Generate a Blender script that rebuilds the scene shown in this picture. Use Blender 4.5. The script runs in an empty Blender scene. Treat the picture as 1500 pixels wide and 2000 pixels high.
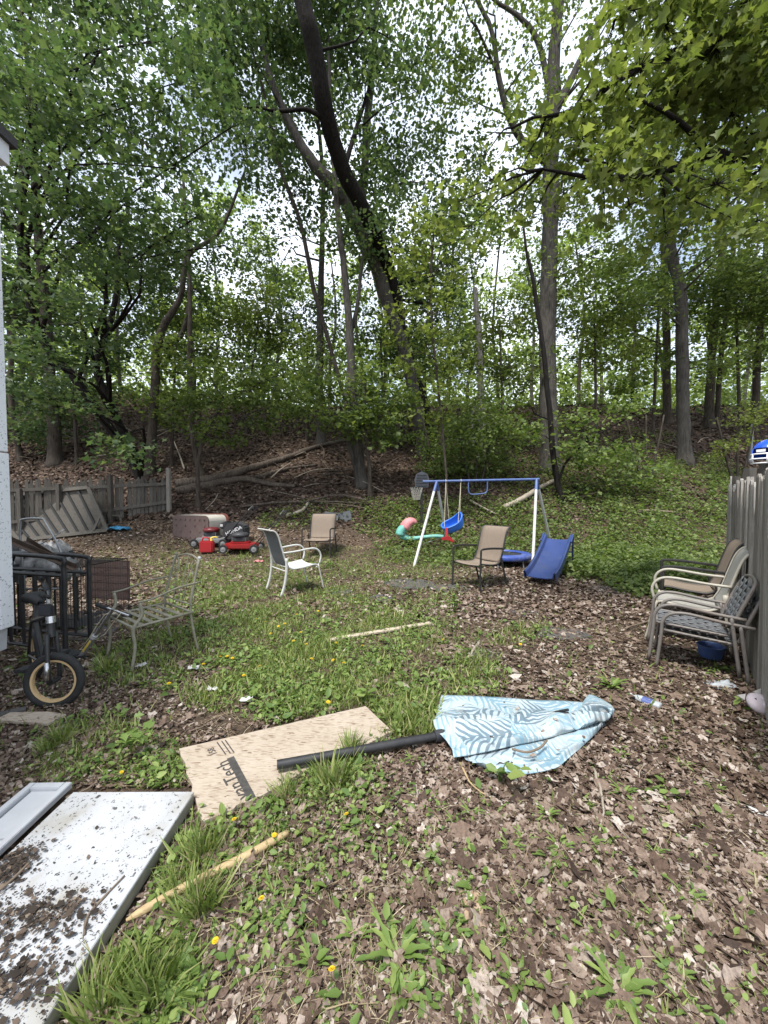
import bpy, bmesh, math, random
import numpy as np
from mathutils import Vector, Matrix, noise as mnoise

random.seed(11)
rng = np.random.default_rng(11)
R = math.radians
scene = bpy.context.scene
col = scene.collection

# ------------------------------------------------------------------ camera
FPX = 760.0                      # focal length in pixels of the 1500 x 2000 photograph
CAM = Vector((0.0, 0.0, 1.45))
PITCH = R(2.0)
cd = bpy.data.cameras.new('camera')
cam = bpy.data.objects.new('camera', cd)
col.objects.link(cam)
cam.location = CAM
cam.rotation_euler = (R(90) - PITCH, 0, 0)
cd.sensor_fit = 'VERTICAL'
cd.sensor_height = 36.0
cd.lens = FPX / 2000.0 * 36.0
cd.clip_start = 0.05
cd.clip_end = 2000
scene.camera = cam

# ------------------------------------------------------------------ sky, sun, exposure
SUN_EL, SUN_AZ = R(63), R(212)   # azimuth measured from +Y towards +X
w = bpy.data.worlds.new('World')
scene.world = w
w.use_nodes = True
wn, wl = w.node_tree.nodes, w.node_tree.links
for n in list(wn):
    wn.remove(n)
wo = wn.new('ShaderNodeOutputWorld')
bg = wn.new('ShaderNodeBackground')
bg.inputs['Strength'].default_value = 0.11
sky = wn.new('ShaderNodeTexSky')
sky.sky_type = 'NISHITA'
sky.sun_disc = False
sky.sun_elevation = SUN_EL
sky.sun_rotation = SUN_AZ
tc = wn.new('ShaderNodeTexCoord')
nz = wn.new('ShaderNodeTexNoise')
nz.inputs['Scale'].default_value = 2.6
nz.inputs['Detail'].default_value = 6
cr = wn.new('ShaderNodeValToRGB')
cr.color_ramp.elements[0].position = 0.34
cr.color_ramp.elements[0].color = (0.25, 0.25, 0.25, 1)
cr.color_ramp.elements[1].position = 0.56
cr.color_ramp.elements[1].color = (1, 1, 1, 1)
mx = wn.new('ShaderNodeMix')
mx.data_type = 'RGBA'
wl.new(tc.outputs['Generated'], nz.inputs['Vector'])
wl.new(nz.outputs['Fac'], cr.inputs['Fac'])
wl.new(cr.outputs['Color'], mx.inputs['Factor'])
wl.new(sky.outputs['Color'], mx.inputs['A'])
mx.inputs['B'].default_value = (7.4, 8.0, 8.9, 1)
wl.new(mx.outputs['Result'], bg.inputs['Color'])
wl.new(bg.outputs['Background'], wo.inputs['Surface'])

sd = bpy.data.lights.new('sun', 'SUN')
sd.energy = 2.8
sd.angle = R(10)
sd.color = (1.0, 0.965, 0.91)
so = bpy.data.objects.new('sun', sd)
col.objects.link(so)
sdir = Vector((math.sin(SUN_AZ) * math.cos(SUN_EL), math.cos(SUN_AZ) * math.cos(SUN_EL), math.sin(SUN_EL)))
so.rotation_euler = sdir.to_track_quat('Z', 'Y').to_euler()
so.location = sdir * 40

scene.view_settings.view_transform = 'Standard'
scene.view_settings.look = 'None'
scene.view_settings.exposure = 1.0
scene.view_settings.gamma = 1.0
scene.view_settings.use_curve_mapping = False
scene.cycles.max_bounces = 6
scene.cycles.diffuse_bounces = 3
scene.cycles.glossy_bounces = 2
scene.cycles.transmission_bounces = 4
scene.cycles.transparent_max_bounces = 4
scene.cycles.use_denoising = True

# ------------------------------------------------------------------ geometry of the place
def hill(x, y):
    """terrain height; works on floats and numpy arrays"""
    x = np.asarray(x, float); y = np.asarray(y, float)
    toe = 9.65 + 0.25 * np.sin(x * 0.5 + 1.0)
    t = (y - toe) / 0.55
    z = 0.6 * 0.55 * np.logaddexp(0, t)
    crest = 6.45 + 1.1 / (1 + np.exp((x + 10.5) / 1.2)) + 0.12 * np.sin(x * 0.7) + 0.08 * np.sin(x * 1.9)
    k = 0.35
    z = -k * np.logaddexp(-z / k, -crest / k) + k * np.log1p(np.exp(-crest / k))
    z = z + 0.015 * np.sin(x * 1.7 + y * 0.6) * np.sin(y * 1.3) + np.clip((y - 9) * 0.1, 0, 1) * 0.10 * np.sin(x * 1.1 + 0.7 * y) * np.sin(y * 0.9 - x * 0.3)
    return z

def H(x, y):
    return float(hill(x, y))

SP, CP = math.sin(PITCH), math.cos(PITCH)
def ray(px, py):
    u, v = (px - 750.0) / FPX, (1000.0 - py) / FPX
    return Vector((u, CP + v * SP, -SP + v * CP))

def at(px, py, Y):
    d = ray(px, py)
    return CAM + d * (Y / d.y)

def gp(px, py, lift=0.0):
    """where the sight line of a photo pixel meets the terrain"""
    d = ray(px, py)
    t = 0.5
    while t < 60:
        p = CAM + d * t
        if p.z < H(p.x, p.y) + lift:
            break
        t += 0.01
    return Vector((p.x, p.y, H(p.x, p.y) + lift))

def project(P):
    """numpy (N,3) -> photo pixels"""
    x = P[:, 0]; y = P[:, 1]; z = P[:, 2] - CAM.z
    dep = y * CP - z * SP
    up = y * SP + z * CP
    dep = np.where(dep < 0.05, 0.05, dep)
    return 750 + FPX * x / dep, 1000 - FPX * up / dep

# ------------------------------------------------------------------ material helpers
def newmat(name):
    m = bpy.data.materials.new(name)
    m.use_nodes = True
    nt = m.node_tree
    return m, nt.nodes, nt.links, nt.nodes['Principled BSDF']

def ramp(nodes, stops):
    r = nodes.new('ShaderNodeValToRGB')
    el = r.color_ramp.elements
    while len(el) < len(stops):
        el.new(0.5)
    for e, (p, c) in zip(el, stops):
        e.position = p
        e.color = (*c, 1)
    return r

def pmat(name, c1, c2=None, scale=20, rough=0.6, metal=0.0, bump=0.0, bscale=None, dirt=None, dirt_amt=0.5, stretch=(1, 1, 1), spec=0.4, detail=5):
    """principled with noise colour variation, grime and fine relief"""
    m, n, l, b = newmat(name)
    b.inputs['Roughness'].default_value = rough
    b.inputs['Metallic'].default_value = metal
    b.inputs['Specular IOR Level'].default_value = spec
    tcn = n.new('ShaderNodeTexCoord')
    mp = n.new('ShaderNodeMapping')
    mp.inputs['Scale'].default_value = stretch
    l.new(tcn.outputs['Object'], mp.inputs['Vector'])
    c2 = c2 or tuple(v * 0.75 for v in c1)
    nz_ = n.new('ShaderNodeTexNoise')
    nz_.inputs['Scale'].default_value = scale
    nz_.inputs['Detail'].default_value = detail
    l.new(mp.outputs['Vector'], nz_.inputs['Vector'])
    rp = ramp(n, [(0.3, c1), (0.7, c2)])
    l.new(nz_.outputs['Fac'], rp.inputs['Fac'])
    out = rp.outputs['Color']
    if dirt:
        n2 = n.new('ShaderNodeTexNoise')
        n2.inputs['Scale'].default_value = scale * 0.35
        n2.inputs['Detail'].default_value = 8
        n2.inputs['Roughness'].default_value = 0.7
        l.new(tcn.outputs['Object'], n2.inputs['Vector'])
        r2 = ramp(n, [(0.5, (0, 0, 0)), (0.72, (dirt_amt,) * 3)])
        l.new(n2.outputs['Fac'], r2.inputs['Fac'])
        mixn = n.new('ShaderNodeMix'); mixn.data_type = 'RGBA'
        l.new(r2.outputs['Color'], mixn.inputs['Factor'])
        l.new(out, mixn.inputs['A'])
        mixn.inputs['B'].default_value = (*dirt, 1)
        out = mixn.outputs['Result']
    l.new(out, b.inputs['Base Color'])
    if bump:
        n3 = n.new('ShaderNodeTexNoise')
        n3.inputs['Scale'].default_value = bscale or scale * 2
        n3.inputs['Detail'].default_value = 6
        l.new(mp.outputs['Vector'], n3.inputs['Vector'])
        bp = n.new('ShaderNodeBump')
        bp.inputs['Strength'].default_value = bump
        bp.inputs['Distance'].default_value = 0.02
        l.new(n3.outputs['Fac'], bp.inputs['Height'])
        l.new(bp.outputs['Normal'], b.inputs['Normal'])
    return m

def islandmat(name, stops, rough=0.6, transl=0.0, tcol=None, spec=0.3, grain=0):
    """every loose leaf or blade takes its own colour from the ramp"""
    m, n, l, b = newmat(name)
    b.inputs['Roughness'].default_value = rough
    b.inputs['Specular IOR Level'].default_value = spec
    g = n.new('ShaderNodeNewGeometry')
    rp = ramp(n, stops)
    l.new(g.outputs['Random Per Island'], rp.inputs['Fac'])
    colr = rp.outputs['Color']
    if grain:
        t = n.new('ShaderNodeTexCoord')
        gn = n.new('ShaderNodeTexNoise'); gn.inputs['Scale'].default_value = grain; gn.inputs['Detail'].default_value = 5; gn.inputs['Roughness'].default_value = .7
        l.new(t.outputs['Object'], gn.inputs['Vector'])
        gr = ramp(n, [(.3, (.5, .48, .46)), (.52, (.95, .95, .95)), (.75, (1.3, 1.3, 1.32))])
        l.new(gn.outputs['Fac'], gr.inputs['Fac'])
        gm = n.new('ShaderNodeMix'); gm.data_type = 'RGBA'; gm.blend_type = 'MULTIPLY'; gm.inputs['Factor'].default_value = 1.0
        l.new(colr, gm.inputs['A']); l.new(gr.outputs['Color'], gm.inputs['B'])
        colr = gm.outputs['Result']
        bp = n.new('ShaderNodeBump'); bp.inputs['Strength'].default_value = .5; bp.inputs['Distance'].default_value = .004
        l.new(gn.outputs['Fac'], bp.inputs['Height']); l.new(bp.outputs['Normal'], b.inputs['Normal'])
    l.new(colr, b.inputs['Base Color'])
    if transl:
        tr = n.new('ShaderNodeBsdfTranslucent')
        hs = n.new('ShaderNodeMix'); hs.data_type = 'RGBA'; hs.blend_type = 'MULTIPLY'
        hs.inputs['Factor'].default_value = 1.0
        l.new(colr, hs.inputs['A'])
        hs.inputs['B'].default_value = (*(tcol or (1.3, 1.45, 0.7)), 1)
        l.new(hs.outputs['Result'], tr.inputs['Color'])
        ms = n.new('ShaderNodeMixShader')
        ms.inputs['Fac'].default_value = transl
        o = n['Material Output']
        l.new(b.outputs['BSDF'], ms.inputs[1])
        l.new(tr.outputs['BSDF'], ms.inputs[2])
        l.new(ms.outputs['Shader'], o.inputs['Surface'])
    return m

def barkmat(name, c1, c2, moss=None):
    m, n, l, b = newmat(name)
    b.inputs['Roughness'].default_value = 0.92
    b.inputs['Specular IOR Level'].default_value = 0.15
    t = n.new('ShaderNodeTexCoord')
    mp = n.new('ShaderNodeMapping')
    mp.inputs['Scale'].default_value = (9, 9, 1.6)
    l.new(t.outputs['Object'], mp.inputs['Vector'])
    a = n.new('ShaderNodeTexNoise'); a.inputs['Scale'].default_value = 2.6; a.inputs['Detail'].default_value = 8; a.inputs['Roughness'].default_value = 0.65
    l.new(mp.outputs['Vector'], a.inputs['Vector'])
    rp = ramp(n, [(0.36, c1), (0.62, c2)])
    l.new(a.outputs['Fac'], rp.inputs['Fac'])
    out = rp.outputs['Color']
    a2 = n.new('ShaderNodeTexNoise'); a2.inputs['Scale'].default_value = 1.7; a2.inputs['Detail'].default_value = 5
    l.new(t.outputs['Object'], a2.inputs['Vector'])
    r2 = ramp(n, [(0.45, (0, 0, 0)), (0.7, (0.55,) * 3)])
    l.new(a2.outputs['Fac'], r2.inputs['Fac'])
    mixn = n.new('ShaderNodeMix'); mixn.data_type = 'RGBA'
    l.new(r2.outputs['Color'], mixn.inputs['Factor'])
    l.new(out, mixn.inputs['A'])
    mixn.inputs['B'].default_value = (*(moss or tuple(v * 1.25 for v in c2)), 1)
    l.new(mixn.outputs['Result'], b.inputs['Base Color'])
    bp = n.new('ShaderNodeBump'); bp.inputs['Strength'].default_value = 0.9; bp.inputs['Distance'].default_value = 0.04
    l.new(a.outputs['Fac'], bp.inputs['Height'])
    l.new(bp.outputs['Normal'], b.inputs['Normal'])
    return m

# ------------------------------------------------------------------ mesh helpers
class MB:
    """collects boxes, tubes and sheets; build() links them as one mesh"""
    def __init__(s):
        s.v = []; s.f = []
    def add(s, vs, fs):
        o = len(s.v)
        s.v += [tuple(v) for v in vs]
        s.f += [tuple(i + o for i in f) for f in fs]
        return s
    def box(s, c, size, rot=None, taper=1.0):
        hx, hy, hz = [d / 2 for d in size]
        c = Vector(c)
        vs = []
        for z, k in ((-hz, 1.0), (hz, taper)):
            for x, y in ((-hx, -hy), (hx, -hy), (hx, hy), (-hx, hy)):
                p = Vector((x * k, y * k, z))
                if rot is not None:
                    p = rot @ p
                vs.append(c + p)
        return s.add(vs, [(3, 2, 1, 0), (4, 5, 6, 7), (0, 1, 5, 4), (1, 2, 6, 5), (2, 3, 7, 6), (3, 0, 4, 7)])
    def bar(s, a, b, wd, th, up=(0, 0, 1)):
        """rectangular bar from a to b"""
        a, b = Vector(a), Vector(b)
        d = (b - a).normalized()
        u = Vector(up)
        if abs(d.dot(u)) > 0.98:
            u = Vector((1, 0, 0))
        sd_ = d.cross(u).normalized()
        u = sd_.cross(d).normalized()
        vs = [p + sd_ * (i * wd / 2) + u * (j * th / 2) for p in (a, b) for i, j in ((-1, -1), (1, -1), (1, 1), (-1, 1))]
        return s.add(vs, [(3, 2, 1, 0), (4, 5, 6, 7), (0, 1, 5, 4), (1, 2, 6, 5), (2, 3, 7, 6), (3, 0, 4, 7)])
    def tube(s, pts, r, n=8, closed=False, cap=True, flat=1.0):
        pts = [Vector(p) for p in pts]
        m = len(pts)
        rs = list(r) if hasattr(r, '__len__') else [r] * m
        vs = []; fs = []
        prev = None
        for i, p in enumerate(pts):
            if closed:
                d = pts[(i + 1) % m] - pts[i - 1]
            else:
                d = pts[min(i + 1, m - 1)] - pts[max(i - 1, 0)]
            d.normalize()
            if prev is None:
                a = d.orthogonal().normalized() if abs(d.z) < 0.9 else d.cross(Vector((0, 1, 0))).normalized()
            else:
                a = (prev - d * prev.dot(d))
                a = a.normalized() if a.length > 1e-6 else d.orthogonal().normalized()
            prev = a
            b = d.cross(a)
            for k in range(n):
                t = 2 * math.pi * k / n
                vs.append(p + (a * math.cos(t) + b * math.sin(t) * flat) * rs[i])
        mm = m if closed else m - 1
        for i in range(mm):
            j = (i + 1) % m
            for k in range(n):
                k2 = (k + 1) % n
                fs.append((i * n + k, i * n + k2, j * n + k2, j * n + k))
        if cap and not closed:
            fs.append(tuple(reversed(range(n))))
            fs.append(tuple((m - 1) * n + k for k in range(n)))
        return s.add(vs, fs)
    def lathe(s, prof, n=20, M=None):
        """prof: (r, z) pairs; M places it"""
        vs = []; fs = []
        for r, z in prof:
            for k in range(n):
                t = 2 * math.pi * k / n
                p = Vector((r * math.cos(t), r * math.sin(t), z))
                vs.append(M @ p if M else p)
        for i in range(len(prof) - 1):
            for k in range(n):
                k2 = (k + 1) % n
                fs.append((i * n + k, i * n + k2, (i + 1) * n + k2, (i + 1) * n + k))
        return s.add(vs, fs)
    def torus(s, R_, r, M=None, n=32, m=10):
        vs = []; fs = []
        for i in range(n):
            t = 2 * math.pi * i / n
            for j in range(m):
                q = 2 * math.pi * j / m
                p = Vector(((R_ + r * math.cos(q)) * math.cos(t), (R_ + r * math.cos(q)) * math.sin(t), r * math.sin(q)))
                vs.append(M @ p if M else p)
        for i in range(n):
            for j in range(m):
                fs.append((i * m + j, ((i + 1) % n) * m + j, ((i + 1) % n) * m + (j + 1) % m, i * m + (j + 1) % m))
        return s.add(vs, fs)
    def prism(s, poly, thick, M=None):
        """polygon in local xy pulled up by thick"""
        n = len(poly)
        vs = [Vector((x, y, 0)) for x, y in poly] + [Vector((x, y, thick)) for x, y in poly]
        if M:
            vs = [M @ v for v in vs]
        fs = [tuple(reversed(range(n))), tuple(range(n, 2 * n))] + [(i, (i + 1) % n, n + (i + 1) % n, n + i) for i in range(n)]
        return s.add(vs, fs)
    def grid(s, P, closed_u=False):
        nu, nv = len(P), len(P[0])
        vs = [p for row in P for p in row]
        fs = []
        for i in range(nu if closed_u else nu - 1):
            for j in range(nv - 1):
                i2 = (i + 1) % nu
                fs.append((i * nv + j, i2 * nv + j, i2 * nv + j + 1, i * nv + j + 1))
        return s.add(vs, fs)
    def mesh(s, name, origin=None):
        me = bpy.data.meshes.new(name)
        o = Vector(origin) if origin is not None else Vector((0, 0, 0))
        me.from_pydata([Vector(v) - o for v in s.v], [], s.f)
        me.update()
        return me
    def build(s, name, mat, parent=None, smooth=False, world=False, bevel=0.0, solid=0.0):
        org = parent.location if (parent is not None and world) else None
        if parent is not None and world and parent.parent is not None:
            org = parent.location + parent.parent.location
        me = s.mesh(name, org)
        if bevel or solid:
            bm = bmesh.new(); bm.from_mesh(me)
            if solid:
                bmesh.ops.solidify(bm, geom=bm.faces[:], thickness=solid)
            if bevel:
                bmesh.ops.bevel(bm, geom=bm.edges[:], offset=bevel, segments=2, affect='EDGES', clamp_overlap=True)
            bm.to_mesh(me); bm.free()
        if smooth:
            me.polygons.foreach_set('use_smooth', [True] * len(me.polygons))
            if smooth != 'all':
                me.set_sharp_from_angle(angle=R(40))
        me.materials.append(mat)
        return link(name, me, parent)

def link(name, me, parent=None):
    o = bpy.data.objects.new(name, me)
    col.objects.link(o)
    if parent is not None:
        o.parent = parent
    return o

def tag(o, label=None, cat=None, group=None, kind=None):
    if label: o['label'] = label
    if cat: o['category'] = cat
    if group: o['group'] = group
    if kind: o['kind'] = kind
    return o

def thing(name, label, cat, loc=(0, 0, 0), rz=0.0, group=None, tilt=(0, 0)):
    o = bpy.data.objects.new(name, None)
    o.empty_display_size = 0.1
    col.objects.link(o)
    o.location = loc
    o.rotation_euler = (tilt[0], tilt[1], rz)
    return tag(o, label, cat, group)

def single(mb, name, mat, label, cat, group=None, smooth=False, origin=None, kind=None, **kw):
    """a thing that is one mesh, its origin at its base"""
    if origin is None:
        vs = np.array([tuple(v) for v in mb.v])
        origin = Vector((vs[:, 0].mean(), vs[:, 1].mean(), vs[:, 2].min()))
    org = Vector(origin)
    mb.v = [tuple(Vector(v) - org) for v in mb.v]
    o = mb.build(name, mat, None, smooth, **kw)
    o.location = org
    return tag(o, label, cat, group, kind)

def curve(pts, n=8):
    """Catmull-Rom through the points"""
    P = [Vector(p) for p in pts]
    if len(P) < 3:
        return [P[0].lerp(P[-1], i / n) for i in range(n + 1)]
    Q = [P[0] * 2 - P[1]] + P + [P[-1] * 2 - P[-2]]
    out = []
    for i in range(1, len(Q) - 2):
        a, b, c, d = Q[i - 1], Q[i], Q[i + 1], Q[i + 2]
        for k in range(n):
            t = k / n
            out.append(0.5 * ((2 * b) + (c - a) * t + (2 * a - 5 * b + 4 * c - d) * t * t + (3 * b - a - 3 * c + d) * t ** 3))
    out.append(P[-1])
    return out

def npmesh(name, V, F, mat, smooth=False, origin=None):
    """V (N,3), F (M,k) of one face size"""
    V = np.asarray(V, np.float32)
    if origin is not None:
        V = V - np.array(tuple(origin), np.float32)
    me = bpy.data.meshes.new(name)
    me.vertices.add(len(V)); me.vertices.foreach_set('co', V.ravel())
    k = F.shape[1]
    me.loops.add(F.size); me.loops.foreach_set('vertex_index', F.ravel().astype(np.int32))
    me.polygons.add(len(F))
    me.polygons.foreach_set('loop_start', np.arange(0, F.size, k, dtype=np.int32))
    me.polygons.foreach_set('loop_total', np.full(len(F), k, np.int32))
    if smooth:
        me.polygons.foreach_set('use_smooth', np.ones(len(F), bool))
    me.update(calc_edges=True)
    me.materials.append(mat)
    return me

def frames(nrm, spin):
    """per-leaf frames: nrm (N,3) unit normals, spin (N,) -> X, Y, Z"""
    ref = np.where(np.abs(nrm[:, 2:3]) > 0.9, np.array([[1.0, 0, 0]]), np.array([[0, 0, 1.0]]))
    a = np.cross(ref, nrm); a /= np.linalg.norm(a, axis=1, keepdims=True)
    b = np.cross(nrm, a)
    c, s = np.cos(spin)[:, None], np.sin(spin)[:, None]
    return a * c + b * s, -a * s + b * c, nrm

def scatter(shape, faces, C, nrm, spin, size, zs=None):
    """put a small template (k,3) with triangle/quad faces at every centre"""
    X, Y, Z = frames(nrm, spin)
    S = np.asarray(shape, float)
    N, k = len(C), len(S)
    zsc = np.ones(N) if zs is None else np.clip(zs, -1.7, 1.7)
    V = C[:, None, :] + size[:, None, None] * (S[None, :, 0, None] * X[:, None, :] + S[None, :, 1, None] * Y[:, None, :] + (S[None, :, 2, None] * zsc[:, None, None]) * Z[:, None, :])
    F = (np.asarray(faces)[None] + (np.arange(N) * k)[:, None, None]).reshape(-1, len(faces[0]))
    return V.reshape(-1, 3), F

def unit(v):
    return v / np.linalg.norm(v, axis=1, keepdims=True)

# leaf templates ---------------------------------------------------------------
LEAF2 = ([(-0.5, 0, 0), (0, -0.42, 0.1), (0.6, 0, -0.05), (0, 0.42, 0.1)], [(0, 1, 2), (0, 2, 3)])
_mp = [(-.45, 0), (-.38, -.28), (-.1, -.2), (-.02, -.52), (.18, -.22), (.6, 0), (.18, .22), (-.02, .52), (-.1, .2), (-.38, .28)]
MAPLE = ([(0, 0, 0)] + [(x, y, 0.25 * abs(y) - 0.12 * max(x, 0)) for x, y in _mp], [(0, i, i % 10 + 1) for i in range(1, 11)])
_star = [(-.45, 0), (-.1, -.2), (-.02, -.5), (.2, -.2), (.6, 0), (.2, .2), (-.02, .5), (-.1, .2)]
STAR = ([(x, y, 0.22 * abs(y)) for x, y in _star], [(0, 1, 7), (1, 2, 3), (1, 3, 5), (1, 5, 7), (3, 4, 5), (5, 6, 7)])
def _dead(seed, k=14, asp=.75, lob=.16):
    rr = random.Random(seed)
    v = [(rr.uniform(-.08, .08), rr.uniform(-.08, .08), rr.uniform(-.06, .06))]
    ph = rr.uniform(0, 6)
    for i in range(k):
        a = 2 * math.pi * i / k
        r = .5 * (1 + lob * math.sin(a * 5 + ph) + rr.uniform(-.2, .16))
        if rr.random() < .12:
            r *= .55
        x, y = r * math.cos(a), r * math.sin(a) * asp
        v.append((x * 1.1, y, .55 * y * y + .22 * x * abs(x) * rr.choice((-1, 1)) + rr.uniform(-.06, .1)))
    return (v, [(0, i, i % k + 1) for i in range(1, k + 1)])
DEADS = [_dead(1), _dead(2, 12, .55, .05), _dead(3, 14, .9, .24), _dead(4, 12, .42, .03), _dead(5, 14, .8, .1), _dead(6, 13, .65, .2)]
DEAD = DEADS[0]
CRUMB = ([(-.5, -.1, .1), (-.1, -.38, 0), (.5, -.2, .14), (.45, .2, 0), (-.2, .35, .12)], [(0, 1, 4), (1, 2, 4), (2, 3, 4)])
DEAD4 = ([(-.5, 0, .12), (0, -.4, 0), (.55, .05, .15), (.05, .4, 0.02), (.02, 0, .1)], [(0, 1, 4), (1, 2, 4), (2, 3, 4), (3, 0, 4)])
OVAL = ([(0, 0, 0), (.35, -.3, .08), (.75, -.22, .1), (1.05, 0, .02), (.75, .22, .1), (.35, .3, .08), (.5, 0, 0.0)], [(0, 1, 6), (1, 2, 6), (2, 3, 6), (3, 4, 6), (4, 5, 6), (5, 0, 6)])
BLADE = ([(0, -.05, 0), (0, .05, 0), (.16, -.045, .55), (.16, .045, .55), (.5, 0, .95)], [(0, 1, 3), (0, 3, 2), (2, 3, 4)])
# ================================================================== materials
M = {}
M['white_plastic'] = pmat('white_plastic', (.46, .475, .5), (.39, .4, .42), 6, .5, dirt=(.25, .24, .22), dirt_amt=.35)
M['steel_white'] = pmat('white_enamel', (.6, .6, .575), (.5, .5, .47), 9, .45, dirt=(.3, .27, .2), dirt_amt=.4)
M['black_metal'] = pmat('black_metal', (.018, .018, .02), (.035, .035, .036), 14, .45, bump=.05)
M['black_frame'] = pmat('dark_bronze_metal', (.022, .022, .022), (.04, .038, .035), 18, .42)
M['black_rubber'] = pmat('black_rubber', (.018, .018, .018), (.03, .03, .03), 40, .8, bump=.2)
M['dark_plastic'] = pmat('dark_plastic', (.025, .026, .03), (.045, .046, .05), 15, .5)
M['blue_paint'] = pmat('blue_paint', (.055, .10, .27), (.09, .14, .3), 12, .45, dirt=(.2, .2, .2), dirt_amt=.3)
M['blue_slide'] = pmat('blue_slide_plastic', (.026, .05, .16), (.04, .065, .19), 5, .42, dirt=(.1, .11, .15), dirt_amt=.4)
M['blue_seat'] = pmat('blue_moulded_plastic', (.03, .15, .62), (.045, .2, .68), 5, .35, dirt=(.2, .25, .35), dirt_amt=.25)
M['red_plastic'] = pmat('red_plastic', (.38, .022, .026), (.32, .026, .03), 8, .4)
M['faded_pink'] = pmat('faded_pink_plastic', (.5, .15, .16), (.58, .25, .26), 4, .55)
M['teal'] = pmat('teal_plastic', (.13, .4, .34), (.19, .46, .4), 5, .5, dirt=(.4, .45, .38), dirt_amt=.3)
M['rope'] = pmat('rope', (.62, .56, .4), (.5, .45, .32), 60, .9)
M['sling_tan'] = pmat('tan_mesh_fabric', (.25, .195, .15), (.19, .15, .115), 90, .85, bump=.25, bscale=260)
M['sling_white'] = pmat('pale_mesh_fabric', (.66, .64, .58), (.56, .53, .47), 12, .8, dirt=(.33, .29, .22), dirt_amt=.6, bump=.2, bscale=200)
M['sling_dark'] = pmat('grey_mesh_fabric', (.17, .18, .19), (.13, .135, .14), 90, .85, bump=.2, bscale=240)
M['sling_beige'] = pmat('beige_mesh_fabric', (.34, .33, .3), (.28, .27, .245), 30, .85, dirt=(.3, .28, .24), dirt_amt=.5, bump=.25, bscale=220)
M['cream_metal'] = pmat('cream_metal', (.43, .405, .34), (.36, .335, .28), 12, .5, dirt=(.3, .24, .16), dirt_amt=.5)
M['olive_metal'] = pmat('olive_grey_metal', (.2, .19, .14), (.26, .245, .185), 25, .55, dirt=(.35, .33, .27), dirt_amt=.45)
M['taupe_metal'] = pmat('taupe_metal', (.145, .135, .125), (.185, .165, .15), 16, .5, dirt=(.22, .13, .09), dirt_amt=.5)
M['strap'] = pmat('grey_vinyl_strap', (.115, .122, .13), (.155, .16, .17), 10, .5)
M['weathered'] = pmat('weathered_wood', (.19, .172, .15), (.28, .255, .225), 5, .9, stretch=(14, 14, 1), bump=.6, bscale=9, dirt=(.075, .07, .06), dirt_amt=.7, spec=.15)
M['weathered2'] = pmat('weathered_wood_pale', (.3, .28, .25), (.4, .375, .335), 5, .9, stretch=(14, 14, 1), bump=.6, bscale=9, dirt=(.1, .09, .075), dirt_amt=.7, spec=.15)
M['weathered3'] = pmat('weathered_wood_dark', (.085, .078, .068), (.14, .128, .112), 5, .9, stretch=(14, 14, 1), bump=.6, bscale=9, dirt=(.05, .05, .04), dirt_amt=.7, spec=.15)
M['raw_wood'] = pmat('raw_yellow_wood', (.46, .35, .19), (.36, .26, .14), 8, .7, stretch=(1, 8, 8), bump=.2, dirt=(.25, .17, .09), dirt_amt=.6)
M['pale_wood'] = pmat('pale_weathered_plank', (.42, .35, .26), (.5, .43, .34), 6, .85, stretch=(1, 9, 9), bump=.3, dirt=(.2, .16, .11), dirt_amt=.6)
M['rusty'] = pmat('rusty_steel', (.12, .075, .05), (.07, .055, .045), 22, .75, metal=.3, bump=.3)
M['chrome'] = pmat('chrome', (.55, .55, .56), (.42, .42, .43), 20, .25, metal=.9)
M['silver_tube'] = pmat('dull_silver_tube', (.34, .35, .36), (.25, .26, .27), 20, .45, metal=.5)
M['stone'] = pmat('slate_flagstone', (.1, .094, .09), (.07, .066, .062), 6, .85, bump=.5, bscale=18, dirt=(.1, .08, .06), dirt_amt=.6)
M['mower_red'] = pmat('red_mower_paint', (.32, .016, .017), (.26, .015, .016), 8, .35, dirt=(.15, .06, .05), dirt_amt=.3)
M['mower_dark_red'] = pmat('dark_red_cover', (.13, .011, .014), (.1, .01, .012), 10, .4, dirt=(.15, .08, .07), dirt_amt=.4)
M['grey_plastic'] = pmat('grey_plastic', (.24, .24, .24), (.19, .19, .19), 10, .55)
M['bag_fabric'] = pmat('black_bag_fabric', (.03, .03, .032), (.045, .045, .047), 60, .85, bump=.2)
M['white_print'] = pmat('white_print', (.8, .8, .8), (.72, .72, .72), 30, .6)
M['black_print'] = pmat('black_print', (.035, .033, .03), (.075, .07, .065), 45, .8)
M['yellow_plastic'] = pmat('yellow_plastic', (.75, .55, .09), (.68, .5, .08), 9, .45)
M['box_brown'] = pmat('brown_resin', (.095, .062, .055), (.115, .078, .07), 8, .6, dirt=(.2, .17, .15), dirt_amt=.3)
M['box_beige'] = pmat('beige_resin', (.5, .47, .4), (.43, .4, .34), 7, .6, dirt=(.25, .22, .18), dirt_amt=.4)
M['box_lid'] = pmat('red_brown_resin', (.19, .065, .045), (.15, .055, .04), 7, .55)
M['tarp'] = pmat('blue_tarp', (.03, .17, .33), (.04, .24, .42), 14, .5)
M['siding'] = None
M['fascia'] = pmat('white_fascia', (.66, .68, .71), (.58, .6, .63), 5, .6, dirt=(.2, .2, .2), dirt_amt=.4)
M['roofing'] = pmat('dark_roof_edge', (.035, .033, .035), (.05, .047, .047), 20, .8, bump=.3)
M['foundation'] = pmat('grey_foundation_block', (.26, .28, .3), (.2, .215, .23), 10, .9, bump=.6, dirt=(.12, .11, .1), dirt_amt=.5)
M['helmet'] = pmat('glossy_blue_helmet', (.015, .075, .5), (.02, .09, .55), 5, .2, spec=.6)
M['toy_grey'] = pmat('pinkish_grey_vinyl', (.42, .37, .4), (.5, .45, .48), 9, .55, dirt=(.25, .2, .2), dirt_amt=.4)
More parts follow.
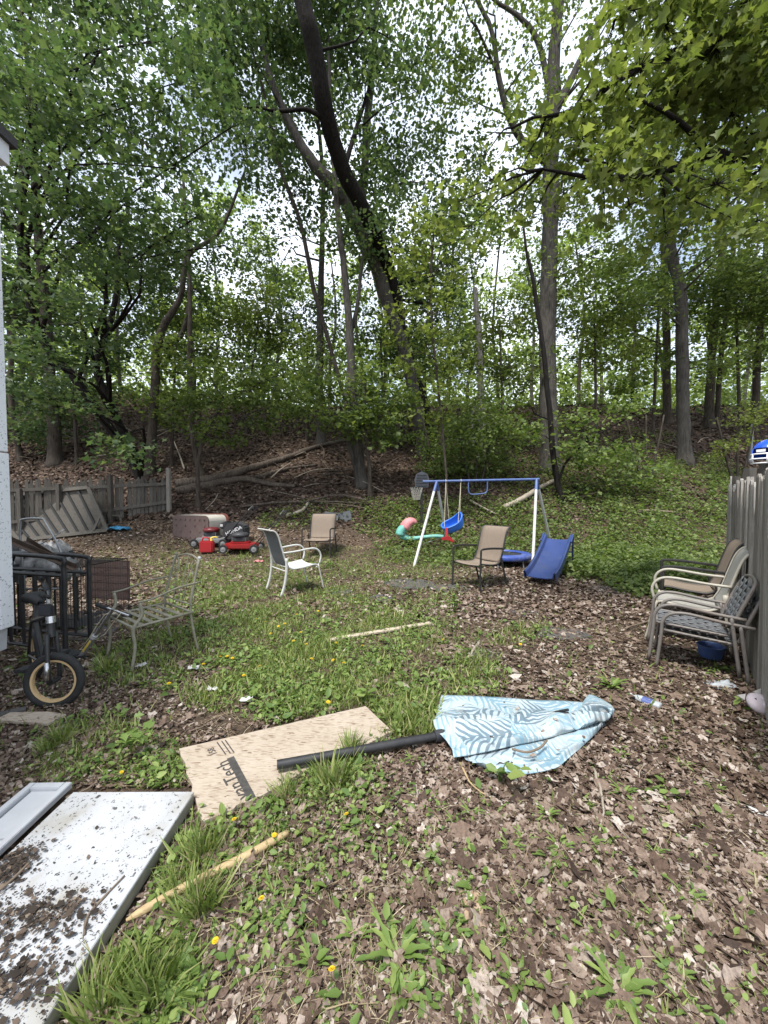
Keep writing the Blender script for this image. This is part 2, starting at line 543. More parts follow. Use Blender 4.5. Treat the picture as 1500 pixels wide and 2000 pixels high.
M['paper'] = pmat('white_paper', (.5, .49, .48), (.42, .41, .4), 12, .8)
M['label_blue'] = pmat('blue_label', (.06, .09, .25), (.12, .15, .33), 20, .4)
M['clear_plastic'] = pmat('hazy_clear_plastic', (.42, .45, .47), (.32, .35, .37), 12, .25)
M['tan_scrap'] = pmat('tan_bark_scrap', (.42, .31, .21), (.3, .21, .135), 25, .9, bump=.6)
M['stick'] = pmat('dead_stick', (.2, .155, .115), (.12, .09, .065), 12, .9, bump=.5)
M['stick_pale'] = pmat('pale_dead_stick', (.36, .31, .25), (.26, .22, .17), 12, .9, bump=.4)
M['log'] = barkmat('fallen_log_bark', (.045, .036, .03), (.13, .105, .085))
M['dark_sheet'] = pmat('dark_grey_sheet', (.05, .055, .065), (.075, .08, .09), 8, .5)
M['bag_dirty'] = pmat('crumpled_film', (.35, .35, .35), (.06, .06, .065), 13, .35, bump=.6, detail=8)
M['net'] = pmat('net_cord', (.36, .34, .3), (.28, .27, .24), 40, .9)
M['pad_blue'] = pmat('trampoline_pad', (.03, .06, .26), (.05, .09, .33), 8, .5, dirt=(.35, .37, .42), dirt_amt=.5)

# greens
M['leaf_far'] = islandmat('leaf_far', [(0, (.16, .21, .06)), (.5, (.22, .27, .09)), (1, (.3, .34, .13))], .6, .55)
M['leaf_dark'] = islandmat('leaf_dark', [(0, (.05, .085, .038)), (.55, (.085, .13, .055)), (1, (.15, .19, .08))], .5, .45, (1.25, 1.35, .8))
M['leaf_mid'] = islandmat('leaf_mid', [(0, (.075, .115, .036)), (.6, (.12, .17, .055)), (1, (.19, .235, .08))], .5, .5, (1.35, 1.35, .7))
M['leaf_bright'] = islandmat('leaf_bright', [(0, (.1, .135, .036)), (.6, (.155, .195, .056)), (1, (.235, .27, .09))], .5, .5, (1.25, 1.3, .7))
M['leaf_shrub'] = islandmat('leaf_shrub', [(0, (.08, .12, .036)), (.6, (.145, .195, .06)), (1, (.235, .285, .1))], .55, .4)
M['grass'] = islandmat('grass', [(0, (.105, .155, .036)), (.5, (.185, .245, .064)), (.8, (.275, .32, .1)), (.92, (.35, .34, .16)), (1, (.42, .37, .23))], .55, .3)
M['weed'] = islandmat('weed_leaf', [(0, (.085, .145, .036)), (.6, (.155, .225, .056)), (1, (.25, .31, .095))], .5, .25)
M['weed_bright'] = islandmat('weed_leaf_bright', [(0, (.12, .185, .045)), (1, (.22, .3, .085))], .5, .3)
M['straw'] = islandmat('straw', [(0, (.32, .25, .15)), (.5, (.22, .165, .1)), (1, (.46, .39, .27))], .8)
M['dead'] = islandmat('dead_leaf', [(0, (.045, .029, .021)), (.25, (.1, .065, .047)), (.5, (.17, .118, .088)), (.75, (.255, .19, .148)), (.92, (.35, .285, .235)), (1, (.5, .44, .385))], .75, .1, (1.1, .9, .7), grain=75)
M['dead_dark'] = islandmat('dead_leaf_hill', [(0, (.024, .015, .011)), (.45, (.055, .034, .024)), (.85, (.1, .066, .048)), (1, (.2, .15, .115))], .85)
M['dandelion'] = pmat('dandelion_yellow', (.62, .4, .01), (.68, .48, .02), 200, .7)
M['white_flower'] = pmat('white_petal', (.75, .75, .72), (.65, .65, .62), 90, .7)

# soil under everything -------------------------------------------------------
def ground_material():
    m, n, l, b = newmat('soil_and_litter')
    b.inputs['Roughness'].default_value = .95
    b.inputs['Specular IOR Level'].default_value = .1
    t = n.new('ShaderNodeTexCoord')
    def nz_(scale, detail=6, rough=.6):
        a = n.new('ShaderNodeTexNoise')
        a.inputs['Scale'].default_value = scale; a.inputs['Detail'].default_value = detail; a.inputs['Roughness'].default_value = rough
        l.new(t.outputs['Object'], a.inputs['Vector'])
        return a
    v = n.new('ShaderNodeTexVoronoi'); v.inputs['Scale'].default_value = 26; v.inputs['Randomness'].default_value = 1
    l.new(t.outputs['Object'], v.inputs['Vector'])
    rv = n.new('ShaderNodeSeparateColor'); l.new(v.outputs['Color'], rv.inputs['Color'])
    c1 = ramp(n, [(0, (.045, .032, .023)), (.45, (.095, .066, .046)), (.8, (.16, .115, .08)), (1, (.27, .21, .155))])
    l.new(rv.outputs['Red'], c1.inputs['Fac'])
    a1 = nz_(60, 8, .7)
    c2 = ramp(n, [(.3, (.035, .026, .02)), (.62, (.105, .078, .056)), (.8, (.2, .155, .11))])
    l.new(a1.outputs['Fac'], c2.inputs['Fac'])
    a2 = nz_(1.3, 5)
    r2 = ramp(n, [(.42, (0, 0, 0)), (.58, (1, 1, 1))])
    l.new(a2.outputs['Fac'], r2.inputs['Fac'])
    mx_ = n.new('ShaderNodeMix'); mx_.data_type = 'RGBA'
    l.new(r2.outputs['Color'], mx_.inputs['Factor'])
    l.new(c1.outputs['Color'], mx_.inputs['A']); l.new(c2.outputs['Color'], mx_.inputs['B'])
    l.new(mx_.outputs['Result'], b.inputs['Base Color'])
    bp = n.new('ShaderNodeBump'); bp.inputs['Strength'].default_value = .8; bp.inputs['Distance'].default_value = .02
    l.new(a1.outputs['Fac'], bp.inputs['Height']); l.new(bp.outputs['Normal'], b.inputs['Normal'])
    return m
M['ground'] = ground_material()

# ================================================================== ground
def axis(vals):
    return np.unique(np.concatenate(vals))
gx = axis([np.linspace(-18, 18, 181), np.linspace(-60, -18, 43), np.linspace(18, 60, 43), np.linspace(-400, -60, 10), np.linspace(60, 400, 10)])
gy = axis([np.linspace(-6, 24, 151), np.linspace(-60, -6, 20), np.linspace(24, 60, 37), np.linspace(60, 700, 14)])
GX, GY = np.meshgrid(gx, gy, indexing='ij')
GZ = hill(GX, GY)
nv_, nu_ = len(gy), len(gx)
ii, jj = np.meshgrid(np.arange(nu_ - 1), np.arange(nv_ - 1), indexing='ij')
Fg = np.stack([ii * nv_ + jj, (ii + 1) * nv_ + jj, (ii + 1) * nv_ + jj + 1, ii * nv_ + jj + 1], -1).reshape(-1, 4)
ground = link('ground', npmesh('ground', np.stack([GX, GY, GZ], -1).reshape(-1, 3), Fg, M['ground'], smooth=True))
tag(ground, 'brown earth yard rising to a wooded bank', kind='structure')

# where grows what: patches traced on the ground (photo pixels of their middle, radius) --------
def patch(px, py, L):
    s = np.zeros_like(px)
    for cx, cy, rx, ry, wt in L:
        d = ((px - cx) / rx) ** 2 + ((py - cy) / ry) ** 2
        s = np.maximum(s, wt * np.clip(1.6 - 1.3 * d, 0, 1))
    return s
def vnoise(x, y, f, seed=0.0):
    return (np.sin(x * f * 1.7 + 1.3 + seed) * np.sin(y * f * 1.3 + .7 - seed) + np.sin(x * f * 3.1 - y * f * 2.3 + seed * 2) * .6 + np.sin(x * f * 5.3 + y * f * 6.1 + 2 + seed) * .4 + np.sin(x * f * 9.7 - y * f * 8.1 + seed) * .3) / 2.3
LAWN = [(600, 1130, 330, 85, .9), (600, 1250, 280, 90, 1.), (620, 1350, 260, 75, 1.), (430, 1180, 160, 60, .8), (760, 1400, 130, 60, .8),
        (300, 1300, 120, 50, .55), (870, 1330, 120, 70, .6), (800, 1080, 150, 35, .8), (300, 1500, 130, 60, .75), (480, 1620, 140, 70, .5), (640, 1520, 110, 70, .85),
        (370, 1700, 80, 120, .42), (690, 1780, 240, 260, .32), (880, 1900, 160, 160, .1), (1150, 1850, 250, 200, .04), (180, 1450, 120, 50, .3), (300, 1930, 110, 100, .6), (120, 1505, 80, 40, .7),
        (420, 1095, 240, 45, .6), (600, 1075, 160, 30, .6), (480, 1230, 230, 70, .8), (720, 1200, 180, 60, .75), (750, 1300, 150, 60, .8), (980, 1240, 120, 25, .35)]
GREEN = [(820, 1020, 130, 50, 1.), (980, 1030, 140, 60, .9), (1250, 1010, 200, 90, .95), (1340, 950, 130, 60, .9), (1150, 960, 120, 70, .75),
         (1300, 1110, 140, 60, .9), (1160, 1100, 90, 35, .8), (1000, 900, 170, 70, .55), (890, 1070, 160, 40, .7), (660, 1000, 110, 25, .35), (1180, 850, 150, 60, .35), (560, 1020, 70, 20, .5)]
BARE = [(760, 1740, 120, 130, .5), (690, 1950, 160, 80, .55), (400, 1420, 110, 30, 1.), (800, 1150, 130, 20, .7), (980, 1780, 90, 60, .55)]

def sample(n, y0, y1, xr, power=1.0):
    """ground points, denser towards the camera"""
    u = rng.random(n)
    Y = y0 * (y1 / y0) ** u if power == 1 else y0 + (y1 - y0) * u
    X = (rng.random(n) * 2 - 1) * xr * Y
    return X, Y
def pixels(X, Y):
    Z = hill(X, Y)
    px, py = project(np.stack([X, Y, Z], -1))
    return px, py, Z
def tiltn(n, k):
    v = rng.normal(0, k, (n, 3)); v[:, 2] = 1
    return unit(v)

def stuff(name, V, F, mat, label, smooth=False):
    o = link(name, npmesh(name, V, F, mat, smooth))
    return tag(o, label, name.replace('_', ' '), kind='stuff')

# dead leaves: lobed and curled near the camera, simpler further off -----------
OSB_PX = [(350, 1462), (714, 1379), (766, 1428), (620, 1490), (496, 1562), (396, 1604)]
UMB_PX = [(855, 1360), (1190, 1372), (1195, 1395), (1165, 1425), (1110, 1478), (1075, 1500), (1000, 1508), (925, 1490), (885, 1478), (865, 1420)]
def flat_pt(px_, py_):
    d_ = ray(px_, py_)
    p_ = CAM + d_ * (-CAM.z / d_.z)
    return p_.x, p_.y
def in_poly(X, Y, poly):
    P_ = [flat_pt(*q) for q in poly]
    ins = np.zeros(len(X), bool)
    for i in range(len(P_)):
        (xa, ya), (xb, yb) = P_[i], P_[i - 1]
        ins ^= ((ya > Y) != (yb > Y)) & (X < (xb - xa) * (Y - ya) / (yb - ya + 1e-12) + xa)
    return ins
def hidden_by_boards(X, Y):
    a = (X > -1.78) & (X < -0.88) & (Y > .3) & (Y < 1.9)
    return a | in_poly(X, Y, OSB_PX) | in_poly(X, Y, UMB_PX)
Vs, Fs, off = [], [], 0
def push(V, F):
    global off
    Vs.append(V); Fs.append(F + off); off += len(V)
n = 42000
X, Y = sample(n, .75, 5.2, 1.12)
px, py, Z = pixels(X, Y)
lw = patch(px, py, LAWN); gw = patch(px, py, GREEN)
keep = rng.random(n) < np.clip(1.0 - .86 * lw - .5 * gw + .12 * vnoise(X, Y, 1.4), .05, 1)
keep &= rng.random(n) < 1 - .8 * patch(px, py, BARE)
keep &= ~hidden_by_boards(X, Y)
X, Y, Z = X[keep], Y[keep], Z[keep]
N = len(X)
size = np.clip(rng.lognormal(math.log(.034), .45, N), .012, .1) * np.where(X > .1, 1.0, .8)
nr_, sp_, zz_ = tiltn(N, .34), rng.random(N) * 6.28, rng.normal(0, 1.5, N)
Cl = np.stack([X, Y, Z + .004 + rng.random(N) * .018], -1)
nr_ = np.where(nr_[:, 2:3] < .8, np.array([[0, 0, 1.0]]), nr_)
nb_ = (Y < 2.7) & (size > .028)
kind_ = rng.integers(0, len(DEADS), N)
for q_ in range(len(DEADS)):
    s_ = nb_ & (kind_ == q_)
    push(*scatter(*DEADS[q_], Cl[s_], nr_[s_], sp_[s_], size[s_] * 1.08, zz_[s_]))
push(*scatter(*DEAD4, Cl[~nb_], nr_[~nb_], sp_[~nb_], size[~nb_] * 1.1, zz_[~nb_]))
n = 62000                                            # crumbled bits between the whole leaves
X, Y = sample(n, .75, 4.6, 1.12)
px, py, Z = pixels(X, Y)
keep = rng.random(n) < np.clip(1.0 - .75 * patch(px, py, LAWN) - .3 * patch(px, py, BARE), .1, 1)
keep &= ~hidden_by_boards(X, Y)
X, Y, Z = X[keep], Y[keep], Z[keep]
N = len(X)
V, F = scatter(*CRUMB, np.stack([X, Y, Z + .006 + rng.random(N) * .022], -1), tiltn(N, .5), rng.random(N) * 6.28, np.clip(rng.lognormal(math.log(.017), .4, N), .006, .04), rng.normal(0, 1.5, N))
push(V, F)
n = 52000
X, Y = sample(n, 4.6, 11.5, 1.15)
px, py, Z = pixels(X, Y)
lw = patch(px, py, LAWN); gw = patch(px, py, GREEN)
keep = rng.random(n) < np.clip(1.0 - .85 * lw - .7 * gw + .1 * vnoise(X, Y, 1.1), .05, 1)
X, Y, Z = X[keep], Y[keep], Z[keep]
N = len(X)
V, F = scatter(*DEAD4, np.stack([X, Y, Z + .005 + rng.random(N) * .02], -1), tiltn(N, .4), rng.random(N) * 6.28, np.clip(rng.lognormal(math.log(.058), .3, N), .03, .11), rng.normal(0, 1.5, N))
push(V, F)
stuff('fallen_leaves', np.concatenate(Vs), np.concatenate(Fs), M['dead'], 'dry brown fallen leaves covering the yard', smooth=True)

Vs, Fs, off = [], [], 0
n = 90000
X, Y = sample(n, 10.8, 23, 1.15)
px, py, Z = pixels(X, Y)
gw = patch(px, py, GREEN)
keep = rng.random(n) < np.clip(1.0 - .6 * gw, .05, 1)
X, Y, Z = X[keep], Y[keep], Z[keep]
N = len(X)
sl = np.stack([np.zeros(N), np.where(Y < 20, -.55, 0), np.ones(N)], -1) + rng.normal(0, .42, (N, 3))
V, F = scatter(*LEAF2, np.stack([X, Y, Z + .01 + rng.random(N) * .03], -1), unit(sl), rng.random(N) * 6.28, np.clip(rng.lognormal(math.log(.1), .3, N), .05, .2))
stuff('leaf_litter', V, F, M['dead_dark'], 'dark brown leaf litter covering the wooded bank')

# dry straw, bark chips and twigs over bare soil -------------------------------
n = 26000
X, Y = sample(n, .75, 5.5, 1.12)
px, py, Z = pixels(X, Y)
keep = rng.random(n) < np.clip(.45 + .55 * patch(px, py, BARE) - .25 * patch(px, py, LAWN) + .3 * patch(px, py, [(650, 1800, 260, 260, 1.), (250, 1420, 260, 70, 1.), (150, 1470, 200, 90, 1.)]), .08, 1)
keep &= ~hidden_by_boards(X, Y)
X, Y, Z = X[keep], Y[keep], Z[keep]
N = len(X)
STRAW = ([(-.5, -.013, 0), (0, .05, .03), (.5, -.004, .05), (.5, .009, .05), (0, .068, .03), (-.5, .011, 0)], [(0, 1, 4), (0, 4, 5), (1, 2, 3), (1, 3, 4)])
V, F = scatter(*STRAW, np.stack([X, Y, Z + .008 + rng.random(N) * .018], -1), tiltn(N, .25), rng.random(N) * 6.28, np.clip(rng.lognormal(math.log(.05), .45, N), .02, .13))
stuff('dry_straw', V, F, M['straw'], 'dry straw and twig bits scattered over bare soil')

# lawn grass -------------------------------------------------------------------
n = 400000
X, Y = sample(n, .8, 9.8, 1.12)
px, py, Z = pixels(X, Y)
lw = patch(px, py, LAWN)
clump = vnoise(X, Y, 2.2, 3.0)
keep = rng.random(n) < np.clip(lw * (.58 + .9 * clump) + .02, .012, 1) * (1 - .9 * patch(px, py, BARE))
keep &= ~hidden_by_boards(X, Y)
X, Y, Z, clump = X[keep], Y[keep], Z[keep], clump[keep]
N = len(X)
hgt = np.clip(rng.lognormal(math.log(.046), .35, N) * (1 + .5 * np.clip(clump, 0, 1)), .02, .14) * np.where(Y < 2.3, .62, 1)
V, F = scatter(*BLADE, np.stack([X, Y, Z - .002], -1), tiltn(N, .3), rng.random(N) * 6.28, hgt)
stuff('lawn_grass', V, F, M['grass'], 'patchy green lawn grass in the middle of the yard')

# small broad-leaved weeds among the grass (violets, clover, plantain seedlings) ---
n = 170000
X, Y = sample(n, .8, 9.8, 1.12)
px, py, Z = pixels(X, Y)
lw = patch(px, py, LAWN); gw = patch(px, py, GREEN)
cl2 = vnoise(X, Y, 3.1, 7.0)
keep = rng.random(n) < np.clip(np.maximum(lw, .6 * gw) * (.45 + .8 * cl2) + .012 + .02 * (cl2 > .3), .01, 1) * (1 - .9 * patch(px, py, BARE))
keep &= ~hidden_by_boards(X, Y)
X, Y, Z = X[keep], Y[keep], Z[keep]
N = len(X)
V, F = scatter(*OVAL, np.stack([X, Y, Z + .01 + rng.random(N) * .035], -1), tiltn(N, .5), rng.random(N) * 6.28, np.clip(rng.lognormal(math.log(.03), .4, N), .01, .075) * np.where(Y < 2.4, .72, 1))
stuff('low_weeds', V, F, M['weed'], 'low broad-leaved weeds mixed into the lawn')

# dense green cover under and behind the swing set and along the right-hand bank ----
n = 300000
X, Y = sample(n, 5.2, 17, 1.1)
px, py, Z = pixels(X, Y)
gw = patch(px, py, GREEN)
cl3 = vnoise(X, Y, 1.3, 1.0)
keep = rng.random(n) < np.clip(gw * (.85 + .55 * cl3), 0, 1)
X, Y, Z, cl3, gw = X[keep], Y[keep], Z[keep], cl3[keep], gw[keep]
N = len(X)
hh = rng.random(N) ** .7 * np.clip(.12 + .3 * gw * (.5 + cl3), .04, .5)
V, F = scatter(*LEAF2, np.stack([X, Y, Z + hh], -1), tiltn(N, .6), rng.random(N) * 6.28, np.clip(rng.lognormal(math.log(.054), .38, N), .022, .12))
stuff('green_undergrowth', V, F, M['leaf_shrub'], 'dense knee-high green undergrowth behind the swing set and on the bank')

# ================================================================== house corner at the left edge
def siding_material():
    m, n, l, b = newmat('white_siding')
    b.inputs['Roughness'].default_value = .55
    t = n.new('ShaderNodeTexCoord')
    v = n.new('ShaderNodeTexNoise'); v.inputs['Scale'].default_value = 75; v.inputs['Detail'].default_value = 4
    l.new(t.outputs['Object'], v.inputs['Vector'])
    r1 = ramp(n, [(.60, (0, 0, 0)), (.66, (.75,) * 3)])
    l.new(v.outputs['Fac'], r1.inputs['Fac'])
    mx_ = n.new('ShaderNodeMix'); mx_.data_type = 'RGBA'
    l.new(r1.outputs['Color'], mx_.inputs['Factor'])
    mx_.inputs['A'].default_value = (.7, .72, .75, 1); mx_.inputs['B'].default_value = (.17, .18, .2, 1)
    l.new(mx_.outputs['Result'], b.inputs['Base Color'])
    return m
M['siding'] = siding_material()
HX, HY = -2.675, 2.79
house = thing('house', 'white sided corner of the house at the left edge', 'house', (HX - 2.5, HY - 3, 0))
ox, oy = -(HX - 2.5), -(HY - 3)
MB().box((HX - 2.55 + ox, HY - 3.05 + oy, 2.2), (4.9, 5.8, 3.3)).build('wall', M['siding'], house)
z = .56
k = 0
while z < 3.85:                                           # lapped boards on both faces next to the corner
    MB().box((HX - .095 + ox, HY - 2.93 + oy, z + .1), (.012, 5.6, .2), Matrix.Rotation(R(3), 3, 'Y')).build('siding_board', M['siding'], house)
    MB().box((HX - 2.5 + ox, HY - .13 + oy, z + .1), (4.8, .012, .2), Matrix.Rotation(R(3), 3, 'X')).build('siding_board', M['siding'], house)
    z += .2
MB().box((HX - .045 + ox, HY - .05 + oy, 1.15), (.09, .1, 1.24)).build('corner_trim', M['siding'], house, bevel=.004)
MB().box((HX - .047 + ox, HY - .052 + oy, 2.83), (.088, .098, 2.1)).build('corner_trim', M['siding'], house, bevel=.004)
MB().box((HX - .075 + ox, HY - .06 + oy, .45), (.07, .08, .16), Matrix.Rotation(R(4), 3, 'Y')).build('flashing', M['white_plastic'], house)
for k in range(2):
    MB().box((HX - 2.55 + ox, HY - 2.95 + oy, .1 + .2 * k), (4.96, 5.72, .19)).build('foundation_course', M['foundation'], house, bevel=.012)
MB().box((HX - 2.7 + ox, HY - 3.0 + oy, 3.96), (5.26, 6.3, .15)).build('fascia', M['fascia'], house)
MB().box((HX - 2.7 + ox, HY - 3.0 + oy, 4.07), (5.32, 6.38, .07)).build('roof', M['roofing'], house)

# ================================================================== fences
def picket_mesh(wd, h, point, th=.018, seed=0):
    rr = random.Random(seed)
    if point:
        poly = [(-wd / 2, 0), (wd / 2, 0), (wd / 2, h - .12), (wd * .32, h - .08), (wd * .16, h - .02), (0, h), (-wd * .16, h - .02), (-wd * .32, h - .08), (-wd / 2, h - .12)]
    else:
        n = 6
        poly = [(-wd / 2, 0), (wd / 2, 0)] + [(wd / 2 - wd * i / n, h + rr.uniform(-.03, .02)) for i in range(n + 1)]
    mb = MB().prism(poly, th, Matrix.Rotation(R(90), 4, 'X'))
    return mb.mesh('picket')

WOODS = [M['weathered'], M['weathered2'], M['weathered3']]
# low picket fence at the back left
fa, fb = Vector((-10.3, 10.05, 0)), Vector((-6.2, 11.25, 0))
fence = thing('picket_fence', 'weathered grey picket fence with scalloped tops behind the leaning panel', 'fence', (fa.x, fa.y, H(fa.x, fa.y)))
L = (fb - fa).length
d = (fb - fa).normalized()
ang = math.atan2(d.y, d.x)
M['weathered_shaded'] = pmat('weathered_wood_shaded', (.062, .057, .05), (.115, .105, .092), 5, .9, stretch=(14, 14, 1), bump=.6, bscale=9, dirt=(.035, .034, .03), dirt_amt=.7, spec=.15)  # weathered wood made darker still; part of the canopy's shade is in its colour
FW = [M['weathered_shaded'], M['weathered3'], M['weathered_shaded']]
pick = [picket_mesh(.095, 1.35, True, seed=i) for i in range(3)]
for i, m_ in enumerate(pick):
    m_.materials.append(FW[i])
def ftop(s):
    return 1.97 + .1 * s / L
npk = int(L / .104)
for i in range(npk):
    s = i * .104 + .05
    if npk - 13 < i < npk - 10 or i in (7, 15):
        if i != npk - 12: continue
    p = fa + d * s
    g = H(p.x, p.y) - .05
    h = ftop(s) - g + random.uniform(-.05, .04) + (-.12 if random.random() < .15 else 0)
    o = link('picket', random.choice(pick), fence)
    o.location = Vector((p.x, p.y, g)) - fence.location
    o.rotation_euler = (random.uniform(-.02, .02), random.uniform(-.03, .03), ang)
    o.scale = (random.uniform(.9, 1.03), 1, h / 1.35)
nrm_ = Vector((d.y, -d.x, 0))
for za in (.28, .92):
    for s0, s1 in ((0, L * .66), (L * .66, L)):
        a = fa + d * s0 + nrm_ * .035; b = fa + d * s1 + nrm_ * .035
        k = .35 + .65 * (za - .28) / .64
        za0 = H(a.x, a.y) + (ftop(s0) - H(a.x, a.y)) * (.28 if za < .5 else .8)
        zb0 = H(b.x, b.y) + (ftop(s1) - H(b.x, b.y)) * (.28 if za < .5 else .8)
        MB().bar((a.x, a.y, za0), (b.x, b.y, zb0), .04, .085).build('rail', M['weathered3'], fence, world=True)
for s in (.18, .38, .66, 1.0):
    p = fa + d * (L * s) + nrm_ * .06
    MB().box((p.x, p.y, H(p.x, p.y) + .55), (.1, .1, 1.55 if s < .9 else 1.4)).build('post', M['weathered'] if s == 1 else M['weathered_shaded'], fence, world=True, bevel=.006)

# tall plank fence on the right
ra, rb = Vector((2.80, 2.87, 0)), Vector((5.95, 6.75, 0))
d2 = (rb - ra).normalized()
ra = ra - d2 * 1.6
L2 = (rb - ra).length
rf = thing('plank_fence', 'tall weathered grey plank fence behind the stacked patio chairs', 'fence', (ra.x, ra.y, H(ra.x, ra.y)))
ang2 = math.atan2(d2.y, d2.x)
planks = [picket_mesh(.138, 1.6, False, .02, i + 5) for i in range(6)]
for i, m_ in enumerate(planks):
    m_.materials.append([M['weathered2'], M['weathered2'], M['weathered']][i % 3])
s = 0.0
k = 0
while s < L2:
    p = ra + d2 * s
    g = H(p.x, p.y) - .04
    o = link('plank', planks[(k * 5 + k // 3) % 6], rf)
    o.location = Vector((p.x, p.y, g)) - rf.location
    o.rotation_euler = (random.uniform(-.012, .012), random.uniform(-.022, .022), ang2)
    h = 1.66 + random.uniform(-.045, .05) + (.14 if s > L2 - .25 and s < L2 - .1 else 0)
    o.scale = (random.uniform(.93, 1.03), 1, h / 1.6)
    s += .142 + (.012 if random.random() < .2 else 0)
    k += 1
n2 = Vector((d2.y, -d2.x, 0))
for za in (.35, 1.3):
    a = ra + n2 * .05; b = rb + n2 * .05
    MB().bar((a.x, a.y, za), (b.x, b.y, za), .04, .09).build('rail', M['weathered3'], rf, world=True)
for s in (1.75, 4.1, 6.5):
    p = ra + d2 * s + n2 * .1
    MB().box((p.x, p.y, .9), (.09, .09, 1.84)).build('post', M['weathered3'], rf, world=True, bevel=.006)
# ================================================================== trees
BK = {
    'black': barkmat('bark_dark', (.006, .0052, .0045), (.022, .0185, .016), (.018, .016, .013)),
    'brown': barkmat('bark_brown', (.03, .025, .02), (.085, .07, .057)),
    'grey': barkmat('bark_grey', (.038, .034, .03), (.1, .09, .079)),
    'pale': barkmat('bark_pale', (.16, .14, .12), (.33, .3, .265)),
}

def limb_curve(a, b, rise=.25, n=6, wob=.12):
    a, b = Vector(a), Vector(b)
    L_ = (b - a).length
    mid = a.lerp(b, .5) + Vector((random.uniform(-1, 1) * wob * L_, random.uniform(-1, 1) * wob * L_, rise * L_ * random.uniform(.2, 1)))
    q = a.lerp(b, .25).lerp(mid, .55) + Vector((random.uniform(-1, 1), random.uniform(-1, 1), random.uniform(-1, 1))) * wob * L_ * .4
    return curve([a, q, mid, b], max(2, n // 3))

def branch_mesh(polys, sides=6):
    mb = MB()
    for pts, rs, n in polys:
        mb.tube(pts, rs, n, cap=True)
    return mb

def grow(name, label, base_px, trunks, clusters, leafmat, bark, cat='tree', group=None, leaf=.105, tmpl=LEAF2, gnarl=.0, twigs=True, root=True, crown_parts=True):
    """trunks: lists of (px, py, Y, width_px); clusters: (centre Vector, radii, leaf count)"""
    T = []
    for tr in trunks:
        P = [at(x, y, Y) for x, y, Y, wd in tr]
        W = [wd * (.76 if label.startswith('big dark') else .9) * Y / FPX / 2 for x, y, Y, wd in tr]
        C_ = curve(P, 5)
        rs = [np.interp(i / 5, range(len(W)), W) * (1 + random.uniform(-.04, .04)) for i in range(len(C_))]
        T.append((C_, rs))
    b0 = T[0][0][0]
    gz = H(b0.x, b0.y)
    o = thing(name, label, cat, (b0.x, b0.y, gz), group=group)
    mb = MB()
    for k_, (C_, rs) in enumerate(T):
        if k_ == 0 and root:
            C_ = [Vector((b0.x, b0.y, gz - .25)), Vector((b0.x, b0.y, gz + .05))] + [p for p in C_[0:] if p.z > gz + .2]
            rs = [rs[0] * 1.75, rs[0] * 1.3] + rs[len(rs) - len(C_) + 2:]
        jit = [p + Vector((random.uniform(-1, 1), random.uniform(-1, 1), 0)) * r * .12 for p, r in zip(C_, rs)]
        T[k_] = (jit, rs)
        mb.tube(jit, rs, 12 if rs[0] > .12 else 8)
    mb.build('trunk', bark, o, smooth='all', world=True)
    # limbs from the nearest lower trunk point out to every clump of foliage
    cand = [(p, r) for C_, rs in T for p, r in zip(C_, rs)]
    lb = MB()
    Cs, Ns, Ss = [], [], []
    for c, rad, n in clusters:
        if twigs:
            best, bd = None, 1e9
            for p, r in cand:
                dd = (p - c).length + max(0, p.z - c.z + .15 * (p - c).length) * .5
                if dd < bd:
                    bd, best = dd, (p, r)
            p, r = best
            r0 = min(r * .55, .012 + .011 * (p - c).length)
            lc = limb_curve(p, c)
            lb.tube(lc, [r0 * (1 - .75 * i / (len(lc) - 1)) for i in range(len(lc))], 5, cap=False)
        nsp = max(3, int(n / 26))
        dirs = unit(rng.normal(0, 1, (nsp, 3)))
        rr = rng.random(nsp) ** .45
        SC = np.array(tuple(c)) + dirs * rr[:, None] * np.array(rad)
        if twigs:
            for q in SC[:max(4, nsp // 3)]:
                lc = limb_curve(lc[-1].lerp(c, .3), q, .08, 3, .15)
                lb.tube(lc, [.009, .006, .004] + [.003] * (len(lc) - 3), 3, cap=False)
                lc = [c]
        idx = rng.integers(0, nsp, n)
        srad = .24 * (np.mean(rad) / 1.0) ** .4
        P = SC[idx] + rng.normal(0, 1, (n, 3)) * np.array([srad, srad, srad * .42])
        Cs.append(P)
        tl = rng.normal(0, .55, (n, 3)); tl[:, 2] = np.abs(rng.normal(.8, .35, n))
        Ns.append(unit(tl))
        Ss.append(leaf * np.clip(rng.lognormal(0, .3, n), .45, 1.8))
    if lb.v:
        br_ = lb.build('branches', bark, o, smooth='all', world=True); br_['kind'] = 'stuff'
    if Cs:
        C_ = np.concatenate(Cs)
        V, F = scatter(*tmpl, C_, np.concatenate(Ns), rng.random(len(C_)) * 6.28, np.concatenate(Ss), rng.normal(1, .8, len(C_)))
        cr_ = link('crown', npmesh('crown', V, F, leafmat, origin=o.location), o)
        cr_['kind'] = 'stuff'
    return o

def clump(px, py, Y, rx, ry, cov, leaf=.105, depth=None):
    """photo-pixel centre and radii -> a foliage clump that covers about cov of its outline"""
    c = at(px, py, Y)
    sx, sz = rx * Y / FPX, ry * Y / FPX
    area = math.pi * sx * sz
    n = int(-math.log(1 - min(cov, .93)) * area / (leaf * leaf * .5 * .62))
    return (c, (sx, depth or (sx + sz) / 2, sz), max(n, 10))

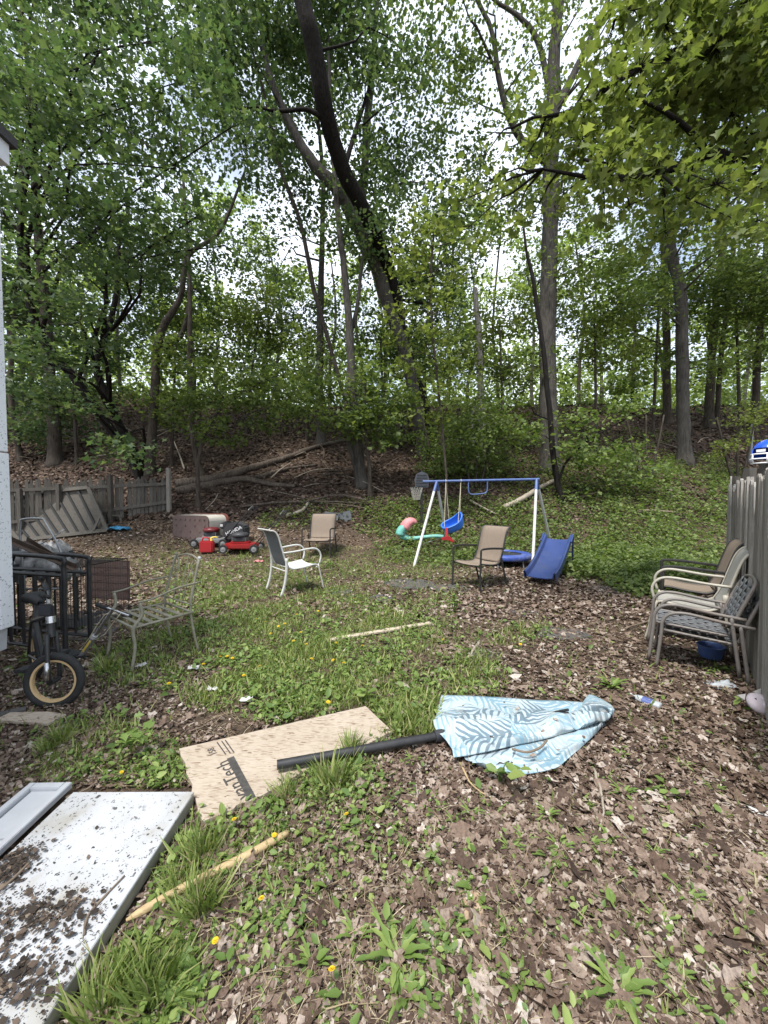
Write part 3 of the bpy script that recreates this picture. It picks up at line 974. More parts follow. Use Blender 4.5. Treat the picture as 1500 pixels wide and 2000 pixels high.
COVX = [75, 225, 375, 525, 675, 825, 975, 1125, 1275, 1425]
COVY = [-100, 50, 150, 250, 350, 450, 550, 650, 750]
COV = np.array([
    [.8, .8, .8, .8, .8, .7, .4, .4, .6, .7],
    [.75, .72, .8, .85, .8, .7, .22, .16, .5, .6],
    [.85, .85, .85, .85, .8, .7, .22, .2, .5, .6],
    [.85, .85, .8, .8, .75, .7, .25, .25, .5, .6],
    [.85, .85, .7, .62, .65, .65, .3, .45, .6, .7],
    [.8, .85, .55, .45, .55, .7, .45, .6, .7, .75],
    [.8, .75, .5, .42, .45, .72, .45, .6, .65, .7],
    [.75, .6, .42, .42, .5, .68, .5, .5, .5, .5],
    [.6, .45, .45, .45, .5, .6, .5, .35, .3, .3]])
def cov_at(x, y):
    xi = np.clip(np.interp(x, COVX, range(10)), 0, 9); yi = np.clip(np.interp(y, COVY, range(9)), 0, 8)
    x0, y0 = int(min(xi, 8)), int(min(yi, 7))
    fx, fy = xi - x0, yi - y0
    return (COV[y0, x0] * (1 - fx) + COV[y0, x0 + 1] * fx) * (1 - fy) + (COV[y0 + 1, x0] * (1 - fx) + COV[y0 + 1, x0 + 1] * fx) * fy

# trunks of the wooded bank, traced with their distance ------------------------------------------
def B(px, py):
    return gp(px, py).y
WOOD = []   # name, label, trunks, bark, leaf material, takes canopy?
y1 = B(840, 880)
WOOD.append(dict(label='big dark leaning maple trunk behind the swing set', bark='black', leaf='leaf_mid', trunks=[
    [(842, 880, y1, 36), (826, 790, y1 - .2, 31), (790, 680, y1 - .7, 30), (768, 560, y1 - 1.2, 31), (726, 440, y1 - 2.6, 34), (672, 335, y1 - 3.7, 38), (634, 210, y1 - 4.8, 41), (615, 100, y1 - 5.3, 42), (590, 0, y1 - 5.6, 41), (560, -160, y1 - 5.8, 40), (540, -330, y1 - 5.8, 30)],
    [(632, 232, y1 - 4.7, 13), (600, 214, y1 - 4.8, 10), (545, 217, y1 - 4.8, 8), (490, 209, y1 - 4.8, 6), (420, 226, y1 - 4.8, 3)],
    [(672, 330, y1 - 3.6, 14), (690, 270, y1 - 3.2, 11), (712, 200, y1 - 2, 9), (760, 60, y1 - 2, 6)]]))
WOOD.append(dict(label='grey leaning trunk crossing in front of the dark leaning maple', bark='grey', leaf='leaf_mid', trunks=[
    [(826, 868, y1 - .1, 24), (800, 720, y1 - .6, 26), (760, 600, y1 - 1.2, 27), (735, 520, y1 - 1.6, 28), (698, 440, y1 - 2, 28), (655, 365, y1 - 2.4, 28), (612, 320, y1 - 2.6, 22), (560, 230, y1 - 2.8, 16), (520, 120, y1 - 3, 12), (500, -60, y1 - 3, 8)],
    [(705, 430, y1 - 1.9, 18), (712, 330, y1 - 1.7, 17), (718, 230, y1 - 1.6, 15), (730, 100, y1 - 1.5, 13), (738, -40, y1 - 1.5, 10), (740, -200, y1 - 1.5, 7)]]))
y3 = B(1072, 915)
WOOD.append(dict(label='tall straight grey trunk forking high above the swing set', bark='grey', leaf='leaf_mid', trunks=[
    [(1072, 915, y3, 40), (1070, 780, y3, 35), (1070, 620, y3, 34), (1074, 450, y3, 32), (1077, 320, y3, 30), (1080, 200, y3, 29), (1084, 90, y3, 24), (1092, 0, y3, 19), (1100, -140, y3, 12), (1105, -300, y3, 7)],
    [(1078, 230, y3, 18), (1118, 150, y3 + .2, 15), (1160, 60, y3 + .4, 11), (1196, -20, y3 + .5, 8), (1240, -140, y3 + .6, 5)],
    [(1078, 330, y3, 15), (1010, 260, y3 - .3, 14), (978, 170, y3 - .4, 12), (960, 60, y3 - .5, 9), (925, -20, y3 - .5, 7), (900, -160, y3, 5)],
    [(1078, 205, y3, 12), (1050, 80, y3, 11), (1010, 30, y3, 8), (960, -5, y3, 6), (930, -60, y3, 4)],
    [(1080, 190, y3, 14), (1083, 80, y3 - .1, 12), (1082, -20, y3 - .2, 8), (1075, -160, y3, 5)]]))
y4 = B(1337, 902)
WOOD.append(dict(label='slim grey trunk with a crook halfway up, near the plank fence', bark='grey', leaf='leaf_mid', trunks=[
    [(1338, 902, y4, 27), (1334, 780, y4, 24), (1332, 640, y4, 23), (1328, 560, y4, 22), (1312, 500, y4, 20), (1314, 455, y4, 18), (1336, 405, y4, 15), (1352, 340, y4, 12), (1340, 200, y4, 9), (1345, 40, y4, 7)],
    [(1310, 500, y4, 12), (1303, 440, y4, 9), (1298, 330, y4, 7), (1280, 150, y4, 4)]]))
for (label, pts, bark) in [
    ('dark straight trunk left of the crooked one on the bank', [(1303, 825, 19), (1302, 700, 18), (1299, 580, 16), (1296, 450, 14), (1300, 250, 10), (1305, 60, 6)], 'brown'),
    ('dark leaning trunk on the bank right of the crooked one', [(1384, 832, 22), (1390, 700, 20), (1400, 580, 17), (1412, 470, 14), (1430, 280, 10), (1450, 60, 6)], 'brown'),
    ('thin trunk leaning right beside its dark neighbour', [(1400, 830, 12), (1408, 700, 11), (1420, 590, 10), (1435, 470, 8), (1450, 300, 5)], 'brown'),
    ('trunk at the right edge behind the blue helmet', [(1472, 840, 17), (1480, 700, 16), (1492, 560, 14), (1500, 400, 11), (1510, 150, 7)], 'brown'),
    ('twin-stemmed trunk with flared roots above the branch pile', [(706, 945, 30), (694, 820, 25), (685, 690, 21), (676, 560, 18), (660, 420, 15), (648, 250, 11), (640, 60, 7)], 'grey'),
    ('slender upright trunk left of the twin-stemmed one', [(626, 868, 22), (624, 740, 20), (626, 600, 17), (630, 450, 13), (628, 300, 10), (600, 60, 6)], 'grey'),
    ('crooked thick trunk rising behind the picket fence', [(292, 925, 26), (300, 800, 21), (306, 700, 21), (318, 640, 19), (352, 580, 14), (368, 500, 12), (430, 450, 9), (480, 330, 5)], 'brown'),
    ('broad trunk half hidden behind the left fence', [(108, 905, 32), (103, 800, 30), (92, 680, 28), (85, 560, 24), (70, 400, 18), (60, 200, 12), (40, 0, 8)], 'brown'),
    ('thin dark trunk on the bank above the deck box', [(392, 928, 17), (376, 850, 14), (370, 740, 13), (371, 600, 11), (365, 450, 8), (350, 250, 5)], 'brown'),
    ('slender trunk on the bank behind the leaning panel', [(40, 900, 14), (20, 760, 13), (30, 600, 12), (42, 450, 10), (38, 250, 8)], 'brown'),
    ('curved thin trunk climbing left of the dark leaning maple', [(668, 760, 10), (640, 660, 11), (612, 560, 12), (588, 440, 11), (545, 320, 10), (520, 200, 7), (480, 50, 5)], 'brown'),
]:
    yb = B(pts[0][0], pts[0][1])
    if label.startswith('curved'):
        yb = y1 - 1.5
        pts = [(700, 870, 10)] + pts
    tr = [[(x, y, yb - .12 * i, wd * .8) for i, (x, y, wd) in enumerate(pts)]]
    if label.startswith('twin'):
        tr.append([(700, 930, yb, 14), (682, 860, yb - .1, 12), (676, 790, yb - .1, 11), (684, 700, yb, 10)])
        tr.append([(690, 640, yb, 9), (700, 580, yb, 8), (708, 500, yb, 6), (716, 420, yb, 4)])
    if label.startswith('crooked thick'):
        tr.append([(312, 680, yb, 14), (340, 668, yb - .2, 11), (360, 640, yb - .3, 9), (374, 560, yb - .4, 6)])
    WOOD.append(dict(label=label, trunks=tr, bark=bark, leaf='leaf_mid'))

# the canopy: clumps laid over the bank with the density the photo shows, each carried by its nearest tree
for wd_ in WOOD:
    wd_['cl'] = []
    wd_['top'] = [at(x, y, Y) for tr in wd_['trunks'] for x, y, Y, ww in tr if y < 620]
gy_ = -330
while gy_ < 750:
    gx_ = -160
    while gx_ < 1680:
        x, y = gx_ + random.uniform(-45, 45), gy_ + random.uniform(-40, 40)
        c_ = cov_at(x, y)
        if y < -120:
            c_ *= .6
        if random.random() < .97:
            Yc = random.uniform(10.5, 15.5) + (1.0 if y > 300 else 0) + (2.0 if y > 520 else 0)
            if 560 < x < 740 and y < 480:
                Yc = max(Yc, 12.6)
            cc = at(x, y, Yc)
            best = min(WOOD, key=lambda w_: min((p - cc).length for p in w_['top']))
            rx = random.uniform(55, 95)
            best['cl'].append(clump(x, y, Yc, rx, rx * random.uniform(.6, .95), min(.93, c_ * (.95 if y > 330 and x > 480 else .86 if x > 480 else .76) * random.uniform(.5, 1.15)), .105))
        gx_ += 104
    gy_ += 78
for i, wd_ in enumerate(WOOD):
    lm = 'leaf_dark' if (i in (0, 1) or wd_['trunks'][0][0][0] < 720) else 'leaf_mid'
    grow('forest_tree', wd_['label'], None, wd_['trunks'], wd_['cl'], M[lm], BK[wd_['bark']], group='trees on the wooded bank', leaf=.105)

# dead snag
ys = B(938, 892)
o = grow('dead_snag', 'pale barkless dead snag standing behind the swing set', None,
         [[(940, 892, ys, 20), (942, 830, ys, 17), (938, 740, ys, 14), (936, 660, ys, 13), (930, 600, ys, 12), (927, 562, ys, 9)],
          [(925, 880, ys, 10), (922, 820, ys, 7), (930, 780, ys, 5)]], [], None, BK['pale'], cat='dead tree')

# left-hand understorey maples with large dark leaves, nearer than the bank trees
def simple(name, label, tr, cl, leafm, bark, **kw):
    return grow(name, label, None, tr, cl, M[leafm], BK[bark], **kw)
yl = B(276, 928)
cl = []
for (x, y, rx, ry, cv) in [(40, 60, 110, 90, .62), (180, 120, 110, 90, .55), (60, 220, 110, 90, .62), (210, 260, 120, 80, .62), (340, 330, 100, 70, .5), (90, 360, 110, 70, .6), (240, 400, 110, 60, .62), (390, 420, 70, 50, .45), (330, 80, 80, 60, .6), (380, 150, 80, 60, .6), (420, 60, 70, 60, .55), (300, 190, 70, 50, .5), (450, 250, 70, 60, .5)]:
    cl.append(clump(x, y, random.uniform(7.6, 9.2), rx, ry, cv, .13))
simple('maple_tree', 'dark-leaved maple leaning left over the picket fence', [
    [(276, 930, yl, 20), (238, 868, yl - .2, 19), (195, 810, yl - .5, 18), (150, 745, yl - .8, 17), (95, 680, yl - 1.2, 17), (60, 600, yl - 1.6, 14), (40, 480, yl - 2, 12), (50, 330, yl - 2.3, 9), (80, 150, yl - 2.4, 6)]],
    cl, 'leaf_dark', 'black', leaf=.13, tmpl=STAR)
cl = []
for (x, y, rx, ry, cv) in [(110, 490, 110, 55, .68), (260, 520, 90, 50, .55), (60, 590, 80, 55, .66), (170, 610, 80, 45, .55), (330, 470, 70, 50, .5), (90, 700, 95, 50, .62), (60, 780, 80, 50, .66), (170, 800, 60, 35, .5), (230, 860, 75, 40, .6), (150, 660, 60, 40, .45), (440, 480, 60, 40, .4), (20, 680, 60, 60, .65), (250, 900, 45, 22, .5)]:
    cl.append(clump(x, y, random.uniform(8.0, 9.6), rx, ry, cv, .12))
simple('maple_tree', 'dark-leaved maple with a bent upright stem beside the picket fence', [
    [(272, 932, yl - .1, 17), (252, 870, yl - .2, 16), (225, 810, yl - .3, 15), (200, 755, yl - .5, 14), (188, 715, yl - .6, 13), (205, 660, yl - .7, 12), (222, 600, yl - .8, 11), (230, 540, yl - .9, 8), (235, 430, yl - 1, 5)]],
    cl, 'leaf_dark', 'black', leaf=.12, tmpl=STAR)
# low maple boughs in front of the bank
yc = 11.4
cl = [clump(*a, .12) for a in [(395, 770, yc, 60, 42, .85), (470, 800, yc, 65, 42, .85), (430, 840, yc, 50, 30, .8), (500, 745, yc, 65, 38, .82), (560, 780, yc, 60, 38, .75), (390, 720, yc, 50, 30, .7), (620, 730, yc + .5, 60, 38, .65), (600, 810, yc, 60, 30, .6), (350, 800, yc, 45, 30, .6), (540, 830, yc, 45, 22, .5)]]
simple('maple_sapling', 'leafy maple sapling in front of the brown bank above the mowers', [[(386, 905, yc, 8), (400, 850, yc, 8), (430, 800, yc, 7), (470, 770, yc, 6), (520, 740, yc, 4)]], cl, 'leaf_mid', 'brown', leaf=.12, tmpl=STAR)
yc = 12.2
cl = [clump(*a, .12) for a in [(720, 820, yc, 65, 42, .8), (765, 780, yc, 55, 38, .75), (700, 750, yc, 50, 38, .7), (660, 825, yc, 50, 30, .65), (650, 765, yc, 45, 30, .6), (760, 850, yc, 50, 30, .6)]]
simple('maple_sapling', 'drooping green sapling beside the twin-stemmed trunk', [[(722, 915, yc, 8), (715, 860, yc, 7), (712, 800, yc, 6), (715, 740, yc, 4)]], cl, 'leaf_mid', 'brown', leaf=.12)
# bright young maple by the leaning trunks
yc = 10.6
cl = [clump(*a, .125) for a in [(800, 470, yc, 55, 45, .55), (850, 430, yc, 60, 40, .5), (830, 540, yc, 60, 50, .6), (790, 610, yc, 45, 50, .55), (870, 600, yc, 50, 50, .5), (830, 680, yc, 60, 50, .6), (890, 520, yc, 45, 45, .4), (780, 700, yc, 40, 40, .5), (880, 740, yc, 55, 45, .6), (850, 800, yc, 60, 40, .6), (930, 470, yc, 45, 35, .35), (940, 400, yc, 55, 35, .4)]]
simple('maple_sapling', 'bright green young maple in front of the dark leaning trunk', [[(872, 925, yc, 5), (862, 820, yc, 5), (850, 700, yc, 5), (840, 560, yc, 6), (850, 430, yc, 4)]], cl, 'leaf_bright', 'brown', leaf=.125, tmpl=STAR)
# thin dark stem in front of the tall straight trunk
yc = gp(1096, 982).y
cl = [clump(*a, .105) for a in [(1130, 830, yc, 70, 30, .5), (1190, 800, yc, 50, 25, .4), (1120, 900, yc, 60, 40, .6), (1190, 880, yc, 65, 40, .55), (1050, 850, yc, 50, 40, .45), (1000, 800, yc, 55, 30, .4), (1240, 800, yc, 45, 25, .4), (1180, 940, yc, 60, 30, .5), (1040, 690, yc, 45, 30, .35), (1240, 920, yc, 55, 35, .5)]]
simple('sapling', 'thin dark-stemmed sapling in front of the tall straight trunk', [[(1097, 984, yc, 13), (1082, 900, yc, 12), (1073, 800, yc, 11), (1063, 700, yc, 10), (1052, 620, yc, 9), (1040, 540, yc, 8), (1028, 490, yc, 6), (1020, 420, yc, 4)],
                                                                                          [(1090, 940, yc, 7), (1108, 900, yc, 5), (1150, 860, yc, 4), (1220, 820, yc, 3)]], cl, 'leaf_shrub', 'black', leaf=.105)
# understorey saplings all over the bank
for label, (bx, by), lst, lm in [
    ('dark leafy sapling just behind the left end of the picket fence', (150, 905), [(130, 820, 70, 40, .55), (70, 850, 60, 35, .5), (180, 760, 70, 40, .55), (215, 700, 60, 40, .5), (110, 760, 60, 40, .5)], 'leaf_dark'),
    ('mid green sapling right of the crooked thick trunk', (335, 912), [(330, 700, 60, 40, .55), (300, 760, 55, 35, .5), (350, 640, 60, 40, .5), (410, 690, 60, 35, .5), (330, 820, 45, 30, .45)], 'leaf_mid'),
    ('bright sapling high on the bank above the fallen trunk', (480, 850), [(520, 690, 60, 40, .5), (480, 640, 60, 45, .5), (560, 650, 60, 40, .45), (500, 590, 60, 40, .4), (470, 720, 60, 35, .5)], 'leaf_bright'),
    ('green sapling left of the slender upright trunk', (600, 860), [(600, 660, 60, 40, .5), (640, 700, 55, 35, .5), (580, 740, 60, 35, .55), (560, 800, 50, 30, .45), (620, 780, 50, 30, .45)], 'leaf_far'),
    ('green sapling between the twin-stemmed and the dark leaning trunks', (752, 880), [(740, 700, 55, 45, .55), (760, 640, 55, 40, .5), (705, 650, 55, 40, .5), (770, 860, 45, 30, .5), (740, 770, 60, 40, .6)], 'leaf_shrub'),
    ('bushy green sapling beside the dead snag', (985, 900), [(1000, 720, 60, 45, .6), (960, 640, 60, 45, .5), (1020, 600, 50, 45, .45), (970, 850, 60, 40, .6), (900, 690, 50, 50, .5), (1000, 790, 60, 35, .6)], 'leaf_bright'),
    ('spreading green sapling right of the tall straight trunk', (1165, 880), [(1150, 700, 65, 40, .5), (1190, 620, 65, 45, .55), (1130, 620, 50, 45, .5), (1230, 700, 60, 40, .5), (1100, 560, 50, 40, .45)], 'leaf_bright'),
    ('leafy sapling left of the crooked grey trunk on the bank', (1275, 850), [(1260, 610, 65, 45, .6), (1300, 550, 65, 40, .55), (1280, 700, 60, 40, .5), (1370, 590, 60, 40, .5), (1230, 540, 60, 40, .55)], 'leaf_shrub'),
    ('leafy sapling at the right end of the bank', (1445, 850), [(1430, 620, 65, 45, .6), (1475, 690, 55, 45, .55), (1440, 540, 60, 40, .55), (1400, 660, 55, 35, .4)], 'leaf_shrub'),
    ('dark leafy sapling close to the left edge behind the house', (35, 880), [(30, 610, 60, 45, .55), (70, 690, 60, 40, .55), (15, 780, 60, 50, .6), (100, 630, 60, 40, .5)], 'leaf_dark'),
]:
    g_ = gp(bx, by)
    Yc = g_.y
    cx0 = sum(q[0] for q in lst) / len(lst); ty = min(q[1] for q in lst)
    st_ = [[(bx, by, Yc, 7), (bx * .6 + cx0 * .4, by * .6 + ty * .4, Yc, 6), (cx0, ty + 20, Yc, 3)]]
    simple('sapling', label, st_, [clump(x, y, Yc + random.uniform(-.8, .8), rx, ry, min(.85, cv * (1.25 if bx < 560 else .95)), .115) for x, y, rx, ry, cv in lst], lm, 'brown', leaf=.115, group='saplings on the bank')
# shrubs at the foot of the bank
for label, (bx, by), lst, lm in [
    ('leafy shrub behind the swing set beam', (930, 955), [(900, 860, 60, 40, .65), (950, 840, 60, 45, .6), (880, 910, 55, 35, .65), (960, 900, 60, 40, .6), (930, 780, 60, 40, .5), (1000, 950, 50, 30, .4)], 'leaf_shrub'),
    ('leafy shrub at the foot of the leaning trunk', (862, 930), [(850, 860, 45, 40, .6), (870, 900, 50, 30, .6), (840, 920, 40, 20, .5), (900, 800, 40, 40, .5)], 'leaf_shrub'),
    ('sparse green shrub on the bank near the crooked grey trunk', (1262, 940), [(1230, 880, 45, 25, .4), (1200, 900, 45, 25, .4), (1285, 912, 40, 20, .4)], 'leaf_shrub'),
    ('small bright shrub beside the plank fence and helmet', (1440, 945), [(1440, 860, 30, 25, .5), (1460, 825, 35, 25, .55), (1410, 880, 25, 20, .4), (1480, 800, 40, 25, .5)], 'leaf_bright'),
]:
    g_ = gp(bx, by)
    Yc = g_.y
    stems = [[(bx + dx, by, Yc, 5), (bx + dx * 3, by - 60, Yc, 4), (bx + dx * 5, by - 130, Yc, 3)] for dx in (-8, 0, 7)]
    simple('shrub', label, stems, [clump(x, y, Yc + random.uniform(-.6, .6), rx, ry, cv, .085) for x, y, rx, ry, cv in lst], lm, 'brown', cat='shrub', leaf=.085)

# near maple whose boughs hang in from the right: trunk stands outside the fence
mt = Vector((6.3, 4.7, 0))
root_ = thing('maple_tree', 'near bright green maple boughs hanging in from upper right', 'tree', mt)
mb = MB()
tp = curve([mt + Vector((0, 0, -.2)), mt + Vector((.02, 0, 1.5)), mt + Vector((-.1, -.1, 3.4)), mt + Vector((-.2, -.1, 6)), mt + Vector((-.1, .1, 9))], 5)
mb.tube(tp, list(np.linspace(.26, .1, len(tp))), 12)
mb.build('trunk', BK['brown'], root_, smooth='all', world=True)
lb = MB()
bough = [
    [mt + Vector((-.1, -.1, 3.4)), at(1520, 290, 4.4), at(1440, 312, 4.3), at(1385, 300, 4.25), at(1310, 330, 4.2), at(1240, 345, 4.1), at(1150, 345, 4.0), at(1060, 330, 3.9)],
    [mt + Vector((-.15, -.1, 4.6)), at(1520, 40, 4.3), at(1430, 70, 4.2), at(1330, 100, 4.1), at(1220, 150, 4.0), at(1120, 215, 3.9), at(1040, 230, 3.8)],
    [mt + Vector((-.15, -.1, 5.2)), at(1540, -140, 4.4), at(1420, -90, 4.2), at(1300, -40, 4.1), at(1200, 40, 4.0)],
    [at(1440, 312, 4.3), at(1470, 360, 4.3), at(1500, 372, 4.3)],
    [at(1385, 300, 4.25), at(1330, 240, 4.1), at(1260, 200, 4), at(1190, 190, 3.9)],
    [at(1240, 345, 4.1), at(1190, 320, 4.0), at(1140, 312, 3.9)],
]
for k_, bo in enumerate(bough):
    c_ = curve(bo, 5)
    r0 = (.075, .07, .06, .03, .035, .018)[k_]
    lb.tube(c_, [r0 * (1 - .85 * i / (len(c_) - 1)) for i in range(len(c_))], 7)
tips = []
lst = [(1130, 270, 90, 50, .75), (1220, 240, 80, 55, .8), (1060, 240, 60, 40, .6), (1060, 310, 65, 40, .6), (1180, 340, 90, 45, .75), (1280, 310, 90, 55, .85), (1330, 180, 90, 70, .85), (1250, 130, 80, 60, .75), (1400, 90, 90, 70, .85),
       (1300, 50, 80, 60, .7), (1430, 220, 90, 70, .85), (1480, 130, 80, 80, .85), (1490, 330, 80, 70, .7), (1400, 360, 80, 50, .7), (1230, 400, 80, 40, .55), (1340, 400, 60, 40, .5), (1460, 0, 100, 60, .8), (1350, -20, 90, 60, .75), (1240, 20, 60, 50, .5),
       (1180, 90, 50, 50, .45), (1140, 180, 50, 40, .5), (1010, 340, 50, 35, .45), (960, 350, 40, 30, .35), (1000, 430, 50, 25, .35), (1440, 430, 70, 40, .5), (1180, 430, 40, 30, .35), (1540, 230, 80, 120, .7), (1540, 60, 80, 100, .7), (1420, -120, 120, 80, .6), (1290, -110, 90, 70, .5), (1100, 380, 40, 40, .4), (950, 300, 40, 30, .3), (880, 400, 45, 30, .4), (920, 440, 50, 25, .4), (1040, 420, 50, 30, .45), (1300, 450, 60, 35, .5), (1390, 430, 60, 40, .5), (1480, 430, 60, 40, .5)]
Cs, Ns, Ss = [], [], []
for (x, y, rx, ry, cv) in lst:
    Yc = random.uniform(3.7, 4.5)
    c, rad, n = clump(x, y, Yc, rx, ry, min(.78, cv * .92), .084)
    src = min([p for bo in bough for p in curve(bo, 3)], key=lambda p: (p - c).length)
    lc = limb_curve(src, c, .1, 6, .1)
    lb.tube(lc, [.014 * (1 - .7 * i / (len(lc) - 1)) for i in range(len(lc))], 5, cap=False)
    nsp = max(4, n // 9)
    SC = np.array(tuple(c)) + unit(rng.normal(0, 1, (nsp, 3))) * (rng.random(nsp) ** .4)[:, None] * np.array(rad)
    for q in SC:
        tw = limb_curve(c, q, .05, 3, .12)
        lb.tube(tw, [.006, .004, .003] + [.002] * (len(tw) - 3), 4, cap=False)
    idx = rng.integers(0, nsp, n)
    Cs.append(SC[idx] + rng.normal(0, 1, (n, 3)) * np.array([.1, .1, .05]))
    tl = rng.normal(0, .6, (n, 3)); tl[:, 2] = np.abs(rng.normal(.75, .35, n)); Ns.append(unit(tl))
    Ss.append(.084 * np.clip(rng.lognormal(0, .34, n), .35, 1.5))
br_ = lb.build('branches', BK['black'], root_, smooth='all', world=True); br_['kind'] = 'stuff'
C_ = np.concatenate(Cs)
V, F = scatter(*MAPLE, C_, np.concatenate(Ns), rng.random(len(C_)) * 6.28, np.concatenate(Ss), rng.normal(1, .7, len(C_)))
cr_ = link('crown', npmesh('crown', V, F, M['leaf_bright'], origin=mt), root_)
cr_['kind'] = 'stuff'

# thin far trees along the top of the bank
far_specs = []
xs = list(range(-60, 1600, 62))
for i, x in enumerate(xs):
    far_specs.append((x + random.uniform(-22, 22), random.uniform(20.5, 29)))
far_specs.sort()
for i, (x, Y) in enumerate(far_specs):
    p = at(x, 700, Y)
    g = H(p.x, Y)
    ybase = 973.5 - (g - CAM.z) * FPX / Y
    top = ybase - random.uniform(240, 420)
    tr = [[(x, ybase, Y, random.uniform(6, 11)), (x + random.uniform(-8, 8), ybase - 90, Y, 7), (x + random.uniform(-15, 15), ybase - 190, Y, 5), (x + random.uniform(-25, 25), top, Y, 3)]]
    cl = []
    for k_ in range(random.randint(6, 9)):
        yy = random.uniform(top - 20, ybase - 40)
        cl.append(clump(x + random.uniform(-60, 60), yy, Y + random.uniform(-1, 1), random.uniform(28, 50), random.uniform(24, 40), random.uniform(.35, .6) * (.85 if 480 < x < 700 or 900 < x < 1060 else 1), .15))
    order_ = ['leftmost'] + ['%s from the left' % w_ for w_ in 'second third fourth fifth sixth seventh eighth ninth tenth eleventh twelfth thirteenth fourteenth fifteenth sixteenth seventeenth eighteenth nineteenth twentieth twenty-first twenty-second twenty-third twenty-fourth twenty-fifth twenty-sixth twenty-seventh twenty-eighth'.split()]
    grow('slender_tree', 'slender %s tree on top of the bank, %s in its row' % ('yellow-green' if i % 3 else 'mid green', order_[i]), None, tr, cl, M['leaf_far'] if i % 3 else M['leaf_shrub'], BK['brown' if i % 2 else 'grey'], group='slender trees along the top of the bank', leaf=.16)

# low brush along the crest
n = 34000
X = rng.uniform(-32, 32, n); Y = rng.uniform(18.6, 28, n)
lump = .5 + .5 * vnoise(X, Y, .5, 2.0)
Z = hill(X, Y) + rng.random(n) ** .8 * np.clip(lump - .15, .03, 1) * 1.6
keep = rng.random(n) < np.clip(lump * 1.1, .05, 1)
X, Y, Z = X[keep], Y[keep], Z[keep]; N = len(X)
V, F = scatter(*LEAF2, np.stack([X, Y, Z], -1), unit(rng.normal(0, 1, (N, 3)) + np.array([0, 0, .6])), rng.random(N) * 6.28, np.clip(rng.lognormal(math.log(.125), .3, N), .06, .26))
stuff('crest_brush', V, F, M['leaf_shrub'], 'pale green brush growing along the top of the bank')
# distant wood far behind the bank: one mass of foliage
n = 70000
X = rng.uniform(-75, 75, n); Y = rng.uniform(42, 62, n)
lump = .5 + .5 * vnoise(X, Y, .13, 5.0)
Z = hill(X, Y) + rng.random(n) ** .9 * (5 + 17 * np.clip(lump, .0, 1))
V, F = scatter(*LEAF2, np.stack([X, Y, Z], -1), unit(rng.normal(0, 1, (n, 3))), rng.random(n) * 6.28, np.clip(rng.lognormal(math.log(.34), .35, n), .15, .8))
stuff('distant_wood', V, F, M['leaf_far'], 'pale distant wood seen between the trunks')
# ================================================================== objects
def V3(*a):
    return Vector(a)
def plane_pt(px, py, z):
    d_ = ray(px, py)
    return CAM + d_ * ((z - CAM.z) / d_.z)
def sheet(mb, prof, w0, w1=None, nw=6, sag=.0, th=.004):
    """strip of fabric: profile (x, z) swept over the width, closed with a thickness"""
    w1 = w1 or w0
    n_ = len(prof)
    rows = []
    for i, (x, z) in enumerate(prof):
        w_ = w0 + (w1 - w0) * i / (n_ - 1)
        rows.append([V3(x, (j / nw - .5) * w_, z - sag * (1 - (2 * j / nw - 1) ** 2)) for j in range(nw + 1)])
    mb.grid(rows)
    return mb
def copy_tree(o, parent=None):
    c = o.copy(); col.objects.link(c); c.parent = parent
    for ch in list(o.children):
        copy_tree(ch, c)
    return c
def lettering(text, size, mat, parent, M_, name='lettering', ext=.0008):
    cu = bpy.data.curves.new('lettering', 'FONT')
    cu.body = text; cu.size = size; cu.extrude = ext; cu.align_x = 'CENTER'; cu.align_y = 'CENTER'
    tmp = bpy.data.objects.new('lettering', cu)
    col.objects.link(tmp)
    me = bpy.data.meshes.new_from_object(tmp)
    bpy.data.objects.remove(tmp)
    me.transform(M_)
    me.materials.clear(); me.materials.append(mat)
    return link(name, me, parent)

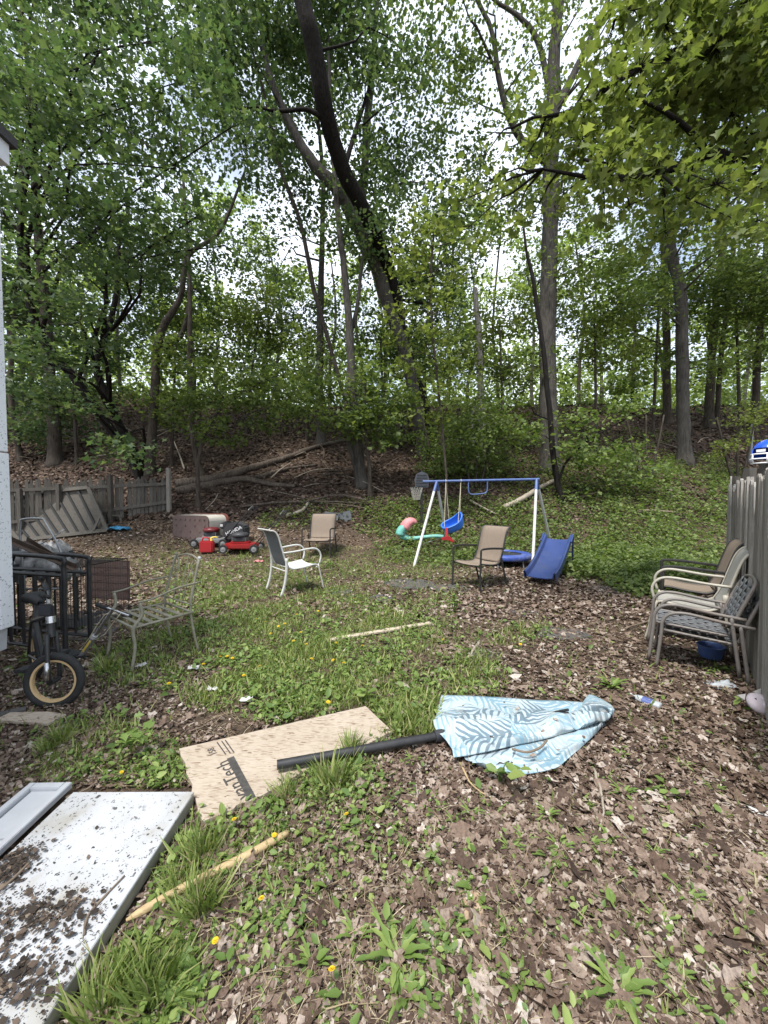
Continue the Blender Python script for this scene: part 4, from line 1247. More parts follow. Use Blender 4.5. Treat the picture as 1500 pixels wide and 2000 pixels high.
# ------------------------------------------------------------------ patio chairs
def sling_chair(label, loc, rz, frame, fabric, style, W=.56, group=None, sc=1.0, back_fabric=None):
    t = thing('patio_chair', label, 'chair', loc, rz, group)
    t.scale = (sc,) * 3
    seat = [(p.x, p.z) for p in curve([V3(.275, 0, .405), V3(.22, 0, .42), V3(.05, 0, .395), V3(-.12, 0, .385), V3(-.2, 0, .415)], 4)]
    back = [(p.x, p.z) for p in curve([V3(-.2, 0, .415), V3(-.255, 0, .53), V3(-.31, 0, .72), V3(-.36, 0, .88), V3(-.41, 0, .955), V3(-.47, 0, .975)], 4)]
    sheet(MB(), seat, W - .09, nw=6, sag=.016).build('seat', fabric, t, smooth='all', solid=.004)
    sheet(MB(), back, W - .09, nw=6).build('backrest', back_fabric or fabric, t, smooth='all', solid=.004)
    for s in (-1, 1):
        y = s * (W / 2 - .03)
        rail = [V3(x, y, z) for x, z in seat[:-1] + back]
        MB().tube(rail, .0125, 7).build('side_rail', frame, t, smooth='all')
        ya = s * W / 2
        if style == 'angular':
            MB().tube([V3(.29, ya, 0), V3(.28, ya, .35), V3(.27, ya, .64)], .016, 6).build('leg', frame, t, smooth=True)
            MB().tube(curve([V3(-.20, ya, .5), V3(-.26, ya, .3), V3(-.36, ya, 0)], 4), .016, 6).build('leg', frame, t, smooth=True)
            MB().tube(curve([V3(.275, ya, .625), V3(.25, ya, .655), V3(.05, ya, .66), V3(-.28, ya, .635)], 4), .017, 8, flat=.7).build('arm', frame, t, smooth=True)
        else:
            arm = curve([V3(-.29, ya, .64), V3(-.1, ya, .65), V3(.16, ya, .675), V3(.27, ya, .64), V3(.315, ya, .55), V3(.29, ya, .43)], 5)
            MB().tube(arm, .0135, 8).build('arm', frame, t, smooth='all')
            MB().tube(curve([V3(.27, ya, .43), V3(.31, ya, .25), V3(.37, ya, 0)], 4), .011, 7).build('leg', frame, t, smooth='all')
            MB().tube(curve([V3(-.25, ya, .56), V3(-.25, ya, .38), V3(-.28, ya, .18), V3(-.34, ya, 0)], 4), .021, 8, flat=.65).build('leg', frame, t, smooth='all')
    MB().tube([V3(.25, -W / 2, .38), V3(.25, W / 2, .38)], .01, 6).build('stretcher', frame, t)
    MB().tube([V3(-.24, -W / 2, .36), V3(-.24, W / 2, .36)], .01, 6).build('stretcher', frame, t)
    MB().tube([V3(-.47, -W / 2 + .03, .975), V3(-.47, W / 2 - .03, .975)], .012, 6).build('top_rail', frame, t)
    return t
def on(x, y, lift=0.0):
    return (x, y, H(x, y) + lift)
sling_chair('white framed sling chair facing right on the lawn', on(-1.40, 6.03), R(38), M['steel_white'], M['sling_white'], 'round', back_fabric=M['sling_dark'])
pt_ = gp(622, 1090)
sling_chair('tan sling chair with black frame facing the camera below the branch pile', on(pt_.x, pt_.y + .15), R(-97), M['black_frame'], M['sling_tan'], 'angular', W=.66)
sling_chair('brown sling chair with black frame in front of the swing set', on(1.55, 6.36), R(214), M['black_frame'], M['sling_tan'], 'angular', W=.6, sc=1.0)
sling_chair('beige high-backed sling chair against the plank fence', on(3.16, 3.98), R(143), M['cream_metal'], M['sling_beige'], 'round', W=.58)
sling_chair('black armed sling chair behind the beige one, farthest along the plank fence', on(3.66, 4.62), R(146), M['black_frame'], M['sling_tan'], 'angular', W=.6)

# two nested strap chairs ------------------------------------------------------
def strap_chair(label, loc, rz, group):
    t = thing('strap_chair', label, 'chair', loc, rz, group)
    fr = M['taupe_metal']
    W = .54
    for s in (-1, 1):
        y = s * W / 2
        MB().tube(curve([V3(-.30, y, .455), V3(-.1, y, .475), V3(.12, y, .505), V3(.225, y, .485), V3(.275, y, .42), V3(.285, y, .3), V3(.315, y, 0)], 5), .0135, 8).build('arm', fr, t, smooth='all')
        MB().tube(curve([V3(-.215, y, .46), V3(-.235, y, .3), V3(-.275, y, 0)], 4), .0135, 8).build('leg', fr, t, smooth='all')
        ys = s * (W / 2 - .035)
        MB().tube(curve([V3(.26, ys, .335), V3(0, ys, .315), V3(-.2, ys, .30)], 4), .0125, 8).build('seat_rail', fr, t, smooth='all')
    back = curve([V3(-.21, -W / 2 + .035, .31), V3(-.25, -W / 2 + .035, .45), V3(-.33, -W / 2 + .045, .66), V3(-.365, -W / 2 + .1, .735), V3(-.375, 0, .755), V3(-.365, W / 2 - .1, .735), V3(-.33, W / 2 - .045, .66), V3(-.25, W / 2 - .035, .45), V3(-.21, W / 2 - .035, .31)], 5)
    MB().tube(back, .0135, 8).build('back_frame', fr, t, smooth='all')
    MB().tube([V3(.26, -W / 2 + .03, .335), V3(.26, W / 2 - .03, .335)], .012, 8).build('stretcher', fr, t, smooth='all')
    def ribbon(pts, wdir, wd, phase, nrm):
        mb = MB()
        rows = []
        m_ = len(pts)
        for i, p in enumerate(pts):
            q = p + nrm * .005 * math.sin(phase + i * math.pi / 2)
            rows.append([q - wdir * wd / 2 + nrm * .0015, q + wdir * wd / 2 + nrm * .0015])
        mb.grid(rows)
        return mb
    nx, ny = 8, 7
    for i in range(nx):                                   # across the seat
        x = .225 - i * .058
        z = .33 - .03 * i / nx
        pts = [V3(x, -W / 2 + .02 + (W - .04) * j / (2 * ny), z - .012 * (1 - (2 * j / (2 * ny) - 1) ** 2)) for j in range(2 * ny + 1)]
        ribbon(pts, V3(1, 0, 0), .046, i * math.pi, V3(0, 0, 1)).build('seat_strap', M['strap'], t, smooth='all', solid=.003)
    for j in range(ny):                                   # front to back
        y = -W / 2 + .075 + j * (W - .15) / (ny - 1)
        pts = [V3(.265 - .46 * i / (2 * nx), y, .334 - .034 * i / (2 * nx) - .01 * (1 - (2 * (y / (W - .1))) ** 2)) for i in range(2 * nx + 1)]
        ribbon(pts, V3(0, 1, 0), .044, j * math.pi + math.pi, V3(0, 0, 1)).build('seat_strap', M['strap'], t, smooth='all', solid=.003)
    bd_ = V3(-.12, 0, .35).normalized()
    bn = V3(.35, 0, .12).normalized()
    for i in range(6):
        c_ = V3(-.245, 0, .42) + bd_ * (.052 * i)
        pts = [c_ + V3(0, -W / 2 + .03 + (W - .06) * j / 14, 0) for j in range(15)]
        ribbon(pts, bd_, .044, i * math.pi, bn).build('back_strap', M['strap'], t, smooth='all', solid=.003)
    for j in range(6):
        y = -W / 2 + .085 + j * (W - .17) / 5
        pts = [V3(-.235, y, .39) + bd_ * (.355 * i / 12) for i in range(13)]
        ribbon(pts, V3(0, 1, 0), .046, j * math.pi + math.pi, bn).build('back_strap', M['strap'], t, smooth='all', solid=.003)
    return t
s1 = strap_chair('lower of two nested grey strap chairs by the plank fence', on(2.74, 3.33), R(146), 'nested strap chairs')
s2 = copy_tree(s1)
s2['label'] = 'upper of two nested grey strap chairs by the plank fence'
s2.location = (2.74 - .83 * .055, 3.33 + .56 * .055, .055)

# olive iron chair ------------------------------------------------------------
t = thing('metal_chair', 'olive grey scrolled metal chair without cushion behind the bicycle', 'chair', on(-2.13, 3.53), R(233))
om = M['olive_metal']
W = .54
for s in (-1, 1):
    y = s * W / 2
    MB().tube(curve([V3(-.33, y * .86, .86), V3(-.27, y * .9, .62), V3(-.23, y * .95, .42), V3(-.25, y, .2), V3(-.29, y * 1.02, 0)], 5), .0115, 7).build('leg', om, t, smooth='all')
    MB().tube(curve([V3(.2, y * 1.05, .57), V3(.19, y * 1.05, .46), V3(.25, y, .36), V3(.24, y, .2), V3(.27, y, 0)], 5), .0135, 7).build('leg', om, t, smooth='all')
    MB().tube(curve([V3(.215, y * 1.06, .575), V3(.1, y * 1.07, .585), V3(-.1, y * 1.04, .635), V3(-.33, y * .95, .65)], 5), .0105, 7, flat=.7).build('arm', om, t, smooth='all')
    MB().tube([V3(.25, y, .37), V3(-.24, y, .385)], .011, 7).build('seat_rail', om, t, smooth='all')
    MB().lathe([(0, .855), (.012, .86), (.016, .872), (.012, .885), (0, .89)], 10, Matrix.Translation((-.335, y * .86, 0))).build('finial', M['paper'] if s > 0 else om, t, smooth='all')
    sc_ = curve([V3(-.318, y * .8, .82), V3(-.325, y * .6, .845), V3(-.3, y * .42, .75), V3(-.265, y * .40, .6), V3(-.24, y * .34, .46)], 5)
    MB().tube(sc_, .005, 6).build('back_scroll', om, t, smooth='all')
    MB().tube(curve([V3(-.3, y * .85, .75), V3(-.295, y * .7, .715), V3(-.3, y * .6, .745), V3(-.303, y * .66, .77)], 4), .005, 6).build('back_scroll', om, t, smooth='all')
MB().tube(curve([V3(-.335, -W * .43, .845), V3(-.35, -W * .2, .875), V3(-.352, 0, .885), V3(-.35, W * .2, .875), V3(-.335, W * .43, .845)], 4), .009, 7).build('top_rail', om, t, smooth='all')
MB().tube(curve([V3(-.348, 0, .88), V3(-.3, .01, .7), V3(-.24, 0, .46)], 4), .005, 6).build('back_scroll', om, t, smooth='all')
MB().tube([V3(-.235, -W / 2, .455), V3(-.235, W / 2, .455)], .007, 7).build('back_rail', om, t, smooth='all')
MB().tube([V3(.25, -W / 2, .37), V3(.25, W / 2, .37)], .011, 7).build('seat_rail', om, t, smooth='all')
MB().tube([V3(-.24, -W / 2, .385), V3(-.24, W / 2, .385)], .011, 7).build('seat_rail', om, t, smooth='all')
for k in range(5):
    x = .185 - .085 * k
    MB().bar(V3(x, -W / 2, .377), V3(x, W / 2, .377), .036, .006).build('seat_slat', om, t)

# ------------------------------------------------------------------ swing set
LA, RA = at(853, 940, 9.05), at(1048, 936, 8.85)
beam_dir = (RA - LA).normalized()
fl, fr_ = gp(808, 1106), gp(1040, 1113)
rl, rr_ = gp(874, 1062), gp(1076, 1062)
sw = thing('swing_set', 'white and blue metal swing set frame at the foot of the bank', 'swing set', ((fl + fr_ + rl + rr_) / 4))
MB().tube([LA - beam_dir * .32, RA + beam_dir * .06], .028, 12).build('top_beam', M['blue_paint'], sw, smooth=True, world=True)
for apex, foot in ((LA, fl), (LA, rl), (RA, fr_), (RA, rr_)):
    foot = foot - V3(0, 0, .03)
    a2 = apex.lerp(foot, .13)
    MB().tube([a2, foot], .03, 12).build('leg', M['steel_white'], sw, smooth=True, world=True)
    MB().tube([apex - V3(0, 0, .01), a2], .033, 12).build('leg_bracket', M['blue_paint'], sw, smooth=True, world=True)
def beam_at(px):
    k = (px - 853) / (1048 - 853)
    return LA.lerp(RA, k)
# bucket swing
sb = at(884, 1022, 9.0)
bs = thing('bucket_swing', 'blue toddler bucket swing with red T-bar hanging on ropes', 'swing', sb)
rows = []
rx_ = Matrix.Rotation(R(-24), 3, 'Y') @ Matrix.Rotation(R(24), 3, 'X')
def bk(u, v, inset):
    """scooped seat: u round the rim, v down into the bowl"""
    a = 2 * math.pi * u
    c_, s_ = math.cos(a), math.sin(a)
    ex = .27 * (abs(c_) ** .7) * (1 if c_ > 0 else -1)
    ey = .17 * (abs(s_) ** .7) * (1 if s_ > 0 else -1)
    rim = .02 + .13 * max(0, c_) ** 1.5
    k_ = math.cos(v * math.pi / 2) ** .6
    return V3(ex * (.55 + .45 * k_) * (1 - inset), ey * (.55 + .45 * k_) * (1 - inset), rim * (1 - v) - .17 * math.sin(v * math.pi / 2) + inset * .12)
for v in [0, .25, .5, .75, 1.0]:
    rows.append([rx_ @ bk(u / 24, v, 0) for u in range(25)])
inner = [[rx_ @ bk(u / 24, v, .1) for u in range(25)] for v in [1.0, .75, .5, .25, 0]]
mb = MB().grid(rows + inner[::1])
mb.grid([inner[-1], rows[0]])
mb.add([p for p in rows[-1][:24]], [tuple(range(24))])
mb.add([p for p in inner[0][:24]], [tuple(range(24))])
mb.build('bucket_seat', M['blue_seat'], bs, smooth='all')
rim = [rx_ @ (bk(u / 24, 0, .03) + V3(0, 0, .004)) for u in range(24)]
MB().tube(rim, .018, 8, closed=True).build('rim', M['blue_seat'], bs, smooth='all')
for px_, spots in ((871, ((-.23, -.12), (-.02, .15))), (901, ((.1, -.16), (.25, .12)))):
    top = beam_at(px_) - sb - V3(0, 0, .02)
    for ex, ey in spots:
        e = rx_ @ V3(ex, ey, .06)
        MB().tube([top, e], .006, 6).build('rope', M['rope'], bs, world=False)
    MB().torus(.034, .007, Matrix.Translation(top + V3(0, 0, .02)) @ Matrix.Rotation(R(90), 4, 'Y'), 14, 6).build('rope_loop', M['rope'], bs, smooth='all')
base_t = rx_ @ V3(-.24, -.1, -.02)
MB().bar(base_t + V3(.03, -.06, .06), base_t + V3(.03, -.1, -.16), .06, .035, up=(0, 1, 0)).build('t_bar', M['red_plastic'], bs, bevel=.008)
bb = base_t + V3(.05, -.11, -.19)
MB().prism([(-.15, .02), (-.04, .06), (.04, .06), (.15, -.05), (.13, -.09), (0, -.03), (-.14, -.03)], .04, Matrix.Translation(bb) @ Matrix.Rotation(R(90), 4, 'X')).build('t_bar', M['red_plastic'], bs, bevel=.008)
# trapeze bar
ta, tb = beam_at(916), beam_at(953)
tz = thing('trapeze_bar', 'dark blue U-shaped trapeze bar hanging from the swing set', 'trapeze', ta.lerp(tb, .5))
MB().tube(curve([ta, ta + V3(0, 0, -.2), ta + V3(.02, 0, -.28), ta + V3(.09, 0, -.315), tb + V3(-.09, 0, -.305), tb + V3(-.02, 0, -.27), tb + V3(0, 0, -.19), tb], 4), .014, 8).build('bar', M['blue_paint'], tz, smooth='all', world=True)
# toy seesaw in the weeds
c0 = gp(826, 1062)
see = thing('toy_seesaw', 'teal and pink plastic rocking seesaw half buried in weeds', 'toy', c0)
Yg = c0.y - .25
def W2(px, py, dy=0.0):
    return at(px, py, Yg + dy) - c0
MB().tube(curve([W2(783, 1046), W2(800, 1052), W2(826, 1049), W2(850, 1047), W2(866, 1048)], 4), [.08] * 3 + [.08, .07, .06, .05] + [.045] * 10, 12, flat=.9).build('beam', M['teal'], see, smooth='all')
MB().tube(curve([W2(781, 1046), W2(784, 1036), W2(792, 1027)], 5), [.1, .12, .125, .12, .12, .118, .115, .113, .11, .105, .1], 12, flat=1.2).build('seat_base', M['teal'], see, smooth='all')
MB().tube(curve([W2(789, 1031), W2(797, 1021), W2(806, 1018), W2(813, 1021)], 4), [.118, .12, .12, .115, .11, .105, .1, .09, .08, .07, .06, .05, .04], 12, flat=1.25).build('seat_back', M['faded_pink'], see, smooth='all')
MB().tube([W2(822, 1064), W2(861, 1050)], .014, 8).build('brace', M['silver_tube'], see, smooth=True)
lettering('2', .13, M['black_print'], see, Matrix.Translation(W2(787, 1042) + V3(.02, -.15, 0)) @ Matrix.Rotation(R(90), 4, 'X'))

# slide --------------------------------------------------------------------------
sa, sbt = gp(1055, 1143), at(1090, 1058, 7.75)
sl = thing('slide', 'small dark blue plastic slide beside the swing set', 'slide', sa)
u_ = (sbt - sa).normalized()
side = u_.cross(V3(0, 0, 1)).normalized()
nn = side.cross(u_).normalized()
Ls = (sbt - sa).length
rows = []
for i in range(25):
    k = i / 24
    p = sa.lerp(sbt, k)
    bend = .05 * (1 - k) ** 4 * 2 - .10 * k * (1 - k)
    if k > .9: bend += (k - .9) * .1
    row = []
    for j, (yy, zz) in enumerate([(-.25, -.03), (-.255, .1), (-.235, .115), (-.21, .1), (-.195, .015), (-.1, 0), (.1, 0), (.195, .015), (.21, .1), (.235, .115), (.255, .1), (.25, -.03)]):
        row.append(p + side * yy + nn * (zz + .04 + bend * 1.0) - sa)
    rows.append(row)
MB().grid(rows).build('chute', M['blue_slide'], sl, smooth=True, solid=-.012)
for s in (-1, 1):
    tp_ = sbt + side * (.27 * s)
    f2 = V3(tp_.x + .1, tp_.y + .22, 0); f2.z = H(f2.x, f2.y) - .02
    MB().tube([tp_ + V3(0, 0, .16) - sa, f2 - sa], .018, 8).build('ladder_leg', M['blue_slide'], sl, smooth=True)
    MB().tube([tp_ + V3(0, 0, .16) - sa, tp_ + u_ * -.25 + nn * .12 - sa], .018, 8).build('handrail', M['blue_slide'], sl, smooth=True)
for k in (.35, .7):
    q = sbt.lerp(V3(sbt.x + .1, sbt.y + .22, H(sbt.x, sbt.y)), k) - sa
    MB().tube([q - side * .27, q + side * .27], .014, 8).build('ladder_rung', M['blue_slide'], sl, smooth=True)

# mini trampoline --------------------------------------------------------------
tc_ = V3(2.62, 8.45, H(2.62, 8.45))
tr_ = thing('mini_trampoline', 'round mini trampoline with blue edge pad under the swing set', 'trampoline', tc_)
MB().torus(.52, .018, Matrix.Translation((0, 0, .2)), 40, 8).build('ring', M['silver_tube'], tr_, smooth='all')
MB().lathe([(.36, .222), (.38, .235), (.46, .245), (.54, .235), (.565, .205), (.56, .16), (.55, .13)], 40).build('edge_pad', M['pad_blue'], tr_, smooth='all', solid=.006)
MB().lathe([(0.0005, .205), (.2, .208), (.37, .215)], 32).build('mat', M['dark_plastic'], tr_, smooth='all')
for k in range(6):
    a = k * math.pi / 3
    MB().tube([V3(.5 * math.cos(a), .5 * math.sin(a), .2), V3(.53 * math.cos(a), .53 * math.sin(a), -.02)], .014, 8).build('leg', M['silver_tube'], tr_, smooth=True)

# ------------------------------------------------------------------ mowers, fuel can, deck box
def mower(label, loc, rz, deck, cover, bag):
    t = thing('lawn_mower', label, 'lawn mower', loc, rz)
    poly = [(.38, -.12), (.38, .12), (.3, .24), (-.25, .26), (-.36, .18), (-.36, -.18), (-.25, -.26), (.3, -.24)]
    MB().prism(poly, .12, Matrix.Translation((0, 0, .09))).build('deck', deck, t, bevel=.025, smooth=True)
    MB().prism([(x * .6, y * .6) for x, y in poly], .05, Matrix.Translation((0.02, 0, .21))).build('deck_top', deck, t, bevel=.015, smooth=True)
    MB().box((.03, 0, .31), (.3, .3, .12)).build('engine', M['dark_plastic'], t, bevel=.02)
    for k in range(4):
        MB().box((.03, 0, .275 + k * .022), (.33, .27, .008)).build('cooling_fin', M['silver_tube'], t)
    MB().lathe([(.185, .37), (.195, .39), (.185, .43), (.15, .46), (.06, .475), (.001, .478)], 24, Matrix.Translation((.03, 0, 0))).build('engine_cover', cover, t, smooth='all')
    MB().tube([V3(.2, -.12, .3), V3(.2, -.2, .3)], .035, 12).build('air_filter', M['grey_plastic'], t, smooth=True)
    for x in (.34, -.36):
        for y in (-.285, .285):
            Mw = Matrix.Translation((x, y, .1)) @ Matrix.Rotation(R(90), 4, 'X')
            wh = MB().lathe([(.062, -.024), (.094, -.026), (.102, -.015), (.102, .015), (.094, .026), (.062, .024)], 22, Mw).build('wheel', M['black_rubber'], t, smooth=True)
            MB().lathe([(.001, .03), (.02, .03), (.025, .022), (.058, .016), (.066, .024), (.066, -.024), (.058, -.016), (.025, -.022), (.001, -.03)], 18, Mw).build('hub', M['grey_plastic'], wh, smooth=True)
    for y in (-.22, .22):
        MB().tube(curve([V3(-.34, y, .16), V3(-.6, y, .48), V3(-.95, y, .86), V3(-1.08, y * .95, .97)], 4), .0115, 7).build('handle', M['black_metal'], t, smooth='all')
    MB().tube([V3(-1.08, -.21, .97), V3(-1.08, .21, .97)], .0125, 8).build('handle_grip', M['black_rubber'], t, smooth=True)
    MB().tube(curve([V3(-.95, -.2, .9), V3(-1.0, 0, 1.0), V3(-.95, .2, .9)], 4), .006, 6).build('control_lever', M['silver_tube'], t, smooth='all')
    MB().tube(curve([V3(-.1, -.1, .4), V3(-.5, -.2, .5), V3(-.9, -.22, .86)], 5), .005, 5).build('cable', M['black_rubber'], t)
    if bag:
        prof = [(-.3, .30), (-.36, .55), (-.62, .62), (-.86, .5), (-.84, .2), (-.45, .16)]
        bg_ = MB().prism([(x, z) for x, z in prof], .42, Matrix.Translation((0, .21, 0)) @ Matrix.Rotation(R(90), 4, 'X')).build('grass_bag', M['bag_fabric'], t, bevel=.03, smooth=True)
        MB().box((-.33, 0, .53), (.2, .36, .14), Matrix.Rotation(R(22), 3, 'Y')).build('chute_flap', M['dark_plastic'], t, bevel=.02)
        MB().box((-.29, .185, .53), (.07, .006, .06)).build('warning_label', M['paper'], t)
        side_y = .2125
        lettering('HONDA', .115, M['white_print'], t, Matrix.Translation((-.6, side_y, .4)) @ Matrix.Rotation(R(180), 4, 'Z') @ Matrix.Rotation(R(90), 4, 'X') @ Matrix.Rotation(R(24), 4, 'Z'))
    return t
m1, m2 = gp(412, 1068), gp(474, 1077)
mower('lawn mower with silver deck, dark red engine cover and black bag, behind the fuel can', (m1.x, m1.y + .12, m1.z), R(180), M['grey_plastic'], M['mower_dark_red'], True)
mower('red-decked lawn mower with black engine, in front of the other mower', (m2.x, m2.y - .05, m2.z), R(183), M['mower_red'], M['dark_plastic'], False)
g_ = gp(412, 1075)
can = thing('fuel_can', 'red plastic fuel can with yellow spout beside the mowers', 'fuel can', (g_.x, g_.y - .2, g_.z - .02), R(8))
MB().prism([(-.15, -.1), (.15, -.1), (.16, 0), (.15, .1), (-.15, .1), (-.16, 0)], .27, Matrix.Translation((0, 0, 0))).build('body', M['red_plastic'], can, bevel=.025, smooth=True)
MB().tube(curve([V3(-.11, 0, .26), V3(-.08, 0, .34), V3(.03, 0, .335), V3(.06, 0, .27)], 4), .018, 8).build('handle', M['red_plastic'], can, smooth='all')
MB().tube(curve([V3(.1, 0, .26), V3(.1, 0, .33), V3(.17, 0, .355), V3(.24, 0, .345)], 4), [.032, .03, .028, .026, .024, .022, .02, .018, .017, .016, .015, .014, .013], 10).build('spout', M['yellow_plastic'], can, smooth='all')
g_ = gp(372, 1058)
db = thing('deck_box', 'tipped-over beige deck box with brown base and red-brown lid', 'deck box', (g_.x + .1, g_.y + .3, g_.z - .03), R(-24))
db.scale = (1.06, 1.06, 1.08)
def rrect(wd, h, r, n=5):
    out = []
    for cx, cy, a0 in ((wd / 2 - r, h / 2 - r, 0), (-wd / 2 + r, h / 2 - r, 90), (-wd / 2 + r, -h / 2 + r, 180), (wd / 2 - r, -h / 2 + r, 270)):
        for k in range(n + 1):
            a = R(a0 + 90 * k / n)
            out.append((cx + r * math.cos(a), cy + r * math.sin(a)))
    return out
Mb = Matrix.Translation((0, -.25, .33)) @ Matrix.Rotation(R(90), 4, 'X')
MB().prism(rrect(1.2, .62, .13), .03, Mb).build('base', M['box_brown'], db, bevel=.006, smooth=True)
for i in range(7):
    for j in range(4):
        if (i + j) % 2 == 0 or j in (0, 3):
            MB().box((-.48 + i * .16, -.288, .12 + j * .14), (.045, .012, .03)).build('foot_pad', M['dark_plastic'] if (i in (0, 6) and j in (0, 3)) else M['box_brown'], db, bevel=.003)
rows = []
for k in range(9):
    yy = -.25 + .5 * k / 8
    gr = 1.0 + .015 * k / 8 - (.008 if k % 2 else 0)
    rows.append([V3(x * gr, yy, .33 + z * gr) for x, z in rrect(1.2, .62, .13)])
rows = [r + [r[0]] for r in rows]
MB().grid(rows).build('walls', M['box_beige'], db, smooth=True)
Ml = Matrix.Translation((0, .33, .33)) @ Matrix.Rotation(R(90), 4, 'X')
MB().prism(rrect(1.27, .68, .14), .08, Ml).build('lid', M['box_lid'], db, bevel=.015, smooth=True)

# ------------------------------------------------------------------ leaning timber panel, blue tarp
Yp = 10.15
TLp, TRp, BRp, BLp = at(-30, 974, Yp + .35), at(174, 953, Yp + .4), at(211, 1036, Yp + .12), at(40, 1056, Yp - .05)
pn = thing('timber_panel', 'old racked timber panel with diagonal battens leaning on the picket fence', 'panel', BLp.lerp(BRp, .5))
nrmp = (TRp - TLp).cross(BLp - TLp).normalized()
if nrmp.y > 0: nrmp = -nrmp
def PQ(u, v):
    return TLp.lerp(TRp, u).lerp(BLp.lerp(BRp, u), v)
nb = 9
for k in range(nb):
    mb = MB()
    u0, u1 = k / nb + .006, (k + 1) / nb - .006
    jit_ = random.uniform(-.015, .015)
    a_, b_, c_, d_ = [PQ(u, v) - nrmp * (.02 + jit_) for u, v in ((u0, .02), (u1, .02), (u1, .98), (u0, .98))]
    e = nrmp * -.02
    mb.add([a_, b_, c_, d_, a_ + e, b_ + e, c_ + e, d_ + e], [(0, 1, 2, 3), (7, 6, 5, 4), (0, 4, 5, 1), (1, 5, 6, 2), (2, 6, 7, 3), (3, 7, 4, 0)])
    mb.build('board', M['weathered3'], pn, world=True)
for k in range(1, nb):
    MB().bar(PQ(k / nb, .03) + nrmp * .01, PQ(k / nb, .97) + nrmp * .01, .05, .04, up=nrmp).build('batten', M['black_rubber'], pn, world=True)
for a_, b_ in ((TLp, TRp), (TRp, BRp), (BRp, BLp), (BLp, TLp)):
    MB().bar(a_ + nrmp * .03, b_ + nrmp * .03, .09, .05, up=nrmp).build('frame_bar', M['weathered3'], pn, world=True)
MB().bar(PQ(.25, .03) + nrmp * .06, PQ(.06, .45) + nrmp * .06, .07, .03, up=nrmp).build('corner_brace', M['weathered3'], pn, world=True)
MB().bar(PQ(.86, .97) + nrmp * .06, PQ(.98, .72) + nrmp * .06, .06, .03, up=nrmp).build('corner_brace', M['weathered3'], pn, world=True)
def crumple(name, label, cat, mat, c, rx, ry, hz, seed, n=14):
    rr = random.Random(seed)
    rows = []
    for i in range(n + 1):
        row = []
        for j in range(n + 1):
            x, y = (i / n * 2 - 1) * rx, (j / n * 2 - 1) * ry
            k = 1 + .25 * mnoise.noise(V3(x * 4 + seed, y * 4, 0))
            z = hz * (abs(mnoise.noise(V3(x / rx * 1.7 + seed * 3, y / ry * 1.7, .3))) * 1.4 + .3 * abs(mnoise.noise(V3(x / rx * 5 + seed, y / ry * 5, 1))))
            row.append(V3(x * k, y * k, z + .006))
        rows.append(row)
    mb = MB().grid(rows)
    mb.v = [tuple(Vector(v) + c) for v in mb.v]
    return single(mb, name, mat, label, cat, smooth='all', origin=c, solid=.002)
crumple('tarp', 'crumpled scrap of blue tarp by the picket fence', 'tarp', M['tarp'], gp(236, 1036), .3, .16, .12, 3)
# a small wooden trestle against the fence
a_ = gp(218, 1022)
tre = thing('wooden_trestle', 'small broken wooden trestle beside the timber panel', 'trestle', a_)
MB().bar(V3(-.1, 0, .22), V3(.28, .05, .2), .05, .04).build('top_bar', M['weathered3'], tre)
MB().bar(V3(.2, .03, .2), V3(.3, -.02, -.05), .04, .04).build('leg', M['weathered3'], tre)
MB().bar(V3(-.02, .02, .2), V3(-.05, -.02, -.05), .04, .04).build('leg', M['weathered3'], tre)

# ------------------------------------------------------------------ corner junk: metal frame, bars, crate, film
jf = V3(-3.3, 3.55, 0)
bed = thing('metal_bed', 'black tubular metal bed ends standing beside the house corner', 'bed frame', jf)
bm_ = M['black_metal']
e0, e1 = V3(-4.0, 3.75, 0), V3(-2.86, 3.45, 0)
def rack(a, b, h, bars, r, name):
    d_ = (b - a)
    MB().tube(curve([a, a + V3(0, 0, h * .55), a + V3(0, 0, h - .09), a + d_ * .07 + V3(0, 0, h), b - d_ * .07 + V3(0, 0, h), b + V3(0, 0, h - .09), b + V3(0, 0, h * .55), b], 4), r, 9).build(name, bm_, bed, smooth='all', world=True)
    MB().tube([a + V3(0, 0, .09), b + V3(0, 0, .09)], r * .8, 8).build('cross_bar', bm_, bed, smooth=True, world=True)
    MB().tube([a + V3(0, 0, h - .16), b + V3(0, 0, h - .16)], r * .8, 8).build('cross_bar', bm_, bed, smooth=True, world=True)
    for k in range(1, bars + 1):
        p = a + d_ * (k / (bars + 1))
        MB().tube([p + V3(0, 0, .09), p + V3(0, 0, h - .16)], r * .62, 7).build('upright', bm_, bed, smooth=True, world=True)
rack(e0, e1, .92, 6, .021, 'end_frame')
rack(e0 + V3(.04, .32, 0), e1 + V3(-.05, .36, 0), .88, 5, .021, 'end_frame')
rails = [(at(18, 1058, 3.75), at(146, 1113, 3.5)), (at(48, 1057, 3.8), at(134, 1112, 3.6))]
for k, (a_, b_) in enumerate(rails):
    o_ = thing('bed_rail', ('rusty steel rail lying lowest across the black bed ends', 'rusty steel rail lying uppermost across the black bed ends')[k], 'steel rail', a_.lerp(b_, .5))
    MB().bar(a_, b_, .05, .006).build('flange', M['rusty'], o_, world=True)
    MB().bar(a_ + V3(0, .025, .02), b_ + V3(0, .025, .02), .006, .05).build('web', M['rusty'], o_, world=True)
